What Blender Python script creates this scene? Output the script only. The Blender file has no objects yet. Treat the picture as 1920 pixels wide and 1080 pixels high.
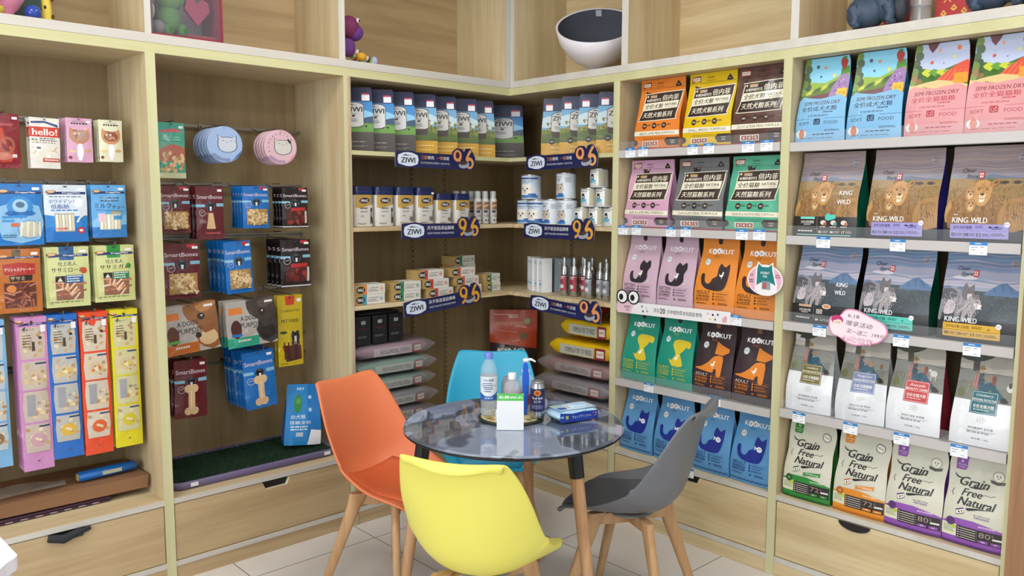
import bpy, bmesh, math, random
from mathutils import Vector, Matrix, noise
from mathutils.geometry import tessellate_polygon
PI = math.pi
random.seed(7)
scn = bpy.context.scene
COL = scn.collection

# ------------------------------------------------------------------ camera
cam = bpy.data.cameras.new('camera'); camo = bpy.data.objects.new('camera', cam); COL.objects.link(camo)
cam.sensor_width = 36.0; cam.lens = 1533.3 / 1920 * 36.0; cam.clip_start = .05
_y, _p, _r = math.radians(-42.8947), math.radians(-6.1518), math.radians(0.1681)
fwd = Vector((-math.sin(_y) * math.cos(_p), math.cos(_y) * math.cos(_p), math.sin(_p)))
rgt = Vector((math.cos(_y), math.sin(_y), 0)); up = rgt.cross(fwd)
r2 = rgt * math.cos(_r) + up * math.sin(_r); u2 = up * math.cos(_r) - rgt * math.sin(_r)
m = Matrix((r2, u2, -fwd)).transposed().to_4x4(); m.translation = Vector((-3.0298, -3.2832, 1.56))
camo.matrix_world = m
scn.camera = camo
# ------------------------------------------------------------------ light
w = bpy.data.worlds.new('world'); scn.world = w; w.use_nodes = True
bg = w.node_tree.nodes['Background']; bg.inputs[0].default_value = (.86, .92, 1, 1); bg.inputs[1].default_value = .22
def area(name, loc, look, sx, sy, power, col):
    l = bpy.data.lights.new(name, 'AREA'); l.shape = 'RECTANGLE'; l.size = sx; l.size_y = sy; l.energy = power; l.color = col
    o = bpy.data.objects.new(name, l); COL.objects.link(o); o.location = loc
    o.rotation_euler = (Vector(look) - Vector(loc)).to_track_quat('-Z', 'Y').to_euler(); return o
area('window_daylight', (-6.2, -2.6, 1.9), (0, -.6, 1.1), 3.6, 2.4, 175, (.93, .97, 1))
area('shopfront_daylight', (-2.2, -6.4, 1.9), (-1.0, 0, 1.0), 3.6, 2.2, 50, (.95, .98, 1))
scn.view_settings.view_transform = 'Standard'; scn.view_settings.look = 'None'
scn.view_settings.gamma = 1; scn.view_settings.use_curve_mapping = False
scn.view_settings.exposure = -0.36

# ------------------------------------------------------------------ materials
def lin(c):
    c = c.lstrip('#'); v = [int(c[i:i + 2], 16) / 255 for i in (0, 2, 4)]
    return tuple(((x + .055) / 1.055) ** 2.4 if x > .04045 else x / 12.92 for x in v) + (1,)
_M = {}
def M(hexc, rough=.45, metal=0, bump=0, scale=30, alpha=1, trans=0, coat=0, sheen=0, name=None):
    key = (hexc, rough, metal, bump, scale, alpha, trans, coat)
    if key in _M: return _M[key]
    mt = bpy.data.materials.new(name or 'paint_' + hexc.strip('#')); mt.use_nodes = True
    nt = mt.node_tree; b = nt.nodes['Principled BSDF']
    b.inputs['Base Color'].default_value = lin(hexc); b.inputs['Roughness'].default_value = rough
    b.inputs['Metallic'].default_value = metal; b.inputs['Alpha'].default_value = alpha
    b.inputs['Transmission Weight'].default_value = trans; b.inputs['Coat Weight'].default_value = coat
    if trans: b.inputs['IOR'].default_value = 1.3
    if bump:
        tc = nt.nodes.new('ShaderNodeTexCoord'); nz = nt.nodes.new('ShaderNodeTexNoise'); bp = nt.nodes.new('ShaderNodeBump')
        nz.inputs['Scale'].default_value = scale; nz.inputs['Detail'].default_value = 4; nz.inputs['Distortion'].default_value = .6
        bp.inputs['Strength'].default_value = bump; bp.inputs['Distance'].default_value = .004
        nt.links.new(tc.outputs['Object'], nz.inputs['Vector']); nt.links.new(nz.outputs['Fac'], bp.inputs['Height'])
        nt.links.new(bp.outputs['Normal'], b.inputs['Normal'])
    _M[key] = mt; return mt
def FOIL(h, r=.34): return M(h, r, 0, .35, 22, coat=.15)
def wood(name, light, dark, axis='Z', scale=1.0, rough=.5, contrast=1.0):
    mt = bpy.data.materials.new(name); mt.use_nodes = True; nt = mt.node_tree; b = nt.nodes['Principled BSDF']
    tc = nt.nodes.new('ShaderNodeTexCoord'); mp = nt.nodes.new('ShaderNodeMapping')
    st = {'Z': (9, 9, .55), 'X': (.55, 9, 9), 'Y': (9, .55, 9)}[axis]
    mp.inputs['Scale'].default_value = tuple(v * scale for v in st)
    nz = nt.nodes.new('ShaderNodeTexNoise'); nz.inputs['Scale'].default_value = 1.6; nz.inputs['Detail'].default_value = 6; nz.inputs['Distortion'].default_value = .7
    n2 = nt.nodes.new('ShaderNodeTexNoise'); n2.inputs['Scale'].default_value = 9; n2.inputs['Detail'].default_value = 3
    mx = nt.nodes.new('ShaderNodeMath'); mx.operation = 'ADD'
    ml = nt.nodes.new('ShaderNodeMath'); ml.operation = 'MULTIPLY'; ml.inputs[1].default_value = .35
    cr = nt.nodes.new('ShaderNodeValToRGB'); cr.color_ramp.elements[0].position = .52; cr.color_ramp.elements[1].position = .82
    cr.color_ramp.elements[0].color = lin(dark); cr.color_ramp.elements[1].color = lin(light)
    L = nt.links.new
    L(tc.outputs['Object'], mp.inputs['Vector']); L(mp.outputs[0], nz.inputs['Vector']); L(mp.outputs[0], n2.inputs['Vector'])
    L(n2.outputs['Fac'], ml.inputs[0]); L(nz.outputs['Fac'], mx.inputs[0]); L(ml.outputs[0], mx.inputs[1])
    L(mx.outputs[0], cr.inputs[0]); L(cr.outputs[0], b.inputs['Base Color']); b.inputs['Roughness'].default_value = rough
    return mt
MAPLE_V = wood('maple_vertical', 'd5c5a0', 'c5b089', 'Z')
MAPLE_X = wood('maple_along', 'd5c5a0', 'c7b28d', 'X')
MAPLE_Y = wood('maple_across', 'd5c5a0', 'c7b28d', 'Y')
BACK_V = wood('maple_back_shaded', 'a08b66', '917c58', 'Z')  # same maple made darker: the shade inside the bays is in its colour
DRAWX = wood('maple_drawer_along_shaded', 'bfa780', 'ab926c', 'X', .8)  # left run's drawer maple, its weaker light painted in as a darker tone
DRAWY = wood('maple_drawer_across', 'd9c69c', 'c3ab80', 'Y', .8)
EDGE = wood('cream_edge_band', 'cbc89a', 'c1be8e', 'X', .6)
EDGEZ = wood('cream_edge_upright', 'cecba0', 'c2bf92', 'Z', .6)
WEDGE = wood('white_edge_band', 'cfcbc4', 'c5c0b8', 'X', .6)
WEDGEZ = wood('white_edge_upright', 'd2cfc8', 'c5c1b8', 'Z', .6)
RAWX = wood('raw_edge_shelf', 'd9c9a2', 'b89f76', 'X', 2)
BEECH = wood('beech_leg', 'cfa87c', 'b98d60', 'Z', 1.2, .45)
BROWNW = wood('brown_wood', 'a9805c', '8d6546', 'Z')

# ------------------------------------------------------------------ objects
def link(o, parent=None):
    COL.objects.link(o)
    if parent: o.parent = parent
    return o
def tag(o, label=None, cat=None, group=None, kind=None):
    if label: o['label'] = label
    if cat: o['category'] = cat
    if group: o['group'] = group
    if kind: o['kind'] = kind
    return o
def thing(name, label, cat, group=None):
    o = bpy.data.objects.new(name, None); o.empty_display_size = .05; link(o); return tag(o, label, cat, group)
class B:
    """collects geometry of ONE mesh object"""
    def __init__(s): s.v = []; s.f = []; s.m = []; s.mats = []; s.sm = []
    def mi(s, mat):
        if mat not in s.mats: s.mats.append(mat)
        return s.mats.index(mat)
    def add(s, vs, fs, mat, smooth=False, T=None):
        n = len(s.v)
        s.v += [tuple(T @ Vector(v)) if T else tuple(v) for v in vs]; i = s.mi(mat)
        for f in fs: s.f.append([n + k for k in f]); s.m.append(i); s.sm.append(smooth)
    def box(s, x0, x1, y0, y1, z0, z1, mat, T=None, front=None):
        vs = [(x, y, z) for z in (z0, z1) for y in (y0, y1) for x in (x0, x1)]
        fs = [(0, 2, 3, 1), (4, 5, 7, 6), (0, 1, 5, 4), (2, 6, 7, 3), (0, 4, 6, 2), (1, 3, 7, 5)]
        for k, f in enumerate(fs): s.add(vs, [f], front if (front and k == 2) else mat, T=T)
        return s
    def rings(s, rings, mat, caps=True, smooth=True, closed=True, T=None):
        n = len(rings[0]); vs = [p for r in rings for p in r]; fs = []
        for a in range(len(rings) - 1):
            for b in range(n if closed else n - 1):
                c = (b + 1) % n; fs.append((a * n + b, a * n + c, (a + 1) * n + c, (a + 1) * n + b))
        s.add(vs, fs, mat, smooth, T)
        if caps:
            s.add(rings[0], [tuple(reversed(range(n)))], mat, False, T); s.add(rings[-1], [tuple(range(n))], mat, False, T)
        return s
    def lathe(s, prof, mat, n=28, T=None, caps=True, sx=1, sy=1):
        return s.rings([[(r * sx * math.cos(2 * PI * k / n), r * sy * math.sin(2 * PI * k / n), z) for k in range(n)] for r, z in prof], mat, caps, T=T)
    def tube(s, pts, r, mat, n=8):
        pts = [Vector(p) for p in pts]; rs = r if isinstance(r, (list, tuple)) else [r] * len(pts); R = []
        for i, p in enumerate(pts):
            d = (pts[min(i + 1, len(pts) - 1)] - pts[max(i - 1, 0)]).normalized()
            a = d.cross(Vector((0, 0, 1)) if abs(d.z) < .9 else Vector((1, 0, 0))).normalized(); b = d.cross(a)
            R.append([tuple(p + (a * math.cos(2 * PI * k / n) + b * math.sin(2 * PI * k / n)) * rs[i]) for k in range(n)])
        return s.rings(R, mat)
    def prism(s, pts, z0, z1, mat, sidemat=None, T=None):
        n = len(pts); tris = tessellate_polygon([[Vector((x, y, 0)) for x, y in pts]])
        ar = sum(pts[i][0] * pts[(i + 1) % n][1] - pts[(i + 1) % n][0] * pts[i][1] for i in range(n))
        if ar < 0: pts = pts[::-1]; tris = tessellate_polygon([[Vector((x, y, 0)) for x, y in pts]])
        def orient(t, upw):
            a, b, c = [Vector((*pts[i], 0)) for i in t]; z = (b - a).cross(c - a).z
            return t if (z > 0) == upw else t[::-1]
        s.add([(x, y, z1) for x, y in pts], [orient(tuple(t), True) for t in tris], mat, T=T)
        s.add([(x, y, z0) for x, y in pts], [orient(tuple(t), False) for t in tris], mat, T=T)
        vs = [(x, y, z0) for x, y in pts] + [(x, y, z1) for x, y in pts]
        s.add(vs, [(i, (i + 1) % n, n + (i + 1) % n, n + i) for i in range(n)], sidemat or mat, T=T)
        return s
    def mesh(s, name):
        me = bpy.data.meshes.new(name); me.from_pydata(s.v, [], s.f)
        for mt in s.mats: me.materials.append(mt)
        me.polygons.foreach_set('material_index', s.m); me.polygons.foreach_set('use_smooth', s.sm); me.update()
        return me
    def obj(s, name, parent=None, bevel=0):
        o = bpy.data.objects.new(name, s.mesh(name)); link(o, parent)
        if bevel:
            md = o.modifiers.new('bevel', 'BEVEL'); md.width = bevel; md.segments = 2; md.limit_method = 'ANGLE'
        return o
def clone(root):
    c = root.copy(); COL.objects.link(c)
    for k in ('label', 'group'):
        if k in c: del c[k]
    for ch in root.children:
        d = ch.copy(); COL.objects.link(d); d.parent = c
        for g in ch.children:
            e = g.copy(); COL.objects.link(e); e.parent = d
    return c
# the two runs of shelving meet in a corner; s runs to the viewer's right along either run
def put(o, wing, s, d, z, rz=0, rx=0, ry=0):
    z += .0015
    if wing == 'L': o.location = (s, d, z); a = 0
    else: o.location = (d, -s, z); a = -PI / 2
    o.rotation_euler = (math.radians(rx), math.radians(ry), a + math.radians(rz)); return o

# ------------------------------------------------------------------ printed fronts
_T = {}
def text_tris(body, bold, shear, cjk=0):
    key = (body, shear)
    if key in _T: return _T[key]
    c = bpy.data.curves.new('t', 'FONT'); c.body = body; c.resolution_u = 2; c.shear = shear
    o = bpy.data.objects.new('t', c); COL.objects.link(o); bpy.context.view_layer.update()
    me = o.evaluated_get(bpy.context.evaluated_depsgraph_get()).to_mesh()
    vs = [(v.co.x, v.co.y) for v in me.vertices]; fs = [tuple(p.vertices) for p in me.polygons]
    COL.objects.unlink(o); bpy.data.objects.remove(o); bpy.data.curves.remove(c)
    x0 = min(v[0] for v in vs); x1 = max(v[0] for v in vs); y0 = min(v[1] for v in vs); y1 = max(v[1] for v in vs)
    _T[key] = (vs, fs, x0, x1, y0, y1); return _T[key]
def smooth_pts(pts, k=4):
    out = []; n = len(pts)
    for i in range(n):
        p0, p1, p2, p3 = pts[i - 1], pts[i], pts[(i + 1) % n], pts[(i + 2) % n]
        for j in range(k):
            t = j / k
            out.append(tuple(.5 * (2 * p1[a] + (p2[a] - p0[a]) * t + (2 * p0[a] - 5 * p1[a] + 4 * p2[a] - p3[a]) * t * t + (3 * p1[a] - p0[a] - 3 * p2[a] + p3[a]) * t ** 3) for a in (0, 1)))
    return out
class Print:
    """flat artwork in front-face coordinates 0..1 (x right, y up), laid on a curved face later"""
    def __init__(s, W, H, rough=.4, bump=0):
        s.bump = bump; s.W = W; s.H = H; s.items = []; s.l = 0; s.rough = rough
    def _put(s, vs, fs, col):
        s.l += 1; s.items.append((vs, fs, col if not isinstance(col, str) else M(col, s.rough, 0, s.bump, 26, coat=.3 if s.bump > .4 else 0), s.l))
    def poly(s, pts, col, sm=0):
        if sm: pts = smooth_pts(pts, sm)
        tr = tessellate_polygon([[Vector((x, y, 0)) for x, y in pts]])
        s._put(pts, [tuple(t) for t in tr], col)
    def rect(s, x0, y0, x1, y1, col): s._put([(x0, y0), (x1, y0), (x1, y1), (x0, y1)], [(0, 1, 2, 3)], col)
    def ell(s, cx, cy, rx, ry, col, n=20, rot=0):
        """rx as a share of W, ry as a share of H"""
        c, q = math.cos(rot), math.sin(rot); pts = []
        for i in range(n):
            a = 2 * PI * i / n; x, y = rx * math.cos(a) * s.W, ry * math.sin(a) * s.H
            pts.append((cx + (x * c - y * q) / s.W, cy + (x * q + y * c) / s.H))
        s._put(pts, [tuple(range(n))], col)
    def circ(s, cx, cy, r, col, n=18): s.ell(cx, cy, r, r * (s.W / s.H), col, n)
    def rrect(s, x0, y0, x1, y1, r, col):
        k = s.W / s.H; pts = []
        for cx, cy, a0 in ((x1 - r, y1 - r * k, 0), (x0 + r, y1 - r * k, 90), (x0 + r, y0 + r * k, 180), (x1 - r, y0 + r * k, 270)):
            for j in range(5):
                a = math.radians(a0 + j * 22.5); pts.append((cx + r * math.cos(a), cy + r * k * math.sin(a)))
        s._put(pts, [tuple(range(len(pts)))], col)
    def line(s, pts, wd, col):
        k = s.W / s.H
        vs = []; fs = []
        for a, b in zip(pts, pts[1:]):
            dx, dy = b[0] - a[0], (b[1] - a[1]) / k; L = math.hypot(dx, dy) or 1; nx, ny = -dy / L * wd / 2, dx / L * wd / 2 * k
            n = len(vs); vs += [(a[0] + nx, a[1] + ny), (a[0] - nx, a[1] - ny), (b[0] - nx, b[1] - ny), (b[0] + nx, b[1] + ny)]; fs.append((n, n + 1, n + 2, n + 3))
        s._put(vs, fs, col)
    def text(s, body, cx, cy, h, col, w=None, bold=0, shear=0, rot=0, al='c'):
        """h = letter height as a share of H; w = width as a share of W (fits)"""
        vs, fs, x0, x1, y0, y1 = text_tris(body, bold, shear)
        if bold and any(ord(c) > 255 for c in body): bold = .020
        sc = h * s.H / (y1 - y0); sx = sc if w is None else w * s.W / (x1 - x0)
        out = []; ca, sa = math.cos(math.radians(rot)), math.sin(math.radians(rot))
        ox = {'c': (x0 + x1) / 2, 'l': x0, 'r': x1}[al]
        for x, y in vs:
            X, Y = (x - ox) * sx, (y - (y0 + y1) / 2) * sc
            out.append((cx + (X * ca - Y * sa) / s.W, cy + (X * sa + Y * ca) / s.H))
        b = bold * .8 * sx / s.W   # heavier strokes: the letters laid over themselves, slightly shifted
        sh = ((0, 0),) if bold <= .012 else ((-b, 0), (b, 0)) if bold <= .025 else ((-b, 0), (b, 0), (b * .2, -b * .4 * s.W / s.H))
        for dx, dy in sh: s._put([(x + dx, y + dy) for x, y in out], fs, col)
    def greek(s, x0, x1, y, n, h, col, gap=2.0):
        """unreadably small copy: thin broken strokes"""
        r = random.Random(int(x0 * 997 + y * 1313))
        vs = []; fs = []
        for i in range(n):
            x = x0; yy = y - i * h * gap; e = x1 - (x1 - x0) * r.random() * .25
            while x < e:
                wd = (x1 - x0) * (.06 + .12 * r.random()); q = len(vs); xe = min(x + wd, e)
                vs += [(x, yy), (xe, yy), (xe, yy + h), (x, yy + h)]; fs.append((q, q + 1, q + 2, q + 3)); x += wd + (x1 - x0) * .035
        if vs: s._put(vs, fs, col)
    def lay(s, b, F, nx=10, nz=14, eps=.00003, clip=(0, 1, 0, 1)):
        """F(u, v, off) -> point; adds the artwork to builder b. The artwork is cut along the same
        triangles as the surface below it, so that every layer stays parallel to it"""
        bm = bmesh.new(); mats = []
        for vs, fs, mt, l in s.items:
            if mt not in mats: mats.append(mt)
            bv = [bm.verts.new((x, y, l * .01)) for x, y in vs]
            for f in fs:
                if len(set(f)) < 3: continue
                try: nf = bm.faces.new([bv[i] for i in f]); nf.material_index = mats.index(mt)
                except ValueError: pass
        def cut(co, no, clear=False):
            bmesh.ops.bisect_plane(bm, geom=bm.verts[:] + bm.edges[:] + bm.faces[:], dist=1e-7, plane_co=co, plane_no=no, clear_outer=clear)
        cut((clip[0], 0, 0), (-1, 0, 0), True); cut((clip[1], 0, 0), (1, 0, 0), True)
        cut((0, clip[2], 0), (0, -1, 0), True); cut((0, clip[3], 0), (0, 1, 0), True)
        for i in range(1, nx): cut((i / nx, 0, 0), (1, 0, 0))
        for i in range(1, nz): cut((0, i / nz, 0), (0, 1, 0))
        if nx > 1 and nz > 1:
            for k in range(-nx + 1, nz): cut((0, k / nz, 0), (-nx, nz, 0))
        bm.verts.index_update(); bm.normal_update()
        G0 = [[Vector(F(i / nx, j / nz, 0)) for i in range(nx + 1)] for j in range(nz + 1)]
        G1 = [[Vector(F(i / nx, j / nz, 1)) - G0[j][i] for i in range(nx + 1)] for j in range(nz + 1)]
        def interp(u, v, off):
            x, y = min(max(u, 0), 1) * nx, min(max(v, 0), 1) * nz; i, j = min(int(x + 1e-6), nx - 1), min(int(y + 1e-6), nz - 1); fx, fy = x - i, y - j
            def q(G):
                a, b_, c, d = G[j][i], G[j][i + 1], G[j + 1][i + 1], G[j + 1][i]
                return a + (b_ - a) * fx + (c - b_) * fy if fx >= fy else a + (c - d) * fx + (d - a) * fy
            return q(G0) + q(G1) * off
        vs = [interp(v.co.x, v.co.y, .0006 + v.co.z * 100 * eps) for v in bm.verts]
        by = {}
        for f in bm.faces:
            ids = [v.index for v in f.verts]
            if f.normal.z < 0: ids.reverse()
            by.setdefault(f.material_index, []).append(ids)
        n0 = len(b.v); b.v += [tuple(v) for v in vs]
        for mi, fl in by.items():
            k = b.mi(mats[mi])
            for ids in fl: b.f.append([n0 + i for i in ids]); b.m.append(k); b.sm.append(nx > 1)
        bm.free()
def ss(x, a, b):
    t = max(0, min(1, (x - a) / (b - a))); return t * t * (3 - 2 * t)
def bag_F(W, H, D, style='box', seed=0, crumple=.0015, sag=0, top=.8):
    """shape of a bag: returns front(u,v,off), back(u,v), half widths"""
    rnd = random.Random(seed); ox, oz = rnd.random() * 50, rnd.random() * 50
    def hw(v):
        if style == 'box': return W / 2 * (1 - .10 * ss(v, .15, 1) + .012 * math.sin(v * 7 + ox)) * (1 - .05 * ss(v, .96, 1))
        if style == 'wide': return W / 2 * (1 - .03 * ss(v, .3, 1) - .035 * math.exp(-((v - .45) / .18) ** 2))
        if style == 'wavy': return W / 2 * (1 - .05 * math.exp(-((v - .62) / .13) ** 2) - .07 * ss(v, .9, 1))
        if style == 'tree': return W / 2 * (1 - .06 * math.exp(-((v - .42) / .12) ** 2) - .06 * ss(v, 0, .1) * 0)
        return W / 2 * (1 + .012 * math.sin(v * 9 + ox))
    def hd(v):
        if style in ('box', 'wide', 'wavy', 'tree'): return max(.0022, D / 2 * (1 - ss(v, .12, top)) ** .8 + D * .05 * math.sin(PI * min(1, v / .9)))
        if style == 'can': return D / 2
        return max(.0012, D / 2 * (ss(v, .01, .22) * (1 - ss(v, .62, .88))))
    k = .86 if style in ('box', 'wide', 'wavy', 'tree') else 0
    pw = 3 if k else 2.4
    def front(u, v, off=0, sgn=-1):
        e = 1 - abs(2 * u - 1) ** pw
        x = (2 * u - 1) * hw(v); y = sgn * (hd(v) * (k + (1 - k) * e))
        nz = noise.noise((x * 14 + ox, v * H * 11 + oz, sgn)) + .5 * noise.noise((x * 34 + ox, v * H * 26 + oz, sgn))
        y += sgn * crumple * nz * (2 if k else 1.4) * (.3 + .7 * ss(v, 0, .1)) * (1 if k else e)
        return (x, y + sgn * off - (0 if not sag else sag * math.sin(PI * v)), v * H)
    return front, hw, hd
def bag_mesh(name, W, H, D, art, style='box', front='ffffff', side=None, back=None, seed=0, crumple=.0015, nu=12, nv=16, foil=.34, lay=(10, 14), top=.8, gus=.3):
    F, hw, hd = bag_F(W, H, D, style, seed, crumple, top=top)
    mf = FOIL(front, foil); ms = FOIL(side or front, foil); mb = FOIL(back or side or front, foil)
    b = B(); boxy = style in ('box', 'wide', 'wavy', 'tree')
    Rf = [[F(i / nu, j / nv) for i in range(nu + 1)] for j in range(nv + 1)]
    Rb = [[F(i / nu, j / nv, 0, 1) for i in range(nu + 1)] for j in range(nv + 1)]
    for R, mt, fl in ((Rf, mf, 0), (Rb, mb, 1)):
        vs = [p for r in R for p in r]; fs = []
        for j in range(nv):
            for i in range(nu):
                q = (j * (nu + 1) + i, j * (nu + 1) + i + 1, (j + 1) * (nu + 1) + i + 1, (j + 1) * (nu + 1) + i)
                for tq in ((q[0], q[1], q[2]), (q[0], q[2], q[3])): fs.append(tq[::-1] if fl else tq)
        b.add(vs, fs, mt, True)
    for i, sg in ((0, -1), (nu, 1)):
        vs = []; fs = []
        for j in range(nv + 1):
            v = j / nv; a, c = Rf[j][i], Rb[j][i]
            mx = (a[0] + c[0]) / 2 - sg * (min(hd(v) * gus, .02) * ss(v, .1, .5) if boxy else 0)
            vs += [a, (mx, (a[1] + c[1]) / 2, a[2]), c]
        for j in range(nv):
            for q in (0, 1):
                f = (j * 3 + q, j * 3 + q + 1, (j + 1) * 3 + q + 1, (j + 1) * 3 + q)
                fs.append(f if sg > 0 else f[::-1])
        b.add(vs, fs, ms, False)
    for R0, R1, fl in ((Rf[0], Rb[0], 0), (Rf[-1], Rb[-1], 1)):
        n = nu + 1; vs = R0 + R1; fs = [(i, n + i, n + i + 1, i + 1) if not fl else (i, i + 1, n + i + 1, n + i) for i in range(nu)]
        b.add(vs, fs, ms)
    if art: art.lay(b, F, nu, nv)
    return b.mesh(name), F, hd
# ------------------------------------------------------------------ the room
def struct(b, name, **k):
    o = b.obj(name); o['kind'] = 'structure'; return o
def tile_mat():
    mt = bpy.data.materials.new('floor_tile'); mt.use_nodes = True; nt = mt.node_tree; b = nt.nodes['Principled BSDF']; L = nt.links.new
    tc = nt.nodes.new('ShaderNodeTexCoord'); mp = nt.nodes.new('ShaderNodeMapping'); mp.inputs['Location'].default_value = (.41, .18, 0)
    br = nt.nodes.new('ShaderNodeTexBrick'); br.offset = 0; br.inputs['Scale'].default_value = 1
    br.inputs['Brick Width'].default_value = .6; br.inputs['Row Height'].default_value = .6; br.inputs['Mortar Size'].default_value = .003
    br.inputs['Mortar Smooth'].default_value = .2; br.inputs['Bias'].default_value = 0
    br.inputs['Color1'].default_value = lin('dedbd8'); br.inputs['Color2'].default_value = lin('dbd7d3'); br.inputs['Mortar'].default_value = lin('8d857b')
    nz = nt.nodes.new('ShaderNodeTexNoise'); nz.inputs['Scale'].default_value = 1.3; nz.inputs['Detail'].default_value = 5
    mx = nt.nodes.new('ShaderNodeMix'); mx.data_type = 'RGBA'; mx.blend_type = 'MULTIPLY'; mx.inputs[0].default_value = .25
    cr = nt.nodes.new('ShaderNodeValToRGB'); cr.color_ramp.elements[0].color = (.72, .7, .67, 1); cr.color_ramp.elements[0].position = .35; cr.color_ramp.elements[1].position = .62
    L(tc.outputs['Object'], mp.inputs[0]); L(mp.outputs[0], br.inputs[0]); L(tc.outputs['Object'], nz.inputs[0]); L(nz.outputs[0], cr.inputs[0])
    L(br.outputs['Color'], mx.inputs[6]); L(cr.outputs[0], mx.inputs[7]); L(mx.outputs[2], b.inputs['Base Color'])
    b.inputs['Roughness'].default_value = .16; return mt
struct(B().box(-7, .62, -7, .62, -.1, 0, tile_mat()), 'floor')
PLASTER = M('e6e4de', .8)
struct(B().box(-7, .62, .47, .62, 0, 3.1, PLASTER), 'wall_left')
struct(B().box(.47, .62, -7, .47, 0, 3.1, PLASTER), 'wall_right')
struct(B().box(-7, .62, -7, .62, 3.1, 3.2, M('efeeea', .85)), 'ceiling')
def ceiling_lamp(x, y, lab):
    t = thing('ceiling_lamp', lab, 'ceiling light', 'square ceiling light panels'); t.location = (x, y, 3.1)
    B().box(-.31, .31, -.31, .31, -.03, 0, M('f4f4f4', .5)).obj('frame', t)
    mt = bpy.data.materials.get('lamp_diffuser') or bpy.data.materials.new('lamp_diffuser'); mt.use_nodes = True
    p = mt.node_tree.nodes['Principled BSDF']; p.inputs['Emission Color'].default_value = (1, .97, .92, 1); p.inputs['Emission Strength'].default_value = 3
    B().box(-.28, .28, -.28, .28, -.036, -.03, mt).obj('diffuser', t)
    area('ceiling_lamp_light', (x, y, 3.04), (x, y, 0), .56, .56, 17, (1, .96, .9))
for x, y in ((-1.3, -1.0), (-2.9, -1.0), (-1.0, -2.9), (-2.9, -2.9)):
    ceiling_lamp(x, y, 'square white ceiling light panel above the shop floor')

# ------------------------------------------------------------------ shelving units
ZT, ZD = 2.152, .349
def wbox(b, wing, s0, s1, d0, d1, z0, z1, mat, front=None):
    """front = material of the face towards the viewer (the board's edge)"""
    n = len(b.f)
    if wing == 'L': b.box(s0, s1, d0, d1, z0, z1, mat, front=front)
    else:
        b.box(d0, d1, -s1, -s0, z0, z1, mat)
        if front: b.m[n + 4] = b.mi(front)
    return b
def drawer(root, wing, s0, s1, notch, blackpull=False):
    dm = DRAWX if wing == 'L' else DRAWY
    g = .004; a, c = s0 + g, s1 - g; z0, z1 = .088, .322
    pts = [(a, z0), (c, z0), (c, z1)]
    if notch is not None: pts += [(notch + .065, z1), (notch + .05, z1 - .032), (notch - .05, z1 - .032), (notch - .065, z1)]
    pts += [(a, z1)]
    b = B()
    R = Matrix(((1, 0, 0), (0, 0, 1), (0, 1, 0))).to_4x4() if wing == 'L' else Matrix(((0, 0, 1), (-1, 0, 0), (0, 1, 0))).to_4x4()
    b.prism(pts, .004, .022, dm, M('e6dfc4', .5), T=R)
    d = b.obj('drawer', root)
    if notch is not None:
        q = B(); wbox(q, wing, notch - .075, notch + .075, .024, .03, z1 - .05, z1 - .001, M('1c1a18', .6)); q.obj('pull_recess', d)
        if blackpull:
            q = B(); q.tube([(-.07, -.004, .012), (-.02, -.01, .0), (.03, -.006, .012), (.075, -.002, .016)], [.014, .018, .014, .008], M('23262b', .7, bump=.4))
            o = q.obj('pull_strap', d); put(o, wing, notch, 0, z1 - .022)
def lower_unit(wing, s0, s1, lab, shelves=(), notch=0, metal=False, black=False, raw=False, depth=.46):
    t = thing('display_cabinet', lab, 'shelving unit')
    ax = MAPLE_X if wing == 'L' else MAPLE_Y
    W_ = lambda *a, **k: wbox(B(), wing, *a, **k)
    W_(s0, s1, 0, depth, 2.115, ZT, ax, front=EDGE).obj('top_panel', t)
    e = .0185
    W_(s0, s0 + e, 0, depth, 0, 2.115, MAPLE_V, front=EDGEZ).obj('side_panel', t)
    W_(s1 - e, s1, 0, depth, 0, 2.115, MAPLE_V, front=EDGEZ).obj('side_panel', t)
    a, c = s0 + e, s1 - e
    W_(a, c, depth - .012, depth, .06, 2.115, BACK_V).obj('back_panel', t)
    W_(a, c, .002, depth - .012, .327, ZD, ax, front=WEDGE).obj('base_shelf', t)
    W_(a, c, .002, depth - .012, .062, .084, ax, front=WEDGE).obj('bottom_panel', t)
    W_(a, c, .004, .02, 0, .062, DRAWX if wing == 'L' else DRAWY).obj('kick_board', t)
    drawer(t, wing, a, c, notch, black)
    for z in shelves:
        sh = B(); wbox(sh, wing, a + .003, c - .003, .012, depth - .02, z - .02, z, M('a9a6a4', .4, .3)); wbox(sh, wing, a + .003, c - .003, .004, .012, z - .034, z, M('b0adab', .35, .3))
        so = sh.obj('metal_shelf', t)
        pr = B(); wbox(pr, wing, a + .003, c - .003, -.004, .004, z - .032, z + .002, M('bcb8b6', .3), front=M('c2bebd', .3)); pr.obj('price_rail', so)
        ac = B(); wbox(ac, wing, a + .004, c - .004, .004, .006, z + .001, z + .042, M('e8eef4', .2, alpha=.06)); ac.obj('acrylic_lip', so)
    return t
A0, A1, B1_, C1, D0, D1 = -2.76, -1.8685, -1.004, .7425, 1.612, 2.482
cabA = lower_unit('L', A0, A1, 'leftmost pale maple shelving unit, hung with chew strips above a long drawer', notch=-2.24, black=True)
cabB = lower_unit('L', A1, B1_, 'pale maple shelving unit behind the orange chair, with green turf mat on its base', notch=-1.40)
cabC = lower_unit('R', C1, D0, 'pale maple shelving unit holding five shelves of bags right of the corner', shelves=(1.79, 1.43, 1.065, .70), notch=1.19, metal=True)
cabD = lower_unit('R', D0, D1, 'rightmost pale maple shelving unit above a drawer with a round black pull', shelves=(1.785, 1.42, 1.075, .715), notch=None, metal=True)
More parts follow.
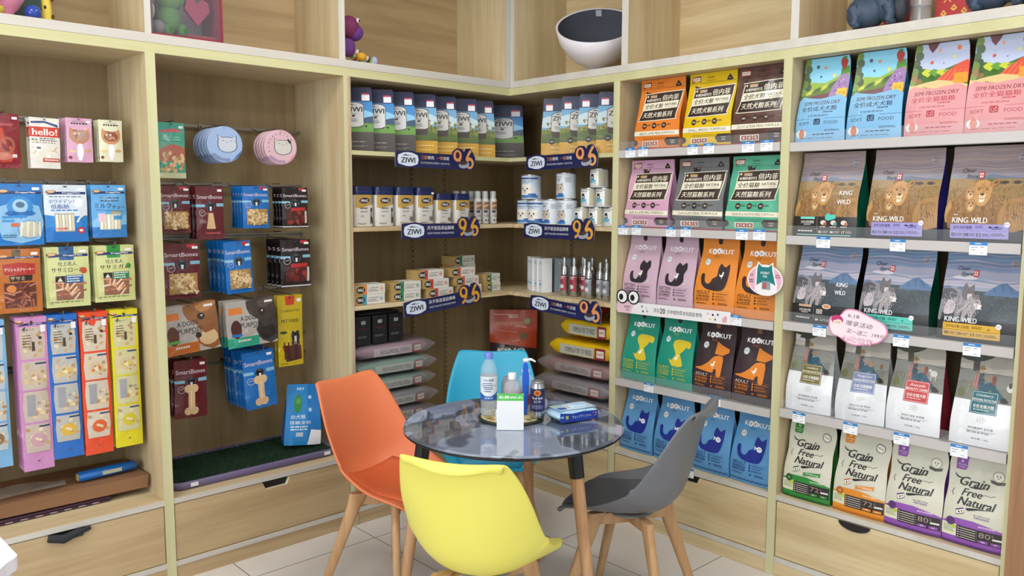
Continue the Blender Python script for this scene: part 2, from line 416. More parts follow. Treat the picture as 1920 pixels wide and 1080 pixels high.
q = B(); q.prism([(1.96 + .062 * math.cos(a_ * PI / 12), .322 - .030 * math.sin(a_ * PI / 12)) for a_ in range(13)], -.0015, .003, M('1a1414', .5), T=Matrix(((0, 0, 1), (-1, 0, 0), (0, 1, 0))).to_4x4()); dp = q.obj('pull_recess', [c for c in cabD.children if c.name.startswith('drawer')][0])
# hanging rails of the two left units (part of the units) with their hooks
CH = M('8f8b84', .35, .8)
def rail(unit, z, s0, s1, hooks):
    r = B(); r.box(s0, s1, .405, .411, z - .006, z + .006, CH)
    for k in range(3):
        x = s0 + (s1 - s0) * (.15 + .35 * k); r.box(x - .012, x + .012, .411, .447, z - .010, z + .010, M('2c2a28', .5))
    ro = r.obj('hanging_rail', unit)
    for s, d, zz in hooks:
        h = B(); h.tube([(s, .40, z), (s, .38, zz + .004), (s, d - .02, zz + .004), (s, d - .028, zz + .014)], .0028, CH, 6); h.box(s - .008, s + .008, .398, .404, z - .012, z + .010, CH)
        h.obj('hook', ro)
# corner unit
t = thing('corner_shelf_unit', 'pale maple corner shelving unit with three open shelves behind the blue chair', 'shelving unit')
def lpoly(front, depth, a=-.985, c=.724):
    return [(a, front), (front, front), (front, -c), (depth, -c), (depth, depth), (a, depth)]
B().prism(lpoly(0, .46, -1.004, .7425), 2.115, ZT, MAPLE_X, EDGE).obj('top_panel', t)
B().box(-1.004, -.9855, 0, .46, 0, 2.115, MAPLE_V, front=wood('chipboard_edge', 'c9b69c', 'a68f76', 'Z', 3)).obj('side_panel', t)
wbox(B(), 'R', .724, .7425, 0, .46, 0, 2.115, MAPLE_V, front=EDGEZ).obj('side_panel', t)
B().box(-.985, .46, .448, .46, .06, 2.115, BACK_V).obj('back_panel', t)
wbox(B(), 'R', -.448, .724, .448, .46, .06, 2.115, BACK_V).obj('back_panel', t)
for s, wing in ((-.33, 'L'), (-.10, 'L'), (.05, 'R')):
    k = B(); wbox(k, wing, s - .008, s + .008, .437, .448, .36, 2.11, BACK_V)
    for i in range(60): wbox(k, wing, s - .002, s + .002, .4355, .4372, .38 + i * .0285, .397 + i * .0285, M('2e2219', .7))
    k.obj('slotted_upright', t)
for z in (1.785, 1.43, 1.06):
    B().prism(lpoly(.004, .446, -.984, .722), z - .02, z, MAPLE_X, RAWX if z < 1.7 else EDGE).obj('shelf', t)
B().prism(lpoly(.002, .446), .327, ZD, MAPLE_X, WEDGE).obj('base_shelf', t)
B().prism(lpoly(.002, .446), .062, .084, MAPLE_X, WEDGE).obj('bottom_panel', t)
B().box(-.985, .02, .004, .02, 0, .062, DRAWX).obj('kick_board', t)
wbox(B(), 'R', -.004, .724, .004, .02, 0, .062, DRAWY).obj('kick_board', t)
drawer(t, 'L', -.985, -.002, -.5); drawer(t, 'R', .002, .724, .36)

# upper cubbies
def cubby(wing, s0, s1, e0, e1, lab, depth=.40):
    t = thing('upper_cubby', lab, 'open cabinet')
    ax = MAPLE_X if wing == 'L' else MAPLE_Y
    W_ = lambda *a, **k: wbox(B(), wing, *a, **k)
    z0 = ZT + .001; W_(s0, s1, 0, depth + .05, z0, 2.187, ax, front=WEDGE).obj('bottom_panel', t)
    W_(s0, s0 + e0, 0, depth, 2.187, 2.80, MAPLE_V, front=WEDGEZ).obj('side_panel', t)
    W_(s1 - e1, s1, 0, depth, 2.187, 2.80, MAPLE_V, front=WEDGEZ).obj('side_panel', t)
    W_(s0 + e0, s1 - e1, depth, depth + .01, 2.187, 2.80, DRAWX if wing == 'L' else DRAWY).obj('back_panel', t)  # left backs use the darkened maple, their shade being in the colour
    W_(s0, s1, 0, depth + .01, 2.80, 2.82, ax, front=WEDGE).obj('top_panel', t)
cubby('L', -2.76, -1.871, .012, .012, 'leftmost upper cubby, holding the pink toy')
cubby('L', -1.871, -1.026, .012, .016, 'upper cubby with the boxed green plush, above the turf mat')
cubby('L', -1.026, -.001, .016, .036, 'wide upper cubby with the purple toy, left of the corner')
cubby('R', .001, .786, .033, .019, 'upper cubby right of the corner, holding the white bowl')
cubby('R', .786, 1.633, .019, .016, 'empty upper cubby between the white bowl and the red gift boxes')
cubby('R', 1.633, 2.482, .017, .017, 'rightmost upper cubby, holding red gift boxes and dark statues')
b = B(); wbox(b, 'R', 2.484, 2.56, -.03, .45, 0, 2.82, BROWNW); struct(b, 'trim_1')
# ------------------------------------------------------------------ bags on the right-hand units
DK = '2c1f20'
def simple(name, me, label, cat, group=None):
    o = bpy.data.objects.new(name, me); link(o); return tag(o, label, cat, group)
def aniso(pts, x0, x1, y0, y1):
    """pixel outline -> 0..1"""
    return [((x - x0) / (x1 - x0), 1 - (y - y0) / (y1 - y0)) for x, y in pts]

# --- benefits bags
def benefits(W, H, kind, formula, food, n3, hexcol, animal, seed, dark='33231f'):
    p = Print(W, H, .4, .5)
    cr = 'ebe6d0'
    p.poly([(.05, .955), (.24, .965), (.24, .885), (.145, .90), (.05, .875)], '8e2430'); p.rect(.065, .90, .225, .945, cr); p.text('BENEFITS', .145, .922, .024, '8e2430', w=.14, bold=.02)
    p.text('Quality', .45, .935, .035, dark, shear=.3, bold=.01); p.text('SINCE FROM 2001', .45, .895, .012, dark)
    p.line([(.02, .868), (.98, .868)], .004, dark)
    p.poly([(.86, .945), (.91, .895), (.905, .875), (.80, .875), (.795, .895), (.84, .945)], '1c1715', 2); p.text('96%', .852, .90, .014, cr)
    if animal == 'cat': p.poly(aniso([(180, 690), (184, 676), (190, 684), (200, 678), (203, 692), (214, 688), (222, 674), (217, 697), (214, 712), (210, 712), (208, 702), (196, 703), (193, 714), (189, 714)], 105, 360, 630, 1010), dark)
    else: p.poly(aniso([(180, 212), (190, 206), (196, 212), (212, 215), (220, 210), (215, 222), (214, 236), (209, 236), (207, 226), (196, 226), (193, 238), (188, 238), (188, 222)], 140, 460, 140, 545), dark)
    q = [(.17, .80), (.93, .815), (.97, .79), (.955, .62), (.91, .44), (.86, .41), (.10, .405), (.05, .43), (.09, .50), (.115, .60), (.14, .775)]
    p.poly(q, cr, 2)
    g = lambda k, q=q: [(.52 + (x - .52) * (1 - k), .61 + (y - .61) * (1 - k * 1.1)) for x, y in q]
    p.poly(g(.045), dark, 2)
    p.poly([(.15, .665), (.92, .675), (.91, .57), (.115, .555)], cr)
    for x, y in ((.19, .76), (.20, .70)):
        p.poly([(x + .028 * math.cos(PI / 2 + k * PI / 5) * (1 if k % 2 == 0 else .42), y + .028 * .8 * math.sin(PI / 2 + k * PI / 5) * (1 if k % 2 == 0 else .42)) for k in range(10)], cr)
    p.rect(.25, .735, .40, .775, 'c59a5e'); p.rect(.31, .735, .40, .755, 'a9a6c0')
    p.text('BENEFITS', .37, .703, .036, cr, w=.27, bold=.035); p.text('倍内菲', .71, .725, .082, cr, w=.36, bold=.04)
    p.text('全价' + food, .37, .612, .07, dark, w=.42, bold=.03, shear=.15); p.text('NATURAL', .75, .625, .038, dark, w=.27, bold=.02, shear=.15); p.text('QUALITY FORMULA', .75, .588, .012, dark, w=.25)
    p.text('天然' + food + '系列', .48, .49, .078, cr, w=.68, bold=.035, shear=.15)
    for i, n in enumerate(n3):
        x = .23 + i * .22; p.circ(x, .335, .052, dark); p.text(n, x, .335, .022, cr, bold=.02); p.greek(x + .065, x + .15, .345, 2, .006, dark)
    p.poly([(0, .265), (1, .255), (1, .19), (0, .20)], cr); p.text(formula, .52, .227, .036, dark, w=.78, bold=.01)
    for k in range(3): p.line([(.22, .165 - k * .014), (.78, .162 - k * .014)], .003, dark)
    p.poly([(.70, .115), (.76, .16), (1, .16), (1, .05), (.76, .05)], dark); p.text('TOTAL', .87, .115, .016, cr); p.text('1.8KG', .87, .085, .018, cr, bold=.02)
    p.poly([(0, .15), (.07, .13), (.09, .10), (.07, .07), (0, .055)], dark)
    p.rect(.20, .045, .56, .12, cr)
    for i in range(3): x = .225 + i * .11; p.rect(x, .055, x + .10, .11, '8e2430'); p.circ(x + .05, .083, .022, cr); p.circ(x + .055, .085, .011, '8e2430')
    p.rect(0, 0, 1, .022, '9a2f38')
    return bag_mesh('bag_of_' + kind + '_food', W, H, .10, p, 'wide', hexcol, seed=seed, crumple=.0024, side=hexcol, top=.9, gus=.5)[0]
def shelfbags(rows, wing, d, z):
    for me, name, s, lab, cat, rx, rz in rows:
        o = simple(name, me, lab, cat); put(o, wing, s, d, z, rz, rx)
for args, name, s, z, lab in (
    ((.252, .322, 'dog', 'BEEF & LAMB MEAL FORMULA', '犬粮', ('20%', '14%', '6%'), 'e07f2c', 'dog', 1), 'dog_food_bag', .955, 1.79, 'orange dog food bag with cream lettering, on the shelf right of the corner'),
    ((.245, .322, 'dog', 'SMALL BREED FORMULA', '犬粮', ('29%', '13%', '8%'), 'dcb90f', 'dog', 2), 'dog_food_bag', 1.222, 1.79, 'yellow dog food bag with cream lettering, between the orange and brown bags'),
    ((.245, .322, 'dog', 'DUCK & PEAR MEAL FORMULA', '犬粮', ('28%', '13%', '8%'), '5a3b33', 'dog', 3, '2e1c1a'), 'dog_food_bag', 1.468, 1.79, 'dark brown dog food bag at the top beside the cream post'),
    ((.252, .315, 'cat', 'BEEF & LAMB MEAL FORMULA', '猫粮', ('40%', '12%', '6%'), 'cf9fbc', 'cat', 4), 'cat_food_bag', .905, 1.43, 'pink cat food bag with a black cream-framed plate, on the second shelf'),
    ((.262, .315, 'cat', 'CHICKEN MEAL FORMULA', '猫粮', ('38%', '14%', '6%'), '6d7073', 'cat', 5), 'cat_food_bag', 1.185, 1.43, 'grey cat food bag between a pink and a green one'),
    ((.252, .315, 'cat', 'VENISON & SALMON MEAL FORMULA', '猫粮', ('40%', '13%', '8%'), '4fae8e', 'cat', 6), 'cat_food_bag', 1.456, 1.43, 'mint green cat food bag with a black cream-framed plate, beside the post')):
    shelfbags([(benefits(*args), name, s, lab, 'pet food bag', 0, 0)], 'R', .075, z)

# --- slim bags with eyes in the wordmark
CATA = [(735, 340), (738, 285), (757, 240), (785, 262), (808, 265), (838, 243), (838, 330), (822, 410), (800, 445), (760, 455), (690, 452), (640, 440), (605, 405), (590, 350), (598, 328), (615, 325), (625, 340), (628, 370), (640, 395), (665, 405), (685, 390), (700, 360)]
CATK = [(210, 300), (190, 285), (188, 250), (212, 215), (238, 235), (255, 222), (276, 216), (280, 262), (262, 290), (262, 320), (264, 350), (245, 375), (220, 388), (160, 388), (120, 375), (112, 325), (122, 302), (137, 305), (137, 330), (148, 355), (170, 362), (190, 335)]
PUP = [(185, 735), (215, 722), (290, 726), (318, 738), (315, 765), (298, 775), (288, 765), (265, 795), (245, 815), (262, 850), (272, 895), (200, 898), (165, 853), (180, 862), (198, 850), (212, 820), (190, 780), (180, 760)]
DOGH = [(740, 775), (775, 795), (845, 822), (843, 845), (800, 872), (735, 868)]
DOGB = [(737, 885), (800, 880), (806, 950), (800, 1022), (785, 1030), (768, 1020), (765, 975), (745, 985), (742, 1004), (690, 1002), (610, 990), (612, 980), (650, 970), (700, 930)]
HEN = [(-1, .5), (-.7, .1), (-.3, .1), (.1, .35), (.2, .9), (.5, 1), (.75, .7), (.55, .4), (.55, -.1), (.2, -.5), (-.3, -.5), (-.8, -.1)]
def eyed(kind, base, sil, ink, eyec, title, sub, num, seed, txt='ffffff', W=.203, H=.338, fish=False, tabc='2c2427'):
    p = Print(W, H, .42, .35)
    y = .80
    p.text('K', .225, y, .058, txt, bold=.035); p.text('KUT', .70, y, .058, txt, bold=.035, w=.33)
    for x, yy in ((.34, y - .002), (.465, y + .006)):
        p.circ(x, yy, .062, txt); p.circ(x - .008, yy - .004, .022, eyec); p.circ(x - .014, yy, .008, txt)
    p.text('FUN FOOD', .42, .745, .010, ink, w=.16); p.text('FOR LIFE', .42, .728, .010, ink, w=.13)
    p.circ(.22, .66, .075, 'b9c2c6' if not kind == 'pup' else '7fc0c8'); p.circ(.22, .66, .06, 'e3e6e6'); p.greek(.175, .265, .665, 2, .006, '5577aa')
    if kind == 'cat': p.poly(aniso(CATA, 545, 905, 25, 640), sil, 2); hx, hy = .64, .50
    elif kind == 'kitten': p.poly(aniso(CATK, 50, 345, 10, 560), sil, 2); hx, hy = .52, .44
    elif kind == 'pup': p.poly(aniso(PUP, 70, 345, 560, 1050), sil, 2); hx, hy = .55, .42
    elif kind == 'dog':
        p.poly(aniso(DOGH, 590, 880, 620, 1180), sil, 0); p.poly(aniso(DOGB, 590, 880, 620, 1180), sil, 2); hx, hy = .50, .42
    if fish:
        p.ell(hx + .03, hy - .01, .07, .035, 'e8eef5', rot=-.2); p.poly([(hx - .03, hy), (hx - .10, hy + .03), (hx - .085, hy - .005), (hx - .10, hy - .03)], 'e8eef5')
        for k in range(3): p.line([(hx + k * .025, hy + .008), (hx + .01 + k * .025, hy - .02)], .006, sil)
    else:
        p.poly([(hx + a * .07, hy + c * .045) for a, c in HEN], 'f1ede0', 2); p.line([(hx, hy - .02), (hx + .005, hy - .05)], .008, 'f1ede0')
        if kind == 'kitten': p.ell(.78, .37, .07, .022, 'cfc3cc', rot=.9); p.line([(.74, .36), (.82, .39)], .006, DK)
    p.text(title, .07, .275, .036, ink if kind != 'dog' else 'd8c9b8', al='l', w=.34)
    p.line([(.07, .25), (.40, .25)], .006, ink)
    for i, l in enumerate(sub): p.text(l, .07, .222 - i * .036, .026, ink, bold=.03, al='l', w=.33)
    p.line([(.07, .222 - len(sub) * .036 + .014), (.40, .222 - len(sub) * .036 + .014)], .006, ink); p.greek(.07, .38, .13, 2, .005, ink)
    for i in range(3):
        yy = .262 - i * .036; p.ell(.505, yy, .018, .014, ink); p.greek(.555, .84, yy, 1, .008, ink); p.line([(.555, yy - .012), (.88, yy - .012)], .003, ink)
    p.text(num, .50, .135, .026, ink, bold=.03, al='l'); p.greek(.63, .86, .145, 3, .005, ink)
    p.line([(.47, .29), (.90, .29)], .003, ink)
    if fish:
        for i in range(9):
            for r_ in (.055, .035): p.line([(.06 + i * .11 + r_ * math.cos(a * PI / 6), .03 + r_ * .55 * math.sin(a * PI / 6)) for a in range(7)], .008, ink)
    me, F, hd = bag_mesh('bag_body', W, H, .11, p, 'box', base, seed=seed, crumple=.0014, foil=.5, top=.88)
    tb = B(); pts = []
    for i in range(9): pts.append(i)
    n = []
    for u, v in [(.43, .985), (.43, .92)] + [(.49 + .06 * math.cos(PI + a * PI / 6), .92 - .028 * math.sin(a * PI / 6)) for a in range(1, 6)] + [(.55, .92), (.55, .985)]: n.append(F(u, v, .0012))
    tb.add(n, [tuple(range(len(n)))], M(tabc, .4)); mm = tb.mesh('closure_tab')
    return me, mm
def eyedbag(pair, name, s, d, z, lab, rz=0, rx=0):
    t = thing(name, lab, 'pet food bag'); put(t, 'R', s, d, z, rz, rx)
    for n, me in zip(('bag_body', 'closure_tab'), pair): link(bpy.data.objects.new(n, me), t)
kit = eyed('kitten', 'c9aabd', '2c2430', '4a3540', '8a7f8f', 'KITTEN', ('CHICKEN', '& TURKEY'), '78', 11, txt='f0e6ee')
orc = eyed('cat', 'e58a2c', '33232a', '4a2a18', '7a6a66', 'ADULT', ('CHICKEN', '& DUCK'), '81', 12)
pup = eyed('pup', '138f78', 'd9c12e', 'c9c838', '3c8a80', 'PUPPY', ('CHICKEN', '& TURKEY'), '83', 13, W=.200, H=.33)
drk = eyed('dog', '35242a', 'e0852e', 'e0852e', '6a5a60', 'ADULT', ('CHICKEN', '& DUCK'), '81', 14, W=.200, H=.33, tabc='8a5a3a')
blu = eyed('cat', '5b9ad0', '1a2f92', '15256e', '3c70a8', 'ADULT', ('SALMON &', 'WHITE FISH'), '68', 15, W=.200, H=.315, fish=True, tabc='5b9ad0')
for pr, n, s, z, lab in (
    (kit, 'kitten_food_bag', .868, 1.065, 'pale pink kitten food bag nearest the corner, behind the paper eyes'),
    (kit, 'kitten_food_bag', 1.074, 1.065, 'pale pink kitten food bag touching the orange ones'),
    (orc, 'cat_food_bag', 1.281, 1.065, 'orange cat food bag with a black cat, fully in view'),
    (orc, 'cat_food_bag', 1.486, 1.065, 'orange cat food bag partly behind the round pink sign'),
    (pup, 'puppy_food_bag', .870, .70, 'teal puppy food bag nearest the corner post'),
    (pup, 'puppy_food_bag', 1.078, .70, 'teal puppy food bag beside the dark brown ones'),
    (drk, 'dog_food_bag', 1.284, .70, 'dark brown bag with an orange dog, beside the teal bags'),
    (drk, 'dog_food_bag', 1.487, .70, 'dark brown bag with an orange dog, beside the cream post'),
    (blu, 'cat_food_bag', .868, .349, 'light blue fish cat food bag nearest the glass table'),
    (blu, 'cat_food_bag', 1.074, .349, 'light blue cat food bag cut across by the grey chair back'),
    (blu, 'cat_food_bag', 1.286, .349, 'light blue cat food bag just right of the grey chair back'),
    (blu, 'cat_food_bag', 1.488, .349, 'light blue cat food bag against the cream post at the bottom')):
    eyedbag(pr, n, s, .085, z, lab, rz=random.uniform(-2, 2))
# a second rank on the bottom shelf, seen between the front bags
o = simple('cat_food_bag', bag_mesh('bag_body', .2, .3, .08, None, 'box', '1c2a55', seed=5)[0], 'dark navy bag standing behind the light blue cat food bags', 'pet food bag'); put(o, 'R', 1.18, .22, .349)

# --- illustrated soft food bags
def soft(base, side, pink, seed, W=.200, H=.325):
    p = Print(W, H); ink = '22344f' if not pink else 'b03a48'
    sky = '86cdec' if not pink else 'b9c6e6'
    p.rect(0, .62, 1, 1, sky)
    if not pink:
        p.poly([(.1, .62), (.12, .70), (.25, .72), (.5, .70), (.8, .78), (1, .80), (1, .55), (0, .52)], '8fae2e', 2)
        p.poly([(.0, .58), (.3, .62), (.6, .68), (.95, .78), (1, .60), (1, .5), (0, .5)], '5f7d2a', 2)
        for k in range(5): p.poly([(.12 + k * .16, .60 + k * .03), (.25 + k * .16, .63 + k * .03), (.22 + k * .16, .58 + k * .03), (.1 + k * .16, .56 + k * .02)], ('c3c94a', '39602a')[k % 2])
        p.poly([(0, .52), (.3, .56), (.6, .58), (1, .70), (1, .48), (0, .46)], '6b4048', 2)
        p.poly([(.62, .56), (.78, .76), (.98, .78), (1, .6), (.95, .52), (.7, .48)], '9b78ae', 2)
        for i in range(16): p.circ(.72 + .25 * random.random(), .55 + .18 * random.random(), .022, ('b79acb', '7d5a92')[i % 2], 8)
        p.poly([(.8, .78), (.82, .86), (.98, .88), (1, .80)], '4f8a2e')
        p.rect(.78, .50, .98, .62, 'e3bb3a'); p.text('V.4', .88, .565, .04, 'b58a20', bold=.02)
    else:
        p.poly([(0, .72), (.2, .74), (.5, .70), (.8, .76), (1, .74), (1, .5), (0, .5)], '3f6a26', 2)
        for k in range(4): p.poly([(.25 + k * .13, .74 - k * .01), (.38 + k * .13, .70), (.30 + k * .13, .64), (.16 + k * .13, .69)], ('c5cc3c', '5d9a35')[k % 2])
        p.poly([(.4, .55), (.62, .68), (.98, .80), (1, .56), (.6, .52)], 'd65238', 2)
        for k in range(5): p.line([(.45 + k * .09, .56), (.62 + k * .085, .70)], .012, 'e8835c')
        p.poly([(.1, .56), (.5, .60), (1, .53), (1, .46), (0, .46), (0, .57)], 'd9c188', 2)
        p.line([(.25, .53), (.5, .49), (.8, .50)], .03, 'a98a55'); p.rect(.76, .55, .99, .66, 'dc9a2c'); p.text('V.5', .87, .60, .03, 'b57020')
    for x, y, r_ in ((.05, .95, .09), (.09, .88, .08), (.04, .80, .08), (.10, .74, .07), (.12, .66, .08), (.05, .60, .07), (.03, .70, .09)):
        p.circ(x, y, r_, ('53684a', '3e5638', '7d9a52', '6c8a45')[int(y * 50) % 4], 12)
    if pink: p.ell(.16, .60, .06, .03, '8a6a40'); p.ell(.07, .64, .05, .04, '9a7a50')
    fr = ((.30, .90, .035, '3f5662'), (.47, .88, .03, 'd98a5a'), (.67, .78, .04, 'd9d66a'), (.38, .78, .022, '2d3f66'), (.82, .82, .01, '2d3f66')) if not pink else ((.47, .92, .03, 'e0a080'), (.33, .80, .03, 'd4543c'), (.82, .93, .04, 'd9773c'), (.74, .84, .03, 'd8dc7a'), (.55, .78, .01, '333333'))
    for x, y, r_, c_ in fr: p.circ(x, y, r_, c_, 12)
    if not pink: p.poly([(.84, .97), (.80, .93), (.83, .87), (.88, .84), (.93, .88), (.96, .94), (.90, .97)], 'a8322e', 2); p.poly([(.84, .975), (.90, .955), (.96, .98), (.90, .99)], '3f7a35')
    else: p.poly([(.22, 1), (.26, .95), (.33, .90), (.40, .95), (.45, 1)], '6d4048', 0)
    p.poly([(0, .50), (.2, .53), (.45, .51), (.7, .53), (1, .50), (1, 0), (0, 0)], base, 2)
    p.rect(0, 0, 1, .47, base)
    p.text('SEMI FROZEN DRY', .50, .462, .044, '3a2530' if not pink else '8e3440', w=.76, bold=.02, shear=.12)
    p.text('全价成犬犬粮' if not pink else '全价全猫猫粮', .46, .395, .058, ink if not pink else 'b84450', w=.74, bold=.01)
    p.greek(.55, .82, .345, 1, .012, ink); p.greek(.25, .75, .315, 2, .005, ink)
    p.line([(0, .275), (.30, .275)], .006, ink); p.line([(.62, .275), (1, .275)], .006, ink)
    p.text('SOFT', .19, .225, .038, ink, w=.22); p.text('FOOD', .74, .225, .038, ink, w=.27)
    p.rrect(.385, .205, .52, .275, .02, ink); p.line([(.41, .255), (.41, .225), (.455, .215), (.47, .24), (.44, .25)], .010, base); p.circ(.485, .255, .014, base); p.circ(.49, .225, .012, base)
    p.ell(.14, .10, .11, .05, 'dfe4e8'); p.ell(.15, .10, .06, .06, 'c77a5c' if not pink else 'd98a7c'); p.greek(.62, .92, .135, 2, .006, ink)
    p.greek(.38, .93, .085, 1, .012, ink); p.greek(.1, .93, .045, 1, .005, ink)
    return bag_mesh('soft_food_bag', W, H, .10, p, 'box', base, side, seed=seed, crumple=.001, foil=.4, top=.85)[0]
sb = soft('7db6de', '1f6f95', False, 21); sp = soft('d8979b', '8a3a55', True, 22)
for me, s, lab in ((sb, 1.738, 'light blue soft dog food bag against the post, top right shelf'), (sb, 1.945, 'light blue soft dog food bag touching the pink ones'), (sp, 2.155, 'pink soft cat food bag next to the blue ones'), (sp, 2.354, 'pink soft cat food bag at the far right edge, top shelf')):
    o = simple('soft_food_bag', me, lab, 'pet food bag'); put(o, 'R', s, .075, 1.785, random.uniform(-2, 2))

# --- wildlife bags
def cheer(p, x, y, c):
    p.text('Cheer', x, y, .045, c, w=.17, shear=.3); p.text('Share', x + .05, y - .06, .042, c, w=.15, shear=.3)
    p.rrect(x + .135, y - .09, x + .20, y - .015, .01, 'c23a42')
    for a in (.152, .178):
        for q in (.038, .065): p.rect(x + a - .009, y - q - .010, x + a + .009, y - q + .010, 'efe4de')
def emblem(p): p.circ(.87, .87, .047, 'b9b4bb'); p.circ(.87, .87, .040, '7d7682'); p.text('BEST', .87, .87, .02, 'd8d4d8')
def fur(p, boxes, n, cols, ln, wd, ang, seed, jit=.35):
    rn = random.Random(seed)
    for c in cols:
        vs = []; fs = []
        for (x0, x1, y0, y1) in boxes:
            for i in range(n):
                x, y = rn.uniform(x0, x1), rn.uniform(y0, y1); a = ang + rn.uniform(-jit, jit); l_ = ln * rn.uniform(.5, 1.2); dx, dy = math.cos(a) * l_, math.sin(a) * l_; q = len(vs)
                vs += [(x, y), (x + dx + wd * math.sin(a), y + dy - wd * math.cos(a)), (x + dx * 1.5, y + dy * 1.5), (x + dx * .6 - wd * math.sin(a), y + dy * .6 + wd * math.cos(a))]; fs.append((q, q + 1, q + 2, q + 3))
        p._put(vs, fs, c)
def lions(W, H, v, seed):
    p = Print(W, H, .35); L = 'd8cfc6'
    for y0, y1, c in ((.82, 1, 'a08c90'), (.72, .82, '8d8390'), (.66, .72, '8b90a0'), (.58, .66, '9a8058'), (.40, .58, '94764a'), (.25, .40, '6e5232'), (0, .25, '241f20')): p.rect(0, y0, 1, y1, c)
    for i in range(9):
        y = .70 + i * .033; p.poly([(0, y), (.3, y + .02), (.6, y - .005), (1, y + .015), (1, y + .005), (.6, y - .02), (.3, y + .005), (0, y - .01)], ('a59294', '95878e', 'a89890')[i % 3], 2)
    p.poly([(.3, .66), (.45, .69), (.55, .70), (.7, .68), (.9, .665), (.9, .655), (.3, .65)], '727c92', 2)
    for i in range(14): x, y = random.random(), .42 + .2 * random.random(); p.line([(x, y), (x + .15, y + .004)], .006, ('b59868', '8f744c', 'c0a474')[i % 3])
    for x in (.70, .86): p.ell(x, .615, .06, .018, '4c4038')
    p.ell(.53, .645, .05, .02, '66704c'); p.line([(.53, .64), (.53, .60)], .006, '5a4c38')
    fur(p, [(0, .97, .30, .60)], 90, ('b39660', '7c6038', 'c4a872', '665030'), .03, .003, 1.4, 5)
    # lioness, cub and lying body
    p.poly([(.02, .20), (.0, .36), (.06, .42), (.10, .30), (.16, .22)], 'b98f5c', 2)
    p.poly([(.06, .14), (.10, .40), (.22, .54), (.45, .55), (.62, .48), (.72, .36), (.74, .14)], '8f683e', 2)
    p.poly([(.70, .14), (.70, .34), (.80, .44), (.92, .46), (1, .44), (1, .14)], 'a57c48', 2)
    for i in range(7): p.line([(.74 + i * .035, .20), (.78 + i * .03, .42)], .008, '8a6236')
    for i in range(9): p.line([(.14 + i * .06, .18), (.17 + i * .055, .40)], .009, ('7c5630', 'a47c4c')[i % 2])
    fur(p, [(.12, .66, .20, .46)], 60, ('7a532e', 'a87e4c', '5e3e22', 'bb9560'), .028, .0035, -1.2, 6); fur(p, [(.76, .96, .20, .42)], 34, ('8a6236', 'bd9560', '74502c'), .03, .004, -.9, 7)
    p.poly([(.36, .62), (.33, .55), (.36, .44), (.42, .38), (.50, .38), (.56, .46), (.57, .58), (.52, .63), (.44, .645)], 'c09158', 2)
    p.poly([(.53, .60), (.62, .66), (.63, .61), (.57, .56)], 'ab7c48', 2); p.poly([(.57, .60), (.615, .64), (.615, .61)], '4a3020')
    p.poly([(.36, .60), (.29, .63), (.29, .58), (.34, .56)], 'ab7c48', 2)
    p.poly([(.42, .50), (.50, .50), (.49, .43), (.46, .41), (.43, .43)], 'e0cba6', 2); p.ell(.455, .495, .03, .014, '4c2f24'); p.line([(.43, .45), (.46, .445), (.49, .45)], .008, '5c3c28')
    p.ell(.455, .425, .03, .014, 'ece4d6')
    for x in (.405, .505): p.ell(x, .548, .018, .010, '2c1c14'); p.line([(x - .03, .565), (x + .03, .57)], .008, '7c522c')
    p.line([(.455, .60), (.455, .52)], .02, 'a87844')
    for cx, cy in ((.30, .50), (.33, .38)):
        p.ell(cx, cy, .065, .075, 'b0824e'); p.ell(cx, cy - .02, .035, .035, 'd2b286'); p.ell(cx + .005, cy - .005, .013, .01, '3c261a')
        for e in (-.025, .025): p.ell(cx + e, cy + .02, .009, .008, '22150e')
    fur(p, [(.37, .55, .44, .61)], 26, ('a87640', 'd8ac74', '8a5c30'), .014, .0022, 1.2, 8, .8); fur(p, [(.26, .34, .35, .54)], 14, ('94683a', 'c89c64'), .012, .002, 1.0, 9, .8)
    for x in (.405, .505): p.ell(x, .548, .015, .009, '1c120c'); p.ell(x, .55, .008, .005, 'b8862c')
    cheer(p, .24, .745, '3a3036'); emblem(p)
    if v == 0:
        p.rect(0, 0, 1, .235, '24201f'); p.text('KING', .80, .515, .05, 'ece6e0', w=.20, bold=.03, shear=.1); p.text('of', .80, .462, .02, 'ece6e0'); p.text('WILD', .79, .41, .052, 'ece6e0', w=.21, bold=.03)
        p.rect(.12, .205, .36, .232, '7fd8cc'); p.poly([(.53, .25), (.53, .205), (.58, .19), (.64, .205), (.69, .215), (.68, .26), (.62, .255), (.57, .275)], '4fc9b8', 2)
        p.text('全价全阶猫粮', .24, .17, .034, 'e6e2dc', w=.22, bold=.02); p.greek(.18, .32, .135, 1, .012, 'c9c4be')
        for i, c in enumerate(('b8563c', '5c9c8c', 'b8765c')): p.ell(.50 + i * .16, .165, .045, .028, 'ded6d2'); p.ell(.53 + i * .16, .15, .028, .02, c); p.greek(.45 + i * .16, .56 + i * .16, .11, 1, .012, 'd8d4ce')
        p.line([(.40, .225), (.40, .05)], .003, 'a8a49e'); p.line([(.08, .09), (.92, .085)], .003, 'a8a49e'); p.greek(.08, .38, .055, 1, .016, 'e6e2dc')
        for i, n in enumerate(('82', '48', '17')): p.text(n, .45 + i * .18, .055, .03, 'ece6e0', bold=.04); p.greek(.49 + i * .18, .59 + i * .18, .06, 2, .008, 'c9c4be')
        p.rect(.06, .012, .92, .024, '8fd8d0')
    else:
        p.text('KING', .22, .225, .058, 'ece6e0', w=.20, bold=.035); p.text('of', .345, .21, .02, 'ece6e0'); p.text('WILD', .46, .225, .058, 'ece6e0', w=.20, bold=.035)
        p.greek(.13, .20, .275, 1, .012, 'd8d4ce')
        p.rrect(.10, .035, .82, .185, .01, 'a19ad8'); p.text('全价全阶猫粮', .26, .15, .036, '262048', w=.24, bold=.02); p.greek(.42, .54, .16, 2, .008, '443c78')
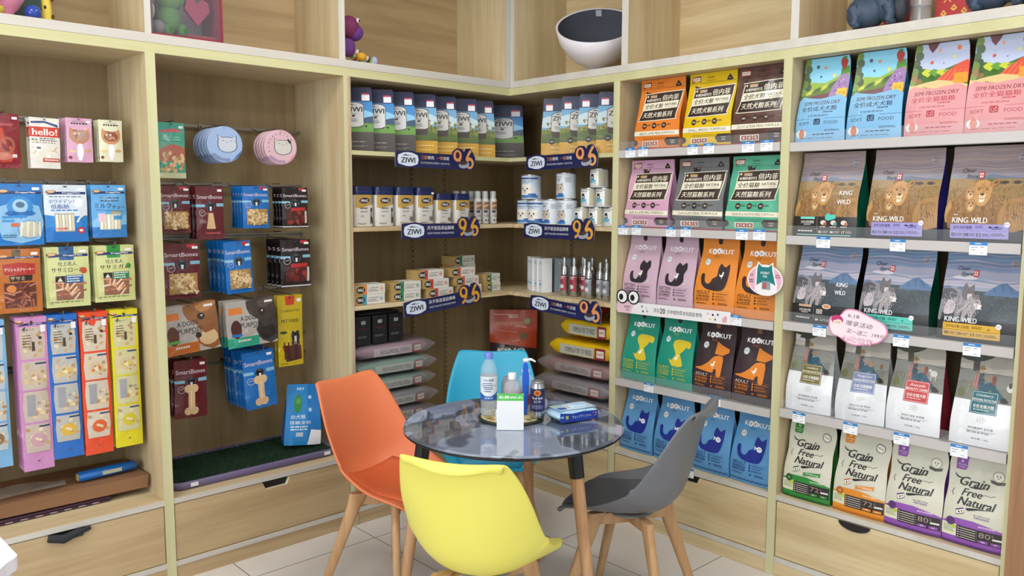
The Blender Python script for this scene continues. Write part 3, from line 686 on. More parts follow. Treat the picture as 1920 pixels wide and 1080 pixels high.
        p.ell(.60, .155, .02, .01, '262048'); p.poly([(.65, .165), (.68, .14), (.70, .165)], '262048')
        p.line([(.11, .115), (.80, .115)], .003, '443c78')
        for i, n in enumerate(('82', '48', '12')): p.text(n, .15 + i * .16, .075, .034, '262048', bold=.04); p.greek(.19 + i * .16, .27 + i * .16, .08, 2, .008, '443c78'); p.line([(.28 + i * .16, .11), (.28 + i * .16, .045)], .003, '443c78')
        p.greek(.62, .78, .15, 2, .008, '443c78'); p.greek(.62, .78, .085, 2, .008, '443c78')
        p.circ(.80, .185, .035, 'eceaf2'); p.text('96%', .80, .185, .018, '443c78')
    return bag_mesh('cat_food_bag', W, H, .13, p, 'wide', '3a3230', '0f6b52' if v == 0 else '3a3488', seed=seed, crumple=.001, foil=.3, top=.95)[0]
l0 = lions(.255, .328, 0, 31); l1 = lions(.255, .328, 1, 32)
for me, s, lab in ((l0, 1.768, 'lion cat food bag with a teal stripe and green side, second shelf down'), (l1, 2.055, 'lion cat food bag with a lilac label, middle of three'), (l1, 2.330, 'lion cat food bag with a lilac label at the right edge')):
    o = simple('cat_food_bag', me, lab, 'pet food bag'); put(o, 'R', s, .102, 1.42, 0)
def wolves(W, H, v, seed):
    p = Print(W, H, .35)
    for y0, y1, c in ((.86, 1, '6a8db4'), (.78, .86, '7f8db0'), (.68, .78, 'a3a4bd'), (.60, .68, 'b7aebd'), (.56, .60, '8f99b0'), (0, .56, '3f4a52'), (0, .24, '25272b')): p.rect(0, y0, 1, y1, c)
    for i in range(9):
        y = .62 + i * .042; p.poly([(0, y), (.35, y + .03), (.7, y - .005), (1, y + .02), (1, y + .005), (.7, y - .02), (.35, y + .005), (0, y - .012)], ('a5a6bc', '7e93b4', '97a2bc')[i % 3], 2)
    p.poly([(.1, .69), (.2, .72), (.26, .70), (.34, .73), (.44, .69), (.3, .675)], 'd9d2dc', 2)
    p.poly([(.55, .54), (.64, .60), (.72, .645), (.80, .665), (.88, .62), (1, .56), (1, .52), (.55, .52)], '4f7099', 0)
    for a, c in (((.66, .60), (.69, .55)), ((.76, .645), (.78, .56)), ((.84, .63), (.90, .56))): p.line([a, c], .012, '3a5578')
    p.poly([(.0, .58), (.08, .60), (.16, .575), (.24, .60), (.34, .555), (.34, .53), (0, .53)], '54759c', 0)
    for i in range(24): x, y = random.random(), .22 + .32 * random.random(); p.line([(x, y), (x + .12 * random.random(), y + .004)], .006, ('66747c', '2f383f', '52606a')[i % 3])
    fur(p, [(0, .97, .24, .52)], 80, ('5c6a70', '2c3438', '78868a'), .022, .0025, .1, 12, .4)
    # grey wolf and its mate
    p.poly([(0, .30), (0, .54), (.08, .58), (.22, .57), (.34, .50), (.36, .40), (.30, .33), (.26, .22), (.22, .22), (.20, .34), (.06, .36), (.04, .22), (0, .22)], '8b8890', 2)
    p.poly([(0, .45), (.02, .56), (.14, .57), (.22, .52), (.16, .46)], '55555e', 2); p.poly([(.06, .30), (.10, .44), (.2, .42), (.19, .30)], 'c9c0c8', 2)
    p.poly([(.26, .56), (.29, .62), (.31, .64), (.335, .60), (.37, .60), (.41, .63), (.42, .58), (.43, .53), (.40, .48), (.34, .45), (.29, .48)], '66646c', 2)
    p.poly([(.34, .52), (.42, .52), (.41, .47), (.36, .45)], 'c6c0c8', 2); p.ell(.385, .485, .014, .01, '1c1a1e')
    for x in (.335, .385): p.ell(x, .545, .009, .007, '1c1a1e')
    p.poly([(.30, .24), (.33, .44), (.40, .50), (.44, .52), (.47, .49), (.52, .46), (.55, .39), (.55, .365), (.49, .36), (.46, .32), (.44, .22), (.40, .22), (.38, .32), (.33, .22)], 'a39c9e', 2)
    p.poly([(.40, .50), (.42, .54), (.45, .51), (.485, .53), (.50, .48), (.46, .46)], '6d686c', 2); p.poly([(.44, .43), (.54, .41), (.55, .375), (.48, .365)], 'e2dcdc', 2)
    p.ell(.55, .385, .012, .01, '1c1a1e'); p.ell(.485, .44, .009, .007, '1c1a1e'); p.line([(.24, .30), (.38, .43)], .02, 'b0a8ac')
    fur(p, [(.04, .30, .34, .55), (.36, .50, .28, .50)], 34, ('6a6870', 'b4b0b8', '4a4a54', 'd0ccd2'), .022, .003, -1.3, 10, .5); fur(p, [(.29, .41, .48, .58)], 16, ('4a4a52', '8a8890'), .014, .002, 1.3, 11, .7)
    for x in (.335, .385): p.ell(x, .545, .011, .008, '141216'); p.ell(x, .546, .005, .004, 'c8a04c')
    cheer(p, .24, .80, '2a2c38'); emblem(p)
    if v == 0:
        p.rect(0, 0, 1, .235, '232427'); p.text('KING', .78, .51, .05, 'e6e8ec', w=.18, bold=.03, shear=.1); p.text('of', .78, .462, .018, 'e6e8ec'); p.text('WILD', .77, .415, .05, 'e6e8ec', w=.17, bold=.03)
        p.rect(.12, .205, .34, .235, 'caa688'); p.text('全价全阶犬粮', .23, .165, .036, 'e6e2dc', w=.20, bold=.02); p.greek(.17, .30, .13, 1, .012, 'c9c4be')
        p.ell(.58, .23, .07, .03, 'e6dccf'); p.ell(.58, .23, .055, .02, 'd98a4a'); p.rect(.42, .13, .52, .19, 'a8a49c'); p.line([(.38, .22), (.38, .04)], .003, 'a8a49e'); p.line([(.08, .09), (.92, .085)], .003, 'a8a49e')
        p.greek(.08, .36, .055, 1, .016, 'e6e2dc'); p.text('88', .43, .055, .03, 'ece6e0', bold=.04); p.greek(.48, .9, .06, 2, .008, 'c9c4be')
    else:
        lc, li = ('5fcabc', '123c3c') if v == 1 else ('dcae3c', '4c340a')
        p.text('KING', .19, .235, .055, 'e6e8ec', w=.19, bold=.035); p.text('of', .305, .22, .02, 'e6e8ec'); p.text('WILD', .415, .235, .055, 'e6e8ec', w=.19, bold=.035); p.greek(.08, .15, .285, 1, .012, 'd8d4ce')
        p.rrect(.08, .04, .80, .195, .01, lc); p.text('全价全阶犬粮' if v == 1 else '全价幼犬粮 犬奶糕', .27, .158, .036, li, w=.30, bold=.02); p.greek(.45, .60, .165, 2, .008, li); p.line([(.09, .12), (.78, .12)], .003, li)
        for i, n in enumerate(('82', '48', '18') if v == 1 else ('88', '30', '15')): p.text(n, .13 + i * .17, .08, .034, li, bold=.04); p.greek(.17 + i * .17, .25 + i * .17, .085, 2, .008, li); p.line([(.265 + i * .17, .115), (.265 + i * .17, .05)], .003, li)
        p.greek(.62, .77, .085, 2, .008, li); p.poly([(.63, .165), (.65, .15), (.68, .17), (.66, .14)], li); p.circ(.78, .195, .035, 'eceaf2'); p.text('96%', .78, .195, .018, '404658')
    return bag_mesh('dog_food_bag', W, H, .13, p, 'wide', '2b3036', ('1c1a18', '0f5a42', '2b4a3a')[v], seed=seed, crumple=.001, foil=.3, top=.95)[0]
for v, s, lab in ((0, 1.775, 'wolf dog food bag without coloured label, behind the pink cloud sign'), (1, 2.045, 'wolf dog food bag with a turquoise label'), (2, 2.330, 'wolf dog food bag with a mustard yellow label')):
    o = simple('dog_food_bag', wolves(.255, .312, v, 40 + v), lab, 'pet food bag'); put(o, 'R', s, .102, 1.075, 0)

# --- white bags with a countryside scene
def farm(W, H, badge, t1, t2, t3, seed, side, extra, crum):
    p = Print(W, H, .26, .6)
    p.rect(0, .48, 1, 1, '8a8b86'); p.rect(0, .84, 1, 1, 'a8a49c')
    p.poly([(0, .86), (.3, .88), (.6, .84), (1, .87), (1, .80), (.5, .79), (0, .82)], 'bcb5aa', 2)
    p.line([(0, .80), (.2, .81), (.45, .77), (.7, .79), (1, .765)], .008, '4a4844')
    p.poly([(0, .48), (0, .66), (.25, .68), (.6, .62), (1, .66), (1, .48)], '7b7c74', 2)
    for i in range(14): x = random.random() * .4; p.line([(x, .50 + random.random() * .12), (x + .01, .58 + random.random() * .1)], .008, ('7f8a5a', '5c6a48', '9aa274')[i % 3])
    p.rect(.24, .80, .36, 1, '4c4a46'); p.poly([(0, 1), (.0, .93), (.3, .90), (.55, .95), (.6, 1)], '3c4038', 2)
    p.ell(.10, .56, .07, .05, '6b7050')
    # reclining farmer
    p.poly([(.30, .62), (.29, .72), (.34, .78), (.42, .78), (.46, .70), (.46, .62)], 'a4665c', 2)
    for i in range(4): p.line([(.30 + i * .04, .64), (.31 + i * .04, .77)], .006, 'd9c0b4')
    p.poly([(.38, .62), (.38, .78), (.45, .78), (.48, .62)], '2c4a5c', 2)
    p.ell(.40, .81, .04, .028, 'c09a7c'); p.ell(.41, .835, .065, .016, '8a7a52'); p.ell(.41, .85, .04, .018, '8a7a52')
    p.poly([(.40, .60), (.44, .66), (.62, .70), (.70, .64), (.84, .56), (.80, .52), (.66, .57), (.60, .62), (.48, .57)], '25566a', 2)
    p.poly([(.46, .60), (.60, .60), (.76, .52), (.72, .49), (.58, .54)], '1e4858', 2)
    p.poly([(.80, .56), (.88, .55), (.93, .51), (.80, .505)], '2c2522', 2); p.line([(.44, .74), (.56, .73), (.60, .76)], .022, 'b9866c')
    if extra == 'goat': p.ell(.80, .70, .07, .035, 'd8d6d0'); p.line([(.75, .68), (.75, .62)], .012, 'd8d6d0'); p.line([(.84, .68), (.84, .62)], .012, 'd8d6d0'); p.circ(.72, .73, .03, 'd8d6d0')
    if extra == 'dog': p.ell(.93, .66, .06, .04, 'e0dedb'); p.ell(.93, .69, .03, .03, '2a2826')
    if extra in ('goat', 'dog'): p.ell(.64, .735, .035, .035, '8a4a38'); p.ell(.64, .70, .03, .03, '8a4a38')
    if extra == 'hen': p.ell(.62, .70, .05, .03, 'b08060'); p.ell(.84, .69, .03, .028, '8a6248')
    p.rect(0, 0, 1, .49, 'e6e9ee' if crum < .002 else 'dfe3e8')
    p.rrect(.30, .36, .76, .60, .008, badge); p.rect(.315, .37, .745, .59, 'd8dce0'); p.rect(.322, .374, .738, .586, badge)
    p.text(t1, .53, .553, .034, 'eceae4', w=.30, shear=.35, bold=.01); p.text(t2, .53, .508, .022, 'eceae4', w=.40, bold=.03); p.line([(.33, .488), (.73, .488)], .004, 'eceae4'); p.text(t3, .53, .44, .040, 'eceae4', w=.36, bold=.03); p.greek(.36, .70, .40, 1, .007, 'eceae4')
    for k in range(5):
        a = 2 * PI * k / 5; p.ell(.52 + .05 * math.cos(a), .30 + .02 * math.sin(a), .03, .015, 'b9b4b0', rot=a); p.ell(.52 + .05 * math.cos(a), .30 + .02 * math.sin(a), .024, .010, 'e6e9ee', rot=a)
    p.text('添加' + {'hen': '车前草籽', 'goat': '牛油果 卵磷脂', 'dog': '蔓越莓 益生菌'}.get(extra, '蔓越莓 益生菌'), .52, .205, .022, '4a4c52', w=.42); p.line([(.25, .180), (.80, .180)], .003, '6a6c72'); p.greek(.30, .75, .165, 3, .004, '6a6c72'); p.text('净含量: 1.5kg', .52, .085, .020, '3a3c42', w=.28, bold=.01)
    return bag_mesh('pet_food_bag', W, H, .11, p, 'box', 'dde1e7', side, seed=seed, crumple=crum, foil=.24 if crum > .002 else .4, top=.86)[0]
for a, n, s, lab in (
    (('6c6428', 'Cranberry', 'INTESTINAL PROTECTION', '全价全期猫粮', 51, 'c9ccd2', '', .0035), 'cat_food_bag', 1.735, 'white foil bag with an olive label, leftmost of its shelf'),
    (('7482a8', 'Plantago Seed', 'URINARY PROTECTION', '全价全期猫粮', 52, 'c9ccd2', 'hen', .0035), 'cat_food_bag', 1.945, 'white foil bag with a slate blue label'),
    (('c2434a', 'Avocado', 'BEAUTY HAIR', '全价全期犬粮', 53, '8a2030', 'goat', .001), 'dog_food_bag', 2.141, 'white bag with a red label and red side'),
    (('1d6674', 'Cranberry', 'INTESTINAL PROTECTION', '全价全期犬粮', 54, 'c9ccd2', 'dog', .001), 'dog_food_bag', 2.364, 'white bag with a dark teal label, rightmost of its shelf')):
    me = farm(.191, .318, a[0], a[1], a[2], a[3], a[4], a[5], a[6], a[7]); o = simple(n, me, lab, 'pet food bag'); put(o, 'R', s, .08, .715, random.uniform(-.6, .6))

# --- cream bags with brush lettering
def grain(W, H, col, dark, pct, oval, seed):
    p = Print(W, H, .42, .35); ink = '2b2324'
    p.poly([(.10, .99), (.30, .99), (.29, .86), (.265, .83), (.11, .83)], col); p.text('ü', .20, .93, .035, 'f2efe4', bold=.03); p.text('SOMETHING', .20, .885, .014, 'f2efe4', w=.15); p.text('小宠粮', .20, .86, .012, 'f2efe4', w=.10)
    if oval == 0:
        p.ell(.80, .84, .095, .055, '3a3634', rot=-.5); p.ell(.80, .84, .083, .045, 'e4e2d2', rot=-.5); p.text('Quality', .80, .84, .022, ink, w=.13, rot=-18, bold=.02)
        p.poly([(.74, .80), (.71, .76), (.75, .765), (.78, .79)], 'cfccbc'); p.poly([(.84, .79), (.86, .755), (.82, .76), (.81, .79)], 'cfccbc')
    else:
        p.circ(.80, .83, .095, '4a4644'); p.circ(.80, .83, .086, 'e0decb'); p.circ(.775, .835, .012, ink, 8); p.circ(.825, .835, .012, ink, 8); p.line([(.78, .815), (.80, .808), (.82, .815)], .008, ink)
        p.poly([(.68, .79), (.80, .77), (.92, .79), (.91, .755), (.80, .74), (.69, .755)], '4a4644')
    p.text('Grain', .44, .715, .095, ink, w=.48, bold=.035, shear=.35); p.text('Free', .42, .60, .080, ink, w=.34, bold=.035, shear=.35); p.text('Natural', .52, .50, .088, ink, w=.62, bold=.035, shear=.35)
    p.poly([(.10, .79), (.16, .755), (.26, .745), (.30, .76), (.20, .735), (.13, .75)], ink, 2); p.poly([(.36, .665), (.55, .672), (.68, .69), (.56, .66), (.40, .652)], ink, 2)
    p.poly([(.36, .43), (.55, .45), (.72, .455), (.55, .435), (.40, .405)], ink, 2); p.line([(.60, .60), (.66, .61), (.72, .60), (.80, .62)], .007, ink); p.line([(.12, .62), (.09, .58), (.12, .54)], .008, ink)
    p.poly([(.20, .40), (.32, .43), (.345, .37), (.22, .335)], dark); p.poly([(.21, .385), (.325, .415), (.335, .375), (.225, .345)], 'e9e6da'); p.rect(.245, .365, .27, .385, ink); p.rect(.29, .38, .31, .395, ink)
    if oval == 0: p.poly([(.42, .36), (.80, .39), (.78, .365), (.80, .345), (.42, .318), (.44, .34)], col); p.text('无谷低敏全价粮', .61, .353, .020, 'f4f2e8', w=.28)
    else: p.text('ALL LIFE STAGE', .62, .375, .014, ink, w=.26); p.text('全期犬猫通用', .62, .35, .020, col, w=.24, bold=.02)
    p.poly([(0, .24), (.2, .30), (.5, .305), (.75, .28), (1, .24), (1, 0), (0, 0)], col, 0)
    p.text('高肉成猫粮', .72, .262, .020, 'f2efe4', w=.26); p.rect(.0, .09, .24, .23, 'dfe2c4'); p.greek(.03, .22, .20, 6, .007, '6a7a5a'); p.ell(.20, .20, .04, .03, 'b4c84a')
    p.circ(.14, .255, .075, dark); p.text('15', .14, .255, .022, 'f2efe4', bold=.02) if pct == '72' else None
    p.rect(.25, .075, .99, .225, '2b2324'); p.line([(.58, .215), (.58, .085)], .004, '8a8484')
    for i in range(5): p.rect(.30, .20 - i * .027, .56, .207 - i * .027, 'd8d4cc'); p.circ(.275, .203 - i * .027, .012, 'd8d4cc', 8)
    p.text(pct, .70, .175, .060, 'a8938c', w=.18); p.text('%', .825, .19, .024, 'a8938c'); p.rect(.82, .145, .97, .165, 'e8e4dc'); p.rect(.60, .085, .76, .115, col); p.rect(.80, .085, .95, .115, col); p.text('38%', .68, .10, .018, 'f0ece4'); p.text('CM', .87, .10, .018, 'f0ece4')
    p.rect(0, 0, 1, .03, dark)
    return bag_mesh('pet_food_bag', W, H, .10, p, 'wavy', 'd0cfbe', col, seed=seed, crumple=.0016, foil=.42, top=.92)[0]
gg = grain(.200, .312, '2f8a3a', '1f5a28', '72', 0, 61); go = grain(.200, .318, 'dc8a26', 'b4681a', '72', 0, 62); gp = grain(.200, .312, '8d52ad', '5a3472', '80', 1, 63)
for me, s, lab in ((gg, 1.742, 'cream bag with brush lettering and a green base'), (go, 1.956, 'cream bag with brush lettering and an orange base'), (gp, 2.158, 'cream bag with a purple base, left of the pair'), (gp, 2.362, 'cream bag with a purple base, nearest the right end post')):
    o = simple('pet_food_bag', me, lab, 'pet food bag'); put(o, 'R', s, .080, .349, random.uniform(-1, 1))

# --- price tags on the rails
pt = Print(.055, .044, .5); pt.rect(0, 0, 1, 1, 'eef1f6'); pt.rect(0, .74, 1, 1, '2f7fc4'); pt.greek(.3, .72, .83, 1, .08, 'dfeaf6'); pt.greek(.08, .58, .56, 1, .05, '4a4c52'); pt.greek(.62, .85, .58, 1, .06, '2a2c32'); pt.greek(.08, .35, .36, 1, .05, '6a6c72'); pt.greek(.62, .85, .15, 1, .05, '6a6c72')
tb = B(); tb.box(-.0275, .0275, -.0006, .0006, -.022, .022, M('eef1f6', .4)); pt.lay(tb, lambda u, v, o: ((u - .5) * .055, -.0006 - o, (v - .5) * .044), 1, 1); TAG = tb.mesh('price_tag')
ORD = ['leftmost', 'second from left', 'third from left', 'fourth from left', 'fifth from left', 'rightmost']
for z, ss_, row in ((1.79, (.835, .910, 1.18, 1.262, 1.45, 1.535), 'first rail right of the corner'), (1.43, (.80, .88, 1.075, 1.155, 1.435, 1.515), 'rail under the pink, grey and green bags'), (1.065, (.835, 1.42), 'rail with the white paper banner'),
                    (.70, (.97, 1.33), 'rail under the teal and brown bags')):
    for k, s in enumerate(ss_):
        w_ = ORD[k] if k < len(ss_) - 1 else 'rightmost'
        o = simple('price_tag', TAG, f'blue-headed price tag, {w_} on the {row}', 'price tag'); put(o, 'R', s, -.0055, z - .012 + .002 * (k % 2), random.uniform(-3, 3))
for z, ss_, row in ((1.42, (1.79, 2.07, 2.335), 'rail under the lions'), (1.075, (1.79, 2.10, 2.335), 'rail under the wolves'), (.715, (1.72, 1.93, 2.12, 2.315), 'rail under the white bags')):
    for k, s in enumerate(ss_):
        w_ = ORD[k] if k < len(ss_) - 1 else 'rightmost'
        o = simple('price_tag', TAG, f'blue-headed price tag, {w_} on the {row}', 'price tag'); put(o, 'R', s, -.0055, z - .02, random.uniform(-3, 3))
o = simple('price_tag', TAG, 'white price tag low on the board, just right of the grey chair', 'price tag'); put(o, 'R', 1.20, -.0012, .335)

# --- paper signs
q = B(); BW, BH = .62, .055
p = Print(BW, BH); p.rect(0, 0, 1, 1, 'ecebec'); p.poly([(0, 0), (0, 1), (.17, 1), (.13, 0)], 'e9c3cf'); p.text('KOOKUT', .10, .55, .22, '3a2a30', w=.06, bold=.04); p.text('库酷', .10, .28, .18, '3a2a30', w=.03)
p.text('添加', .375, .5, .36, '3c3a40', w=.055); p.text('20', .43, .5, .45, '2a282c', bold=.03, w=.045); p.text('多种植物草本和超级食物', .62, .5, .36, '3c3a40', w=.30)
for x, y, c in ((.24, .7, '6b6f8a'), (.28, .6, 'd9c39a'), (.25, .3, '44485a'), (.29, .35, '8a9ab0'), (.82, .7, 'e0a8b0'), (.86, .65, '2c2a30'), (.90, .7, '34589a'), (.84, .3, 'e0c46a'), (.88, .3, '6a78a0')): p.ell(x, y, .008, .10, c, 8, .5)
p.poly([(.935, .15), (.94, .5), (.95, .55), (.96, .7), (.975, .55), (.97, .15)], 'e3a4b4')
q.box(-BW / 2, BW / 2, -.0006, .0006, -BH / 2, BH / 2, M('ecebec', .5)); p.lay(q, lambda u, v, o: ((u - .5) * BW, -.0006 - o, (v - .5) * BH), 1, 1)
t = thing('paper_banner', 'white paper banner with small print and cartoon eyes below the pink bags', 'sign'); put(t, 'R', 1.085, -.008, 1.056, 0, 0, -.6)
link(bpy.data.objects.new('strip', q.mesh('strip')), t)
q = B()
for x in (-.034, .034):
    q.add([(x + .036 * math.cos(a * PI / 12), -.0015, .034 * math.sin(a * PI / 12)) for a in range(24)], [tuple(range(24))], M('1a181a', .5)); q.add([(x + .036 * math.cos(a * PI / 12), .0, .034 * math.sin(a * PI / 12)) for a in range(24)], [tuple(reversed(range(24)))], M('f0f0f0', .5))
    q.add([(x + .028 * math.cos(a * PI / 12), -.0020, .028 * math.sin(a * PI / 12)) for a in range(24)], [tuple(range(24))], M('f4f4f4', .5)); q.add([(x - .006 + .013 * math.cos(a * PI / 12), -.0025, -.002 + .015 * math.sin(a * PI / 12)) for a in range(24)], [tuple(range(24))], M('1a181a', .5))
o = q.obj('eyes', t); o.location = (-.245, -.001, .05)
# round pink sign with a teal bag shape
q = B(); WW, HH = .17, .14; F0 = lambda u, v, o: ((u - .5) * WW, -.0008 - o, (v - .5) * HH)
p = Print(WW, HH); p.ell(.5, .45, .50, .45, 'f2f0f2', 28); p.ell(.5, .45, .47, .42, 'e8b4c8', 28); p.poly([(.22, .12), (.24, .8), (.30, .98), (.40, .88), (.60, .88), (.72, .98), (.74, .78), (.86, .3), (.7, .1)], 'f2f0f2', 0); p.poly([(.27, .22), (.28, .78), (.32, .92), (.41, .83), (.59, .83), (.69, .92), (.70, .75), (.80, .32), (.6, .2)], '1f7d80'); p.ell(.55, .2, .30, .2, 'f2f0f2'); p.rect(.42, .18, .66, .42, '8a9fb0'); p.rect(.45, .2, .55, .38, 'b8604c'); p.text('KOOKUT', .5, .66, .07, 'f2f0f2', w=.24, bold=.03); p.text('库酷', .5, .56, .07, 'f2f0f2'); p.text('宠宠', .12, .58, .07, '2a3a4a', w=.1); p.greek(.06, .2, .42, 2, .03, '2a3a4a'); p.greek(.78, .95, .6, 2, .03, 'b0447a')
p.lay(q, F0, 4, 4); bk = Print(WW, HH); bk.ell(.5, .45, .5, .45, 'f2f0f2', 28); bk.lay(q, lambda u, v, o: ((.5 - u) * WW, .0004 + o, (v - .5) * HH), 2, 2)
q.tube([(0, .003, -.06), (0, .004, 0), (0, .012, .02)], .003, M('d8dde0', .2, alpha=.6), 6)
o = q.obj('round_sign'); tag(o, 'round pink and white paper sign with a teal bag shape, in front of the post', 'sign'); put(o, 'R', 1.565, -.035, 1.245, -6)
# cloud sign with handwriting
q = B(); WW, HH = .235, .15
p = Print(WW, HH); cl = [(.02, .45), (.05, .68), (.18, .72), (.28, .92), (.45, .95), (.60, .88), (.75, .80), (.90, .72), (.98, .55), (.95, .38), (.85, .22), (.68, .12), (.50, .05), (.35, .08), (.22, .18), (.08, .25)]
p.poly(cl, 'd98ab4', 3); p.poly([(.5 + (x - .5) * .95, .5 + (y - .5) * .93) for x, y in cl], 'f3dfe9', 3)
p.text('6.18', .42, .78, .09, '1d1a1c', w=.18); p.text('赠享活动', .52, .59, .13, '1d1a1c', w=.44, shear=.2); p.text('买一送二', .50, .39, .12, '1d1a1c', w=.34, shear=.2); p.text('199元', .84, .39, .10, '1d1a1c', w=.20, shear=.2); p.text('心动惊喜', .52, .19, .15, 'b0286a', w=.50, bold=.05); p.text('心动惊喜', .52, .19, .13, 'f3dfe9', w=.47)
p.ell(.16, .62, .10, .12, 'c03a74'); p.ell(.17, .56, .075, .09, 'f4d9cc'); p.poly([(.08, .62), (.14, .70), (.24, .68), (.26, .60), (.18, .64), (.10, .58)], 'c03a74', 2); p.circ(.15, .56, .009, '3a2a2a', 8); p.circ(.195, .56, .009, '3a2a2a', 8); p.ell(.17, .36, .09, .14, 'f0e4e8')
p.lay(q, lambda u, v, o: ((u - .5) * WW, -.0008 - o, (v - .5) * HH), 4, 4); bk = Print(WW, HH); bk.poly([(1 - x, y) for x, y in cl], 'f0e0e8', 3); bk.lay(q, lambda u, v, o: ((.5 - u) * WW, .0004 + o, (v - .5) * HH), 2, 2)
o = q.obj('cloud_sign'); tag(o, 'pink cloud-shaped paper sign with handwriting, clipped under the wolf bags', 'sign'); put(o, 'R', 1.945, -.02, 1.085, 0, 0, 4)
# ------------------------------------------------------------------ corner unit
def zeal(v, seed, W=.155, H=.298, ox=0):
    """navy-topped air-dried food bags: v 0 blue sky, 1 yellow base"""
    p = Print(W, H, .35); N = '101c48'
    if v == 0:
        p.rect(0, .40, 1, .80, '2f82c4'); p.poly([(0, .62), (.5, .66), (1, .60), (1, .5), (0, .5)], '86c0e4', 2); p.poly([(0, .50), (.3, .56), (.6, .50), (1, .55), (1, .35), (0, .35)], '2a4766', 2)
        p.rect(0, .26, 1, .44, '4a7a33'); p.poly([(0, .40), (.4, .45), (1, .41), (1, .30), (0, .30)], '64943f', 2); p.rect(0, 0, 1, .30, '4b4643')
        for x in (.62, .78): p.ell(x, .39, .04, .016, '1d1a18')
        p.greek(.1, .9, .14, 1, .012, 'a8a29a'); p.greek(.1, .9, .08, 2, .008, '8a857e')
    else:
        p.rect(0, .40, 1, .80, '6aa4cc'); p.poly([(0, .66), (.5, .70), (1, .62), (1, .5), (0, .5)], 'b9d0d8', 2); p.rect(0, .24, 1, .46, '6f7c2e')
        for i in range(22): p.circ(.66 - ox * 2.2 + .3 * random.random(), .42 + .16 * random.random(), .035, ('6d6a2c', '8f7d34', '4c5424', 'a8964a')[i % 4], 7)
        p.line([(.80, .30), (.80, .45)], .02, '3f3322'); p.poly([(0, .36), (.4, .40), (1, .34), (1, .24), (0, .24)], '4f6324', 2); p.rect(0, 0, 1, .225, 'c2942a'); p.greek(.35, .9, .14, 1, .012, 'ecd9a0'); p.greek(.35, .9, .08, 2, .008, 'e0c880')
    p.rect(0, .78, 1, 1, N)
    for k in range(4): p.rect(0, .86 + k * .028, 1, .864 + k * .028, '28386a')
    pl = [(.08, .72), (.22, .755), (.45, .775), (.62, .76), (.72, .73), (.72, .40), (.60, .375), (.42, .365), (.22, .375), (.08, .40)]
    n_ = len(p.items); p.poly(pl, '1c1c22', 1); p.poly([(.405 + (x - .405) * .94, .565 + (y - .565) * .95) for x, y in pl], 'c9c8c4' if v else 'd0d2d4')
    if v: p.poly([(.10, .44), (.20, .42), (.60, .42), (.70, .44), (.66, .32), (.14, .32)], '3b2c26')
    p.poly([(.22, .715), (.32, .735), (.38, .728), (.55, .715), (.40, .72)], '14161c'); p.text('ZIWI', .40, .655, .078, '14161c', w=.54, bold=.035); p.text('Peak', .40, .585, .032, '14161c', shear=.3, w=.2)
    p.poly([(.33, .555), (.36, .565), (.43, .565), (.45, .575), (.44, .55), (.43, .535), (.36, .535)], '14161c'); p.greek(.22, .58, .505, 3, .008, '55585c')
    p.text('BEEF' if v == 0 else 'CHICKEN', .40, .465, .018, '33353a', w=.2)
    p.circ(.13, .25, .10, '15181c'); p.text('96%', .13, .25, .026, 'd8dce0')
    p.items[n_:] = [([(x + ox, y) for x, y in vs], fs, c, l) for vs, fs, c, l in p.items[n_:]]
    me = bag_mesh('bag_body', W, H, .052, p, 'box', '1b2850', '77797c', seed=seed, crumple=.0007, foil=.3, top=.82, nv=14, lay=(6, 10))
    F = me[1]; q = B()
    vs = [F(u - ox * 2.3, w_, .0062) for u, w_ in ((.66, .79), (.92, .79), (.92, .90), (.66, .90))]; q.add(vs, [(0, 1, 2, 3)], M('eceaf0', .4))
    vs = [F(u - ox * 2.3, w_, .0064) for u, w_ in ((.66, .88), (.92, .88), (.92, .905), (.66, .905))]; q.add(vs, [(0, 1, 2, 3)], M('b23a58', .4))
    return me[0], q.mesh('price_sticker')
ZB, ZY = zeal(0, 71), zeal(1, 72)
ZW = zeal(0, 73, .205); ZR = zeal(1, 74, ox=.24)
def zbag(pair, wing, s, d, rz, lab, grp=None):
    t = thing('dog_food_pouch', lab, 'pet food bag', grp); put(t, wing, s, d, 1.785, rz)
    for n, me in zip(('bag_body', 'price_sticker'), pair): link(bpy.data.objects.new(n, me), t)
for i, (s, pr) in enumerate(((-.897, ZB), (-.777, ZB), (-.652, ZB), (-.520, ZY), (-.388, ZY), (-.250, ZY), (-.130, ZY))):
    zbag(pr, 'L', s, .090 - .004 * (i % 2), -36 if i < 5 else -33, ('navy-topped blue sky pouch, ' if i < 3 else 'navy-topped pouch with yellow base, ') + (('against the left post', 'second from the left post', 'beside the yellow-based ones')[i] if i < 3 else ('first right of the blue ones', 'second right of the blue ones', 'with whole white plate in view', 'last before the corner')[i - 3]))
zbag(ZW, 'L', .105, .145, -44, 'wide navy-topped blue sky pouch facing out from the very corner')
for i, s in enumerate((.265, .395, .520, .643)):
    zbag(ZR, 'R', s, .088 + .003 * (i % 2), 36, 'yellow-based navy pouch on the right run, ' + ('beside the corner pouch', 'second from the corner', 'second from the post', 'against the post')[i])
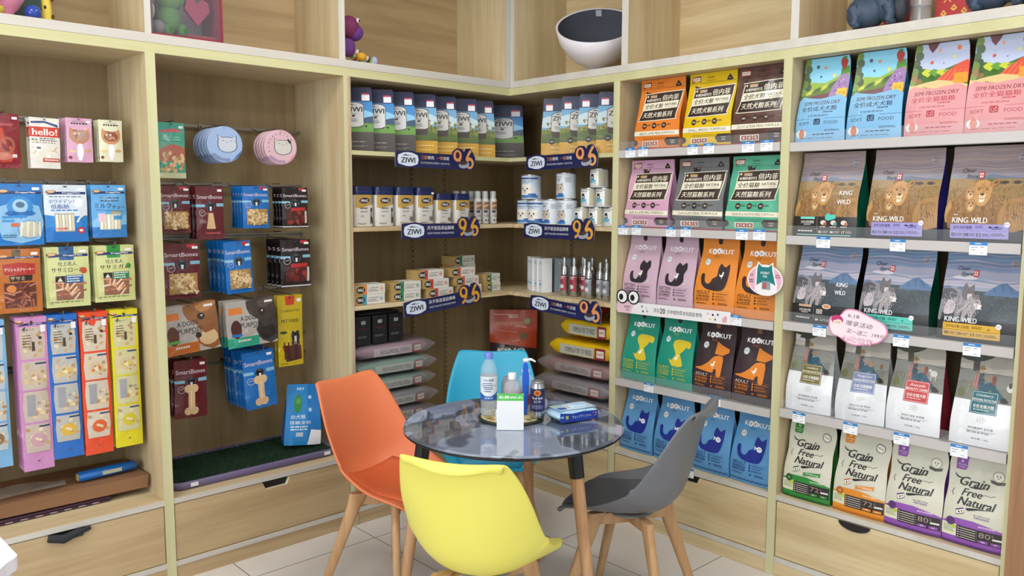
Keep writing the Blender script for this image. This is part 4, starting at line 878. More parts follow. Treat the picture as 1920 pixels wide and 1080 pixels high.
# canisters
def canister(H, side, seed, W=.108, D=.09):
    b = B(); r = .02
    def ring(w, d, z, k=5):
        pts = []
        for cx, cy, a0 in ((w / 2 - r, d / 2 - r, 0), (-w / 2 + r, d / 2 - r, 90), (-w / 2 + r, -d / 2 + r, 180), (w / 2 - r, -d / 2 + r, 270)):
            for j in range(k): a = math.radians(a0 + j * 90 / (k - 1)); pts.append((cx + r * math.cos(a), cy + r * math.sin(a), z))
        return pts
    hb = H * .79; mt = M('dcd9d2', .4)
    b.rings([ring(W - .004, D - .004, 0), ring(W, D, .004), ring(W, D, hb)], mt)
    p = Print(W - .02, hb, .4); gold = 'b9964a'
    p.poly([(0, 1), (0, .60), (.25, .58), (.6, .64), (1, .72), (1, 1)], gold, 0)
    p.ell(.48, .82, .30, .09, '1a1e3a', rot=.08); p.text('MAG', .48, .82, .085, 'f2f0ea', w=.42, bold=.035, shear=.25)
    p.rect(.92, .70, 1, .95, side); p.greek(.25, .75, .56, 1, .04, '3c3c44', 1); p.greek(.25, .7, .48, 2, .014, '6a6a70'); p.greek(.25, .45, .34, 2, .014, '7a7a80'); p.rect(.10, .10, .13, .125, 'b03a3a' if side != '2c5a88' else '2a2a2e'); p.greek(.15, .6, .10, 2, .012, '4a4a50')
    if side == '2c5a88': p.poly([(.80, .12), (.82, .45), (.80, .55), (.86, .60), (.93, .55), (.90, .45), (.95, .25), (.97, .10), (.90, .10), (.89, .2), (.86, .10)], '34302e', 2); p.poly([(.86, .48), (.90, .45), (.92, .3), (.87, .3)], 'b9b4ae')
    else: p.poly([(.66, .22), (.74, .32), (.86, .28), (.90, .50), (.97, .48), (.96, .2), (.88, .14), (.74, .16)], '77736e', 2)
    p.lay(b, lambda u, v, o: ((u - .5) * (W - .02) * 1.12, -D / 2 - o - (0 if abs(u - .5) < .38 else -(abs(u - .5) - .38) * .05), v * hb), 12, 1)
    l = B(); l.rings([ring(W + .001, D + .001, hb), ring(W + .001, D + .001, H - .004), ring(W - .006, D - .006, H)], M('1a2450', .3)); l.rings([ring(W + .003, D + .003, hb + .012), ring(W + .003, D + .003, hb + .016)], M('25306a', .3))
    return b.mesh('tin_body'), l.mesh('lid')
def multi(name, parts, names, lab, cat, wing, s, d, z, rz=0, group=None):
    t = thing(name, lab, cat, group); put(t, wing, s, d, z, rz)
    for n, me in zip(names, parts): link(bpy.data.objects.new(n, me), t)
    return t
C1_, C2_, C3_ = canister(.190, '2c5a88', 1), canister(.190, 'a83a4a', 2), canister(.160, 'd9853a', 3, .102, .085)
for c, s, lab in ((C1_, -.902, 'tall canister with a standing dog, against the left post'), (C1_, -.784, 'tall canister with a standing dog, second from the left'), (C2_, -.662, 'tall canister with a cat picture and red side, left of its twin'), (C2_, -.540, 'tall canister with a cat picture, white sticker on its lid'), (C3_, -.418, 'short navy-lidded canister beside the tall ones'), (C3_, -.298, 'short navy-lidded canister beside the white spray tubes')):
    t = multi('supplement_canister', c, ('tin_body', 'lid'), lab, 'canister', 'L', s, .075, 1.43, 2)
    if 'sticker' in lab: q = B(); q.box(.03, .045, -.048, -.0475, .155, .165, M('e8e8ea')); link(bpy.data.objects.new('sticker', q.mesh('sticker')), t)
# spray tubes
b = B(); b.lathe([(.019, 0), (.0215, .004), (.0215, .125), (.018, .133), (.0165, .136)], M('d4d3d0', .35)); p = Print(.06, .12, .4)
p.rect(.15, .60, .85, .95, '8a6a4c'); p.poly([(.15, .78), (.5, .84), (.85, .80), (.85, .72), (.5, .76), (.15, .70)], 'd9a06a', 0); p.rect(.15, .45, .5, .58, '4a3c44'); p.greek(.2, .8, .38, 4, .02, '5a5a60'); p.ell(.35, .12, .08, .05, '3c3c40'); p.ell(.65, .12, .08, .05, '3c3c40')
p.lay(b, lambda u, v, o: ((.0215 + o) * math.sin((u - .5) * 2.8), -(.0215 + o) * math.cos((u - .5) * 2.8), .004 + v * .12), 10, 1)
sc_ = B(); sc_.lathe([(.0165, .136), (.0168, .172), (.015, .175)], M('c9cccf', .15, alpha=.75)); sc_.lathe([(.009, .136), (.009, .160), (.005, .162)], M('e9e9ea', .3))
SPR = (b.mesh('tube_body'), sc_.mesh('clear_cap'))
for s, d, lab in ((-.155, .085, 'white spray tube in front, next to the navy-lidded canisters'), (-.098, .09, 'white spray tube in front, middle one'), (-.040, .09, 'white spray tube in front, nearest the corner'), (-.235, .17, 'white spray tube behind, only its clear cap showing leftmost'), (-.185, .17, 'white spray tube behind the leftmost front tube'), (-.13, .17, 'white spray tube behind, between the two left front tubes')):
    multi('spray_tube', SPR, ('tube_body', 'clear_cap'), lab, 'spray bottle', 'L', s, d, 1.43)
# milk tins
def tin(R, H, art):
    b = B(); st = M('b9bcc0', .25, .9)
    b.lathe([(R * .97, 0), (R * 1.02, .002), (R * 1.02, .004), (R, .006), (R, H - .008)], M('dfe4ea', .35)); p = Print(2.6 * R, H - .012, .35); art(p)
    p.lay(b, lambda u, v, o: ((R + o) * math.sin((u - .5) * 2.6), -(R + o) * math.cos((u - .5) * 2.6), .006 + v * (H - .016)), 14, 1)
    l = B(); l.lathe([(R, H - .008), (R * 1.02, H - .006), (R * 1.02, H - .001), (R * .98, H), (R * .95, H - .003), (R * .5, H - .003)], st); return b.mesh('tin_body'), l.mesh('lid')
def a_pup(p):
    p.rect(0, 0, 1, 1, 'cfdbe8'); p.rect(0, .85, 1, .93, '2c5a96'); p.text('ESBILAC', .5, .76, .07, '2c5a96', w=.62, bold=.03); p.greek(.2, .8, .68, 2, .012, '6a80a0')
    p.ell(.48, .36, .34, .27, 'efeae2'); p.ell(.26, .40, .09, .15, 'e2dbd0'); p.ell(.72, .40, .09, .15, 'e2dbd0'); p.circ(.38, .42, .035, '2b2422', 10); p.circ(.58, .42, .035, '2b2422', 10); p.ell(.48, .33, .045, .03, '2b2422'); p.line([(.42, .27), (.48, .25), (.54, .27)], .012, '5a4c48'); p.rect(0, 0, 1, .13, '4c86c4'); p.rect(.62, .06, .92, .20, '2c62a8')
def a_cat(p):
    p.rect(0, 0, 1, 1, 'd8e0e8'); p.text('KMR', .35, .76, .08, '3a4a5c', w=.3, bold=.03); p.greek(.1, .6, .88, 2, .02, '4a5a6c'); p.greek(.68, .95, .85, 9, .012, '6a747e'); p.greek(.1, .6, .68, 2, .012, '6a80a0')
    p.ell(.40, .36, .25, .24, 'c9bfb4'); p.poly([(.20, .45), (.20, .64), (.33, .55)], 'a08f80'); p.poly([(.48, .56), (.60, .64), (.60, .45)], 'a08f80'); p.line([(.38, .58), (.40, .46)], .03, '6a5c50'); p.circ(.31, .40, .035, '3c4a2c', 10); p.circ(.50, .40, .035, '3c4a2c', 10); p.ell(.40, .31, .03, .02, '9a5c54'); p.rect(0, 0, .66, .12, '4c86c4'); p.rect(.40, .06, .62, .18, '2c62a8')
def a_gold(p):
    p.rect(0, 0, 1, 1, 'b9b29a'); p.rect(.08, .06, .68, .94, 'e9ecec'); p.greek(.15, .6, .86, 1, .05, '4a5a6c'); p.ell(.38, .52, .10, .16, '38424c'); p.rect(.30, .60, .46, .76, '20262c'); p.ell(.38, .54, .06, .06, 'd8dcde'); p.ell(.38, .34, .20, .10, '5ab0c8'); p.greek(.15, .62, .20, 2, .04, '4a7a9a')
TP, TC, TG = tin(.055, .132, a_pup), tin(.052, .134, a_cat), tin(.0465, .094, a_gold)
for prt, s, d, z, lab in ((TP, .030, .105, 1.43, 'blue and white milk tin with puppy face, at the corner'), (TP, .146, .075, 1.43, 'blue and white milk tin with puppy face, beside the kitten tins'), (TC, .257, .07, 1.43, 'white milk tin with kitten picture, left of its twin'), (TC, .368, .07, 1.43, 'white milk tin with kitten picture, under the stacked kitten tin'),
        (TP, .085, .085, 1.5635, 'blue and white puppy milk tin stacked on top, nearest the corner'), (TC, .352, .075, 1.5655, 'white kitten milk tin stacked on top of another'),
        (TG, .478, .07, 1.43, 'small gold and white tin, bottom row left'), (TG, .577, .07, 1.43, 'small gold and white tin, bottom row middle'), (TG, .674, .07, 1.43, 'small gold and white tin, bottom row half hidden by the post'),
        (TG, .520, .073, 1.5255, 'small gold and white tin, second row left'), (TG, .620, .073, 1.5255, 'small gold and white tin, second row right'), (TG, .577, .076, 1.621, 'small gold and white tin on top of the pyramid')):
    multi('milk_tin', prt, ('tin_body', 'lid'), lab, 'tin', 'R', s, d, z, 8)
# gel boxes on the third shelf
def gel(W, col, H=.047, D=.09):
    b = B(); b.box(-W / 2, W / 2, -D / 2, D / 2, 0, H, M('dcd8d0', .5)); b.box(-W / 2 - .0003, -W * .17, -D / 2 - .0003, D / 2 + .0003, -.0001, H + .0003, M('b79a62', .5))
    p = Print(W, H, .45); p.rect(0, 0, .33, 1, 'b4965c'); p.rect(.27, 0, .40, 1, col); p.ell(.20, .48, .14, .36, '17181e', rot=.05); p.text('MAG', .20, .48, .34, 'f0eee8', w=.20, bold=.03, shear=.25)
    p.text('SOLUTION' if col == '2f8a5a' else 'L-LYSINE GEL', .62, .66, .13, '5a5c60', w=.32); p.greek(.45, .78, .42, 2, .07, '8a8c90'); p.circ(.88, .52, .055, col); p.circ(.88, .52, .042, 'e4e0d8'); p.circ(.88, .52, .025, col)
    p.lay(b, lambda u, v, o: ((u - .5) * W, -D / 2 - .0004 - o, v * H), 1, 1); return b.mesh('gel_box')
GO, GB, GG_, GR = gel(.172, 'd9853a'), gel(.172, '3a9ab0'), gel(.172, '2f8a5a'), gel(.172, 'c24a42'); GRo, GGo = gel(.172, 'd0603a'), gel(.12, '4a9a3a')
for me, s, d, k, rz, lab in ((GB, -.885, .07, 0, 0, 'gel box with blue band, bottom left'), (GO, -.883, .07, 1, 0, 'gel box with orange band, lying on the blue-banded one'), (GG_, -.670, .07, 0, 0, 'gel box with green band, bottom of the pair'), (GG_, -.668, .07, 1, 0, 'gel box with green band, top of the pair'),
        (GR, -.455, .075, 0, 3, 'gel box with red band, lowest of three'), (GR, -.480, .08, 1, 2, 'gel box with red band, middle of three'), (GR, -.510, .085, 2, 1, 'gel box with red band, on top of three'),
        (GRo, -.245, .09, 0, 5, 'gel box with orange-red band, lowest of its stack'), (GRo, -.262, .095, 1, 4, 'gel box with orange-red band, middle of its stack'), (GRo, -.285, .10, 2, 3, 'gel box with orange-red band, top of its stack'),
        (GGo, -.065, .11, 0, 8, 'short gel box near the corner, bottom'), (GGo, -.067, .112, 1, 8, 'short gel box with green label near the corner, on top'),
        (GG_, -.155, .245, 0, 8, None), (GG_, -.155, .245, 1, 8, None), (GG_, -.155, .245, 2, 8, 'gel box at the back with green end, lower'), (GG_, -.160, .245, 3, 8, 'gel box at the back with green end, topmost')):
    if lab is None: lab = 'gel box hidden low in the back stack'; grp = 'hidden gel boxes'
    else: grp = None
    o = simple('gel_box', me, lab, 'box', grp); put(o, 'L', s, d, 1.06 + k * .0478, rz)
# slim white boxes
def slim(tint): 
    b = B(); b.box(-.0225, .0225, -.03, .03, 0, .185, M(tint, .5)); p = Print(.045, .185, .5); p.rect(.2, .83, .8, .85, '9aa4ac'); p.rect(.3, .86, .7, .90, 'b9c4cc'); p.greek(.2, .85, .34, 2, .008, '5a9ac8'); p.rect(.25, .22, .8, .27, '5aa8d0'); p.greek(.2, .8, .17, 2, .006, '8a98a4')
    p.lay(b, lambda u, v, o: ((u - .5) * .045, -.03 - o, v * .185), 1, 1); return b.mesh('slim_box')
SW, SG = slim('e6e9ec'), slim('8f979d')
for me, s, d, z, lab in ((SW, .075, .13, 1.06, 'slim white box in front, left of three'), (SW, .122, .12, 1.06, 'slim white box in front, middle of three'), (SW, .169, .11, 1.06, 'slim white box in front, right of three'), (SW, .025, .165, 1.06, 'slim white box behind, showing a sliver on the left'), (SG, .19, .19, 1.06, 'slim box behind the white ones, blue-grey left one'), (SG, .238, .185, 1.06, 'slim box behind the white ones, rightmost grey one')):
    o = simple('slim_box', me, lab, 'box'); put(o, 'R', s, d, z, -22)
# aluminium spray bottles
def alum(c, H=.205):
    k = H / .205; b = B(); b.lathe([(.018, 0), (.021, .004), (.021, .135 * k), (.019, .15 * k), (.010, .163 * k), (.009, .168 * k)], M('b9bbbd', .22, .9)); p = Print(.055, .11, .3); p.rect(0, .15, 1, .9, c); p.greek(.1, .9, .8, 2, .04, 'e0e0e2'); p.ell(.5, .35, .25, .10, 'd8d8da'); p.greek(.2, .8, .6, 3, .02, '1c2a4a'); p.rect(0, .86, 1, .90, '1c2038')
    p.lay(b, lambda u, v, o: ((.021 + o) * math.sin((u - .5) * 2.6), -(.021 + o) * math.cos((u - .5) * 2.6), .012 + v * .11 * k), 8, 1)
    c_ = B(); c_.lathe([(.011, .168 * k), (.011, .195 * k), (.009, .203 * k), (.004, .205 * k)], M('a8abae', .25, .6)); return b.mesh('bottle_body'), c_.mesh('cap')
AR, AG = alum('a83c48'), alum('8d9298', .19)
for prt, s, d, lab in ((AR, .345, .075, 'aluminium spray bottle with red label, leftmost front'), (AR, .405, .085, 'aluminium spray bottle with red label, second from left'), (AR, .462, .105, 'aluminium spray bottle with red label, third from left'), (AG, .522, .07, 'short aluminium spray bottle with grey label, left of three'), (AG, .580, .09, 'short aluminium spray bottle with grey label, middle of three'), (AG, .636, .075, 'short aluminium spray bottle with grey label, right of three'),
        (AR, .40, .16, 'aluminium bottle behind the red ones, left one'), (AR, .455, .17, 'aluminium bottle behind the red ones, right one'), (AR, .56, .16, 'tall aluminium bottle behind the short ones'), (AG, .69, .13, 'short aluminium bottle half hidden by the post')):
    multi('spray_bottle', prt, ('bottle_body', 'cap'), lab, 'spray bottle', 'R', s, d, 1.06, -6)
# shelf talkers
def talker(kind, seed):
    W, H = .50, .115; q = B(); y0 = .06
    def F(u, v, o): return ((u - .5) * W, -.0009 - o, (v - .5) * H)
    p = Print(W, H, .35); N = '1b2050'
    out = [(.0, .02), (.08, .02), (.16, -.0), (.24, .02), (.99, .02), (1.0, .55), (.97, .80), (.93, .98), (.87, .95), (.85, .80), (.82, .92), (.75, .95), (.70, .80), (.69, .66), (.27, .66), (.16, .72), (.06, .68), (.0, .66)]
    p.poly(out, N); pl = [(.035, .17), (.12, .08), (.16, .065), (.20, .08), (.265, .17), (.275, .35), (.265, .53), (.20, .63), (.15, .65), (.10, .63), (.035, .53), (.025, .35)]
    p.poly(pl, 'd6e2f2'); p.text('ZIWI', .15, .32, .22, '14161c', w=.165, bold=.035); p.poly([(.08, .50), (.12, .56), (.15, .535), (.22, .50), (.15, .51)], '14161c')
    if kind == 0:
        p.text('三份', .345, .47, .16, 'e08a4a', w=.075, bold=.01); p.text('鲜肉', .425, .47, .16, 'eceff4', w=.075); p.text('一顿', .535, .47, .16, 'e08a4a', w=.075); p.text('浓缩', .615, .47, .16, 'eceff4', w=.075)
        p.text('每三份生肉原料才能制作一份ZIWI产品', .48, .24, .09, 'd0d4e0', w=.36); oc = 'e09a5c'
    else: p.text('风干就选滋益巅峰', .48, .47, .17, 'eceff4', w=.34); p.text('双重风干锁住营养 滋养强健呵护臻宠', .48, .24, .09, 'd0d4e0', w=.34); oc = 'e0a032'
    p.ell(.765, .62, .055, .26, oc); p.ell(.765, .64, .026, .15, '4a1c3c' if kind == 0 else N); p.line([(.805, .55), (.78, .25), (.74, .12)], .028, oc) if kind else p.line([(.79, .42), (.80, .38)], .02, oc)
    p.ell(.925, .32, .055, .26, oc); p.ell(.925, .30, .026, .13, N); p.line([(.88, .45), (.91, .72), (.94, .88)], .030, oc)
    p.ell(.85, .24, .07, .16, '9aa4b4', rot=.15); p.ell(.845, .32, .055, .09, '4a3834', rot=.15)
    p.lay(q, F, 8, 2); bk = Print(W, H, .35); bk.poly([(1 - x, y) for x, y in out], 'd8dade'); bk.lay(q, lambda u, v, o: ((.5 - u) * W, .0002 + o, (v - .5) * H), 2, 1)
    return q.mesh('shelf_sign')
K0, K1 = talker(0, 0), talker(1, 1)
for me, wing, s, z, ry, lab in ((K0, 'L', -.500, 1.765, .5, 'navy shelf sign with orange numerals, top shelf, left run'), (K0, 'R', .388, 1.768, -1, 'navy shelf sign with orange numerals, top shelf, right run'), (K1, 'L', -.468, 1.418, .4, 'navy shelf sign with yellow numerals, under the canisters'), (K1, 'R', .372, 1.412, 0, 'navy shelf sign with yellow numerals, under the milk tins'), (K1, 'L', -.462, 1.052, -4.5, 'navy shelf sign with yellow numerals, under the gel boxes'), (K0, 'R', .425, 1.018, 3.5, 'navy shelf sign with orange numerals, under the aluminium bottles')):
    o = simple('shelf_sign', me, lab, 'sign'); put(o, wing, s, -.006, z + .003, 0, 0, ry)
# stock lying on the base of the corner unit
def lying(name, L, Wd, H, base, txt, band, seed, end=None, film=True, dark='3a3234'):
    """a bag lying flat, its gusset side to the viewer"""
    rnd = random.Random(seed); ox = rnd.random() * 40; b = B(); nx, na = 22, 20; R = []
    for i in range(nx + 1):
        t = i / nx; x = (t - .5) * L; w = Wd / 2 * (1 - .12 * abs(2 * t - 1) ** 4); h = H / 2 * (ss(t, -.03, .12) * (1 - ss(t, .90, 1.04)) * .75 + .25)
        ring = []
        for k in range(na):
            a = 2 * PI * k / na; c, s_ = math.cos(a), math.sin(a); e = .45
            n = .004 * noise.noise((x * 16 + ox, c * 3, s_ * 3))
            ring.append((x, (w + n) * abs(c) ** .3 * (1 if c > 0 else -1), H / 2 + .005 + (h * .96 + n) * abs(s_) ** .45 * (1 if s_ > 0 else -1) * .9))
        R.append(ring)
    b.rings(R, FOIL(base)); p = Print(L * .8, H * .62, .4); p.rect(.12, .08, .80, .92, band); p.text(txt, .50, .5, .46, dark, w=.52, bold=.02); p.rect(.82, 0, 1, 1, '8a2c38'); p.rect(.85, .2, .98, .8, 'e0d8c8'); p.text('BENEFITS', .915, .5, .2, '8a2c38', w=.10, bold=.02)
    def F(u, v, o):
        x = (u - .5) * L * .8; t = x / L + .5; w = Wd / 2 * (1 - .12 * abs(2 * t - 1) ** 4); return (x, -(w + .0035 + o), H * .19 + v * H * .62)
    p.lay(b, F, 12, 2)
    parts = [b.mesh('bag_body')]; names = ['bag_body']
    if film:
        f = B(); R = []
        for i in range(nx + 1):
            t = i / nx; x = (t - .5) * (L + .08); q_ = ss(t, -.02, .10) * (1 - ss(t, .88, 1.02)) * .8 + .2; ring = []
            for k in range(na):
                a = 2 * PI * k / na; c, s_ = math.cos(a), math.sin(a); n = .009 * noise.noise((x * 22 + ox, c * 4, s_ * 4)) * q_ + .002
                ring.append((x, (Wd / 2 * (.9 + .1 * q_) + .009 + n) * abs(c) ** .35 * (1 if c > 0 else -1), H / 2 + .007 + (H / 2 * q_ * .97 + min(n, .006) * .5) * abs(s_) ** .45 * (1 if s_ > 0 else -1)))
            R.append(ring)
        f.rings(R, M('b9b4ba', .22, bump=.5, scale=26, alpha=.30)); parts.append(f.mesh('plastic_film')); names.append('plastic_film')
    return parts, names
for wing, s, d, z, L, Wd, H, base, txt, band, rz, film, lab in (
    ('L', -0.71, 0.195, 0.349, .42, .29, .077, '70757c', 'CHICKEN MEAL FORMULA', 'b9b9b4', 0, True, 'lowest film-wrapped bag behind the orange chair, grey'),
    ('L', -0.71, 0.209, 0.433, .42, .29, .077, '60666c', 'SMALL BREED FORMULA', 'b0b0aa', 0, True, 'second film-wrapped bag from the bottom, left stack'),
    ('L', -0.71, 0.193, 0.517, .42, .29, .077, '60666c', 'DUCK & PEAR MEAL FORMULA', 'b0b0aa', 0, True, 'film-wrapped grey bag directly under the two green ones'),
    ('L', -0.71, 0.215, 0.601, .42, .29, .077, '5a9a84', 'VENISON & SALMON MEAL FORMULA', 'b4beb4', 0, True, 'lower film-wrapped green bag, left stack'),
    ('L', -0.71, 0.205, 0.685, .42, .29, .077, '52947e', 'VENISON & SALMON MEAL FORMULA', 'b4beb4', 0, True, 'upper film-wrapped green bag, left stack'),
    ('L', -0.71, 0.217, 0.769, .42, .29, .077, 'a87c90', 'BEEF & LAMB MEAL FORMULA', 'c4b8bc', 0, True, 'film-wrapped pink bag topping the left stack'),
    ('R', .430, 0.195, 0.349, .47, .29, .083, '6c5a5c', 'CHICKEN MEAL FORMULA', 'a8a4a4', 0, True, 'lowest film-wrapped bag, right stack behind the table'),
    ('R', .430, 0.209, 0.446, .47, .29, .083, '77757a', 'CHICKEN MEAL FORMULA', 'aaa6a8', 0, True, 'film-wrapped grey bag, second from the bottom, right stack'),
    ('R', .430, 0.193, 0.542, .47, .29, .083, '80777c', 'CHICKEN MEAL FORMULA', 'aaa4a6', 0, True, 'film-wrapped grey bag, third from the bottom, right stack'),
    ('R', .430, 0.215, 0.638, .47, .29, .083, 'a06a62', 'BEEF & LAMB MEAL FORMULA', 'b4a4a2', 0, True, 'film-wrapped reddish bag under the yellow ones'),
    ('R', .47, .16, .737, .44, .21, .095, 'd8b214', 'FORMULA FOR TOY BREED', 'b9b9ac', 0, False, 'lower yellow bag lying on the right stack'),
    ('R', .51, .16, .846, .36, .21, .100, 'dcb616', 'FORMULA FOR TOY BREED', 'b9b9ac', -1, False, 'upper yellow bag on top of the right stack')):
    parts, names = lying('x', L, Wd, H, base, txt, band, int(z * 1000) + len(lab), film=film)
    multi('food_bag_lying', parts, names, lab, 'pet food bag', wing, s, d, z, rz)
# black packages
b = B(); b.box(-.042, .042, -.07, .07, 0, .140, M('1b1b1e', .35, bump=.3)); p = Print(.084, .140, .35)
for i in range(26): p.circ(random.random() * .9 + .05, random.random(), .012, '6a6a70', 5)
p.rect(.35, .72, .65, .84, 'a8a8ac'); p.line([(.1, .56), (.35, .60), (.6, .55), (.9, .59)], .03, '7a2430'); p.greek(.15, .85, .3, 3, .012, '7a7a80'); p.lay(b, lambda u, v, o: ((u - .5) * .084, -.07 - o, v * .140), 1, 1); PK = b.mesh('black_pack')
for s, lab in ((-.895, 'black speckled package against the left post, on the pink wrapped bag'), (-.800, 'black speckled package, middle of three'), (-.705, 'black speckled package, right one of three')):
    o = simple('black_pack', PK, lab, 'package'); put(o, 'L', s, .14, .856, 0)
q = B(); q.rings([[(x, y, .006 + h * s_) for y, h in ((-.06, -1), (.06, -1), (.06, 1), (-.06, 1))] for x, s_ in ((-.12, .004), (-.04, .006), (.05, .006), (.12, .004))], M('26262b', .2, bump=.4)); o = q.obj('folded_black_pouch'); tag(o, 'flat black pouch lying across the black packages', 'pouch'); put(o, 'L', -.80, .14, .998, 0)
# orange bags at the back of the corner
def orange_art(p, b, k):
    """b = height of the dark band, k = share of H that the printed top takes"""
    y = lambda t: b + (1 - b) * t
    p.greek(.1, .5, y(.86), 1, .02 * k, 'e8c8b0'); p.greek(.15, .8, y(.66), 3, .012 * k, 'd89a7c'); p.circ(.80, y(.70), .09, '7a6a44'); p.circ(.80, y(.70), .06, 'b9a070'); p.rrect(.4, y(.78), .6, y(.88), .02, 'd8a890'); p.line([(.15, y(.45)), (.6, y(.40))], .012, 'd89a7c'); p.circ(.72, y(.30), .08, '7a6a44')
    p.poly([(0, 0), (1, 0), (1, y(-.02)), (0, y(.14))], '3a2a28', 0); p.text('KINO', .45, b * (1 - .10 * k), .10 * k, 'e8e4dc', w=.6, bold=.03, shear=.2)
p = Print(.28, .56, .3, .6); orange_art(p, .60, .55)
o = simple('orange_bag', bag_mesh('orange_bag', .28, .56, .06, p, 'pillow', 'c4461c', seed=5, crumple=.003)[0], 'tall orange red bag standing in the very corner, above the blue chair back', 'pet food bag'); put(o, 'L', .215, .20, .352, -45, -8)
p = Print(.24, .25, .3, .6); orange_art(p, .22, 1)
o = simple('orange_bag', bag_mesh('orange_bag', .24, .25, .03, p, 'pillow', 'c4461c', seed=34, crumple=.002)[0], 'orange red bag leaning behind the yellow bags of the right stack', 'pet food bag'); put(o, 'R', .305, .305, .749, 0, -24)
# ------------------------------------------------------------------ hanging packets of the two left units
def bones(p, x0, x1, y0, y1, n, cols, kind='bone', seed=1, r=.06):
    rn = random.Random(seed)
    for i in range(n):
        x, y = x0 + (x1 - x0) * rn.random(), y0 + (y1 - y0) * rn.random(); a = rn.random() * PI; c = cols[i % len(cols)]; k = p.W / p.H
        if kind == 'bone':
            dx, dy = r * math.cos(a), r * math.sin(a) * k; p.line([(x - dx, y - dy), (x + dx, y + dy)], r * .7, c)
            for sg in (-1, 1):
                for q in (-.4, .4): p.circ(x + sg * dx - q * r * math.sin(a), y + sg * dy + q * r * k * math.cos(a), r * .42, c, 8)
        elif kind == 'stick': dx, dy = r * 2 * math.cos(a), r * 2 * math.sin(a) * k; p.line([(x - dx, y - dy), (x + dx, y + dy)], r * .7, c)
        else: p.ell(x, y, r, r * k * .7, c, 9, a)
def logo(p, y, h=.045, x0=.04, x1=.98):
    p.ell(x0 + .13, y + .012, .13, h * .8, '7a5636'); p.ell(x0 + .13, y + .02, .09, h * .5, 'd8b48a'); p.poly([(x0, y - h * .8), (x0 + .3, y - h * .6), (x1, y - h * .55), (x1, y + h * .4), (x0 + .3, y + h * .45)], '1f3468'); p.text('DoggyMan', .64, y - h * .05, h * .62, 'e8e8f0', w=.42, bold=.03)
def hook_hole(p): p.ell(.5, .965, .045, .012, '3a3a3c'); p.rect(.78, .90, .94, .945, 'e8e8ec')
def pk(nm, W, H, D, base, art, seed, style='pillow', crumple=.0024, foil=.24, back=None):
    D *= .6; crumple = min(crumple, .0024)
    p = Print(W, H, foil, .9); art(p); hook_hole(p) if style != 'disc' else None
    return bag_mesh(nm, W, H, D, p, style, base, back=back, seed=seed, crumple=crumple, foil=foil, nu=10, nv=14, lay=(7, 10))[0]
BN = ('d8bd94', 'c4a274', 'e4cfa8', 'b48f62')
def red_p(p):
    p.rect(0, 0, 1, 1, '7e1a24'); p.rect(.08, .78, .8, .82, 'a84850'); p.poly([(.2, .15), (.15, .4), (.3, .7), (.5, .72), (.55, .45), (.8, .3), (.7, .12)], 'b8442a', 2); p.ell(.6, .42, .24, .16, 'a05a48'); p.ell(.6, .42, .17, .11, '7c2a28'); p.ell(.45, .22, .3, .07, 'c27868'); p.rect(.74, .20, .88, .26, 'd8d0cc'); bones(p, .2, .8, .15, .6, 8, ('b8563c', '94302c'), 'o', 3, .09)
def hello_p(p):
    p.rect(0, 0, 1, 1, 'dedad2'); p.poly([(.05, .88), (.5, .90), (.95, .82), (.95, .87), (.5, .94), (.05, .92)], '2a3f80'); p.rect(0, .62, 1, .82, 'c23a2c'); p.text('hello!', .5, .72, .13, 'ece6de', w=.82, bold=.03); p.text('新品', .16, .565, .05, '2c2826', w=.2, bold=.01); p.greek(.32, .95, .58, 2, .02, '4a4440'); p.greek(.08, .9, .50, 1, .015, '8a7a60')
    bones(p, .15, .85, .12, .42, 22, ('e4d8c0', 'cbb894', 'f0e8d8'), 'stick', 5, .05); p.ell(.28, .40, .15, .07, 'e8eae8'); p.ell(.28, .40, .08, .025, '6a6e6c'); p.rect(.4, .13, .98, .20, 'b8352c'); p.greek(.45, .95, .155, 1, .025, 'ece0d8')
def cat_p(base, face, ear, acc):
    def f(p):
        p.rect(0, 0, 1, 1, base); p.greek(.2, .85, .86, 1, .035, '4a3a3c'); p.greek(.25, .8, .92, 1, .012, '8a6a70'); p.poly([(.12, .74), (.16, .80), (.26, .74), (.74, .74), (.84, .80), (.88, .74), (.90, .58), (.76, .46), (.5, .41), (.24, .46), (.10, .58)], ear, 2); p.ell(.5, .60, .30, .115, face); bones(p, .3, .7, .54, .66, 10, ('b88a70', 'd4b8a0', '9a6a58'), 'o', 7, .07)
        for x in (.33, .67): p.line([(x - .08, .725), (x, .71), (x + .08, .725)], .02, '3a2a2c')
        p.poly([(.42, .40), (.58, .40), (.62, .2), (.56, .05), (.44, .05), (.38, .2)], 'efe8ee', 2); p.ell(.22, .24, .14, .03, 'd8c08a'); p.ell(.78, .26, .14, .035, 'c9a070'); p.circ(.12, .10, .07, acc)
    return f
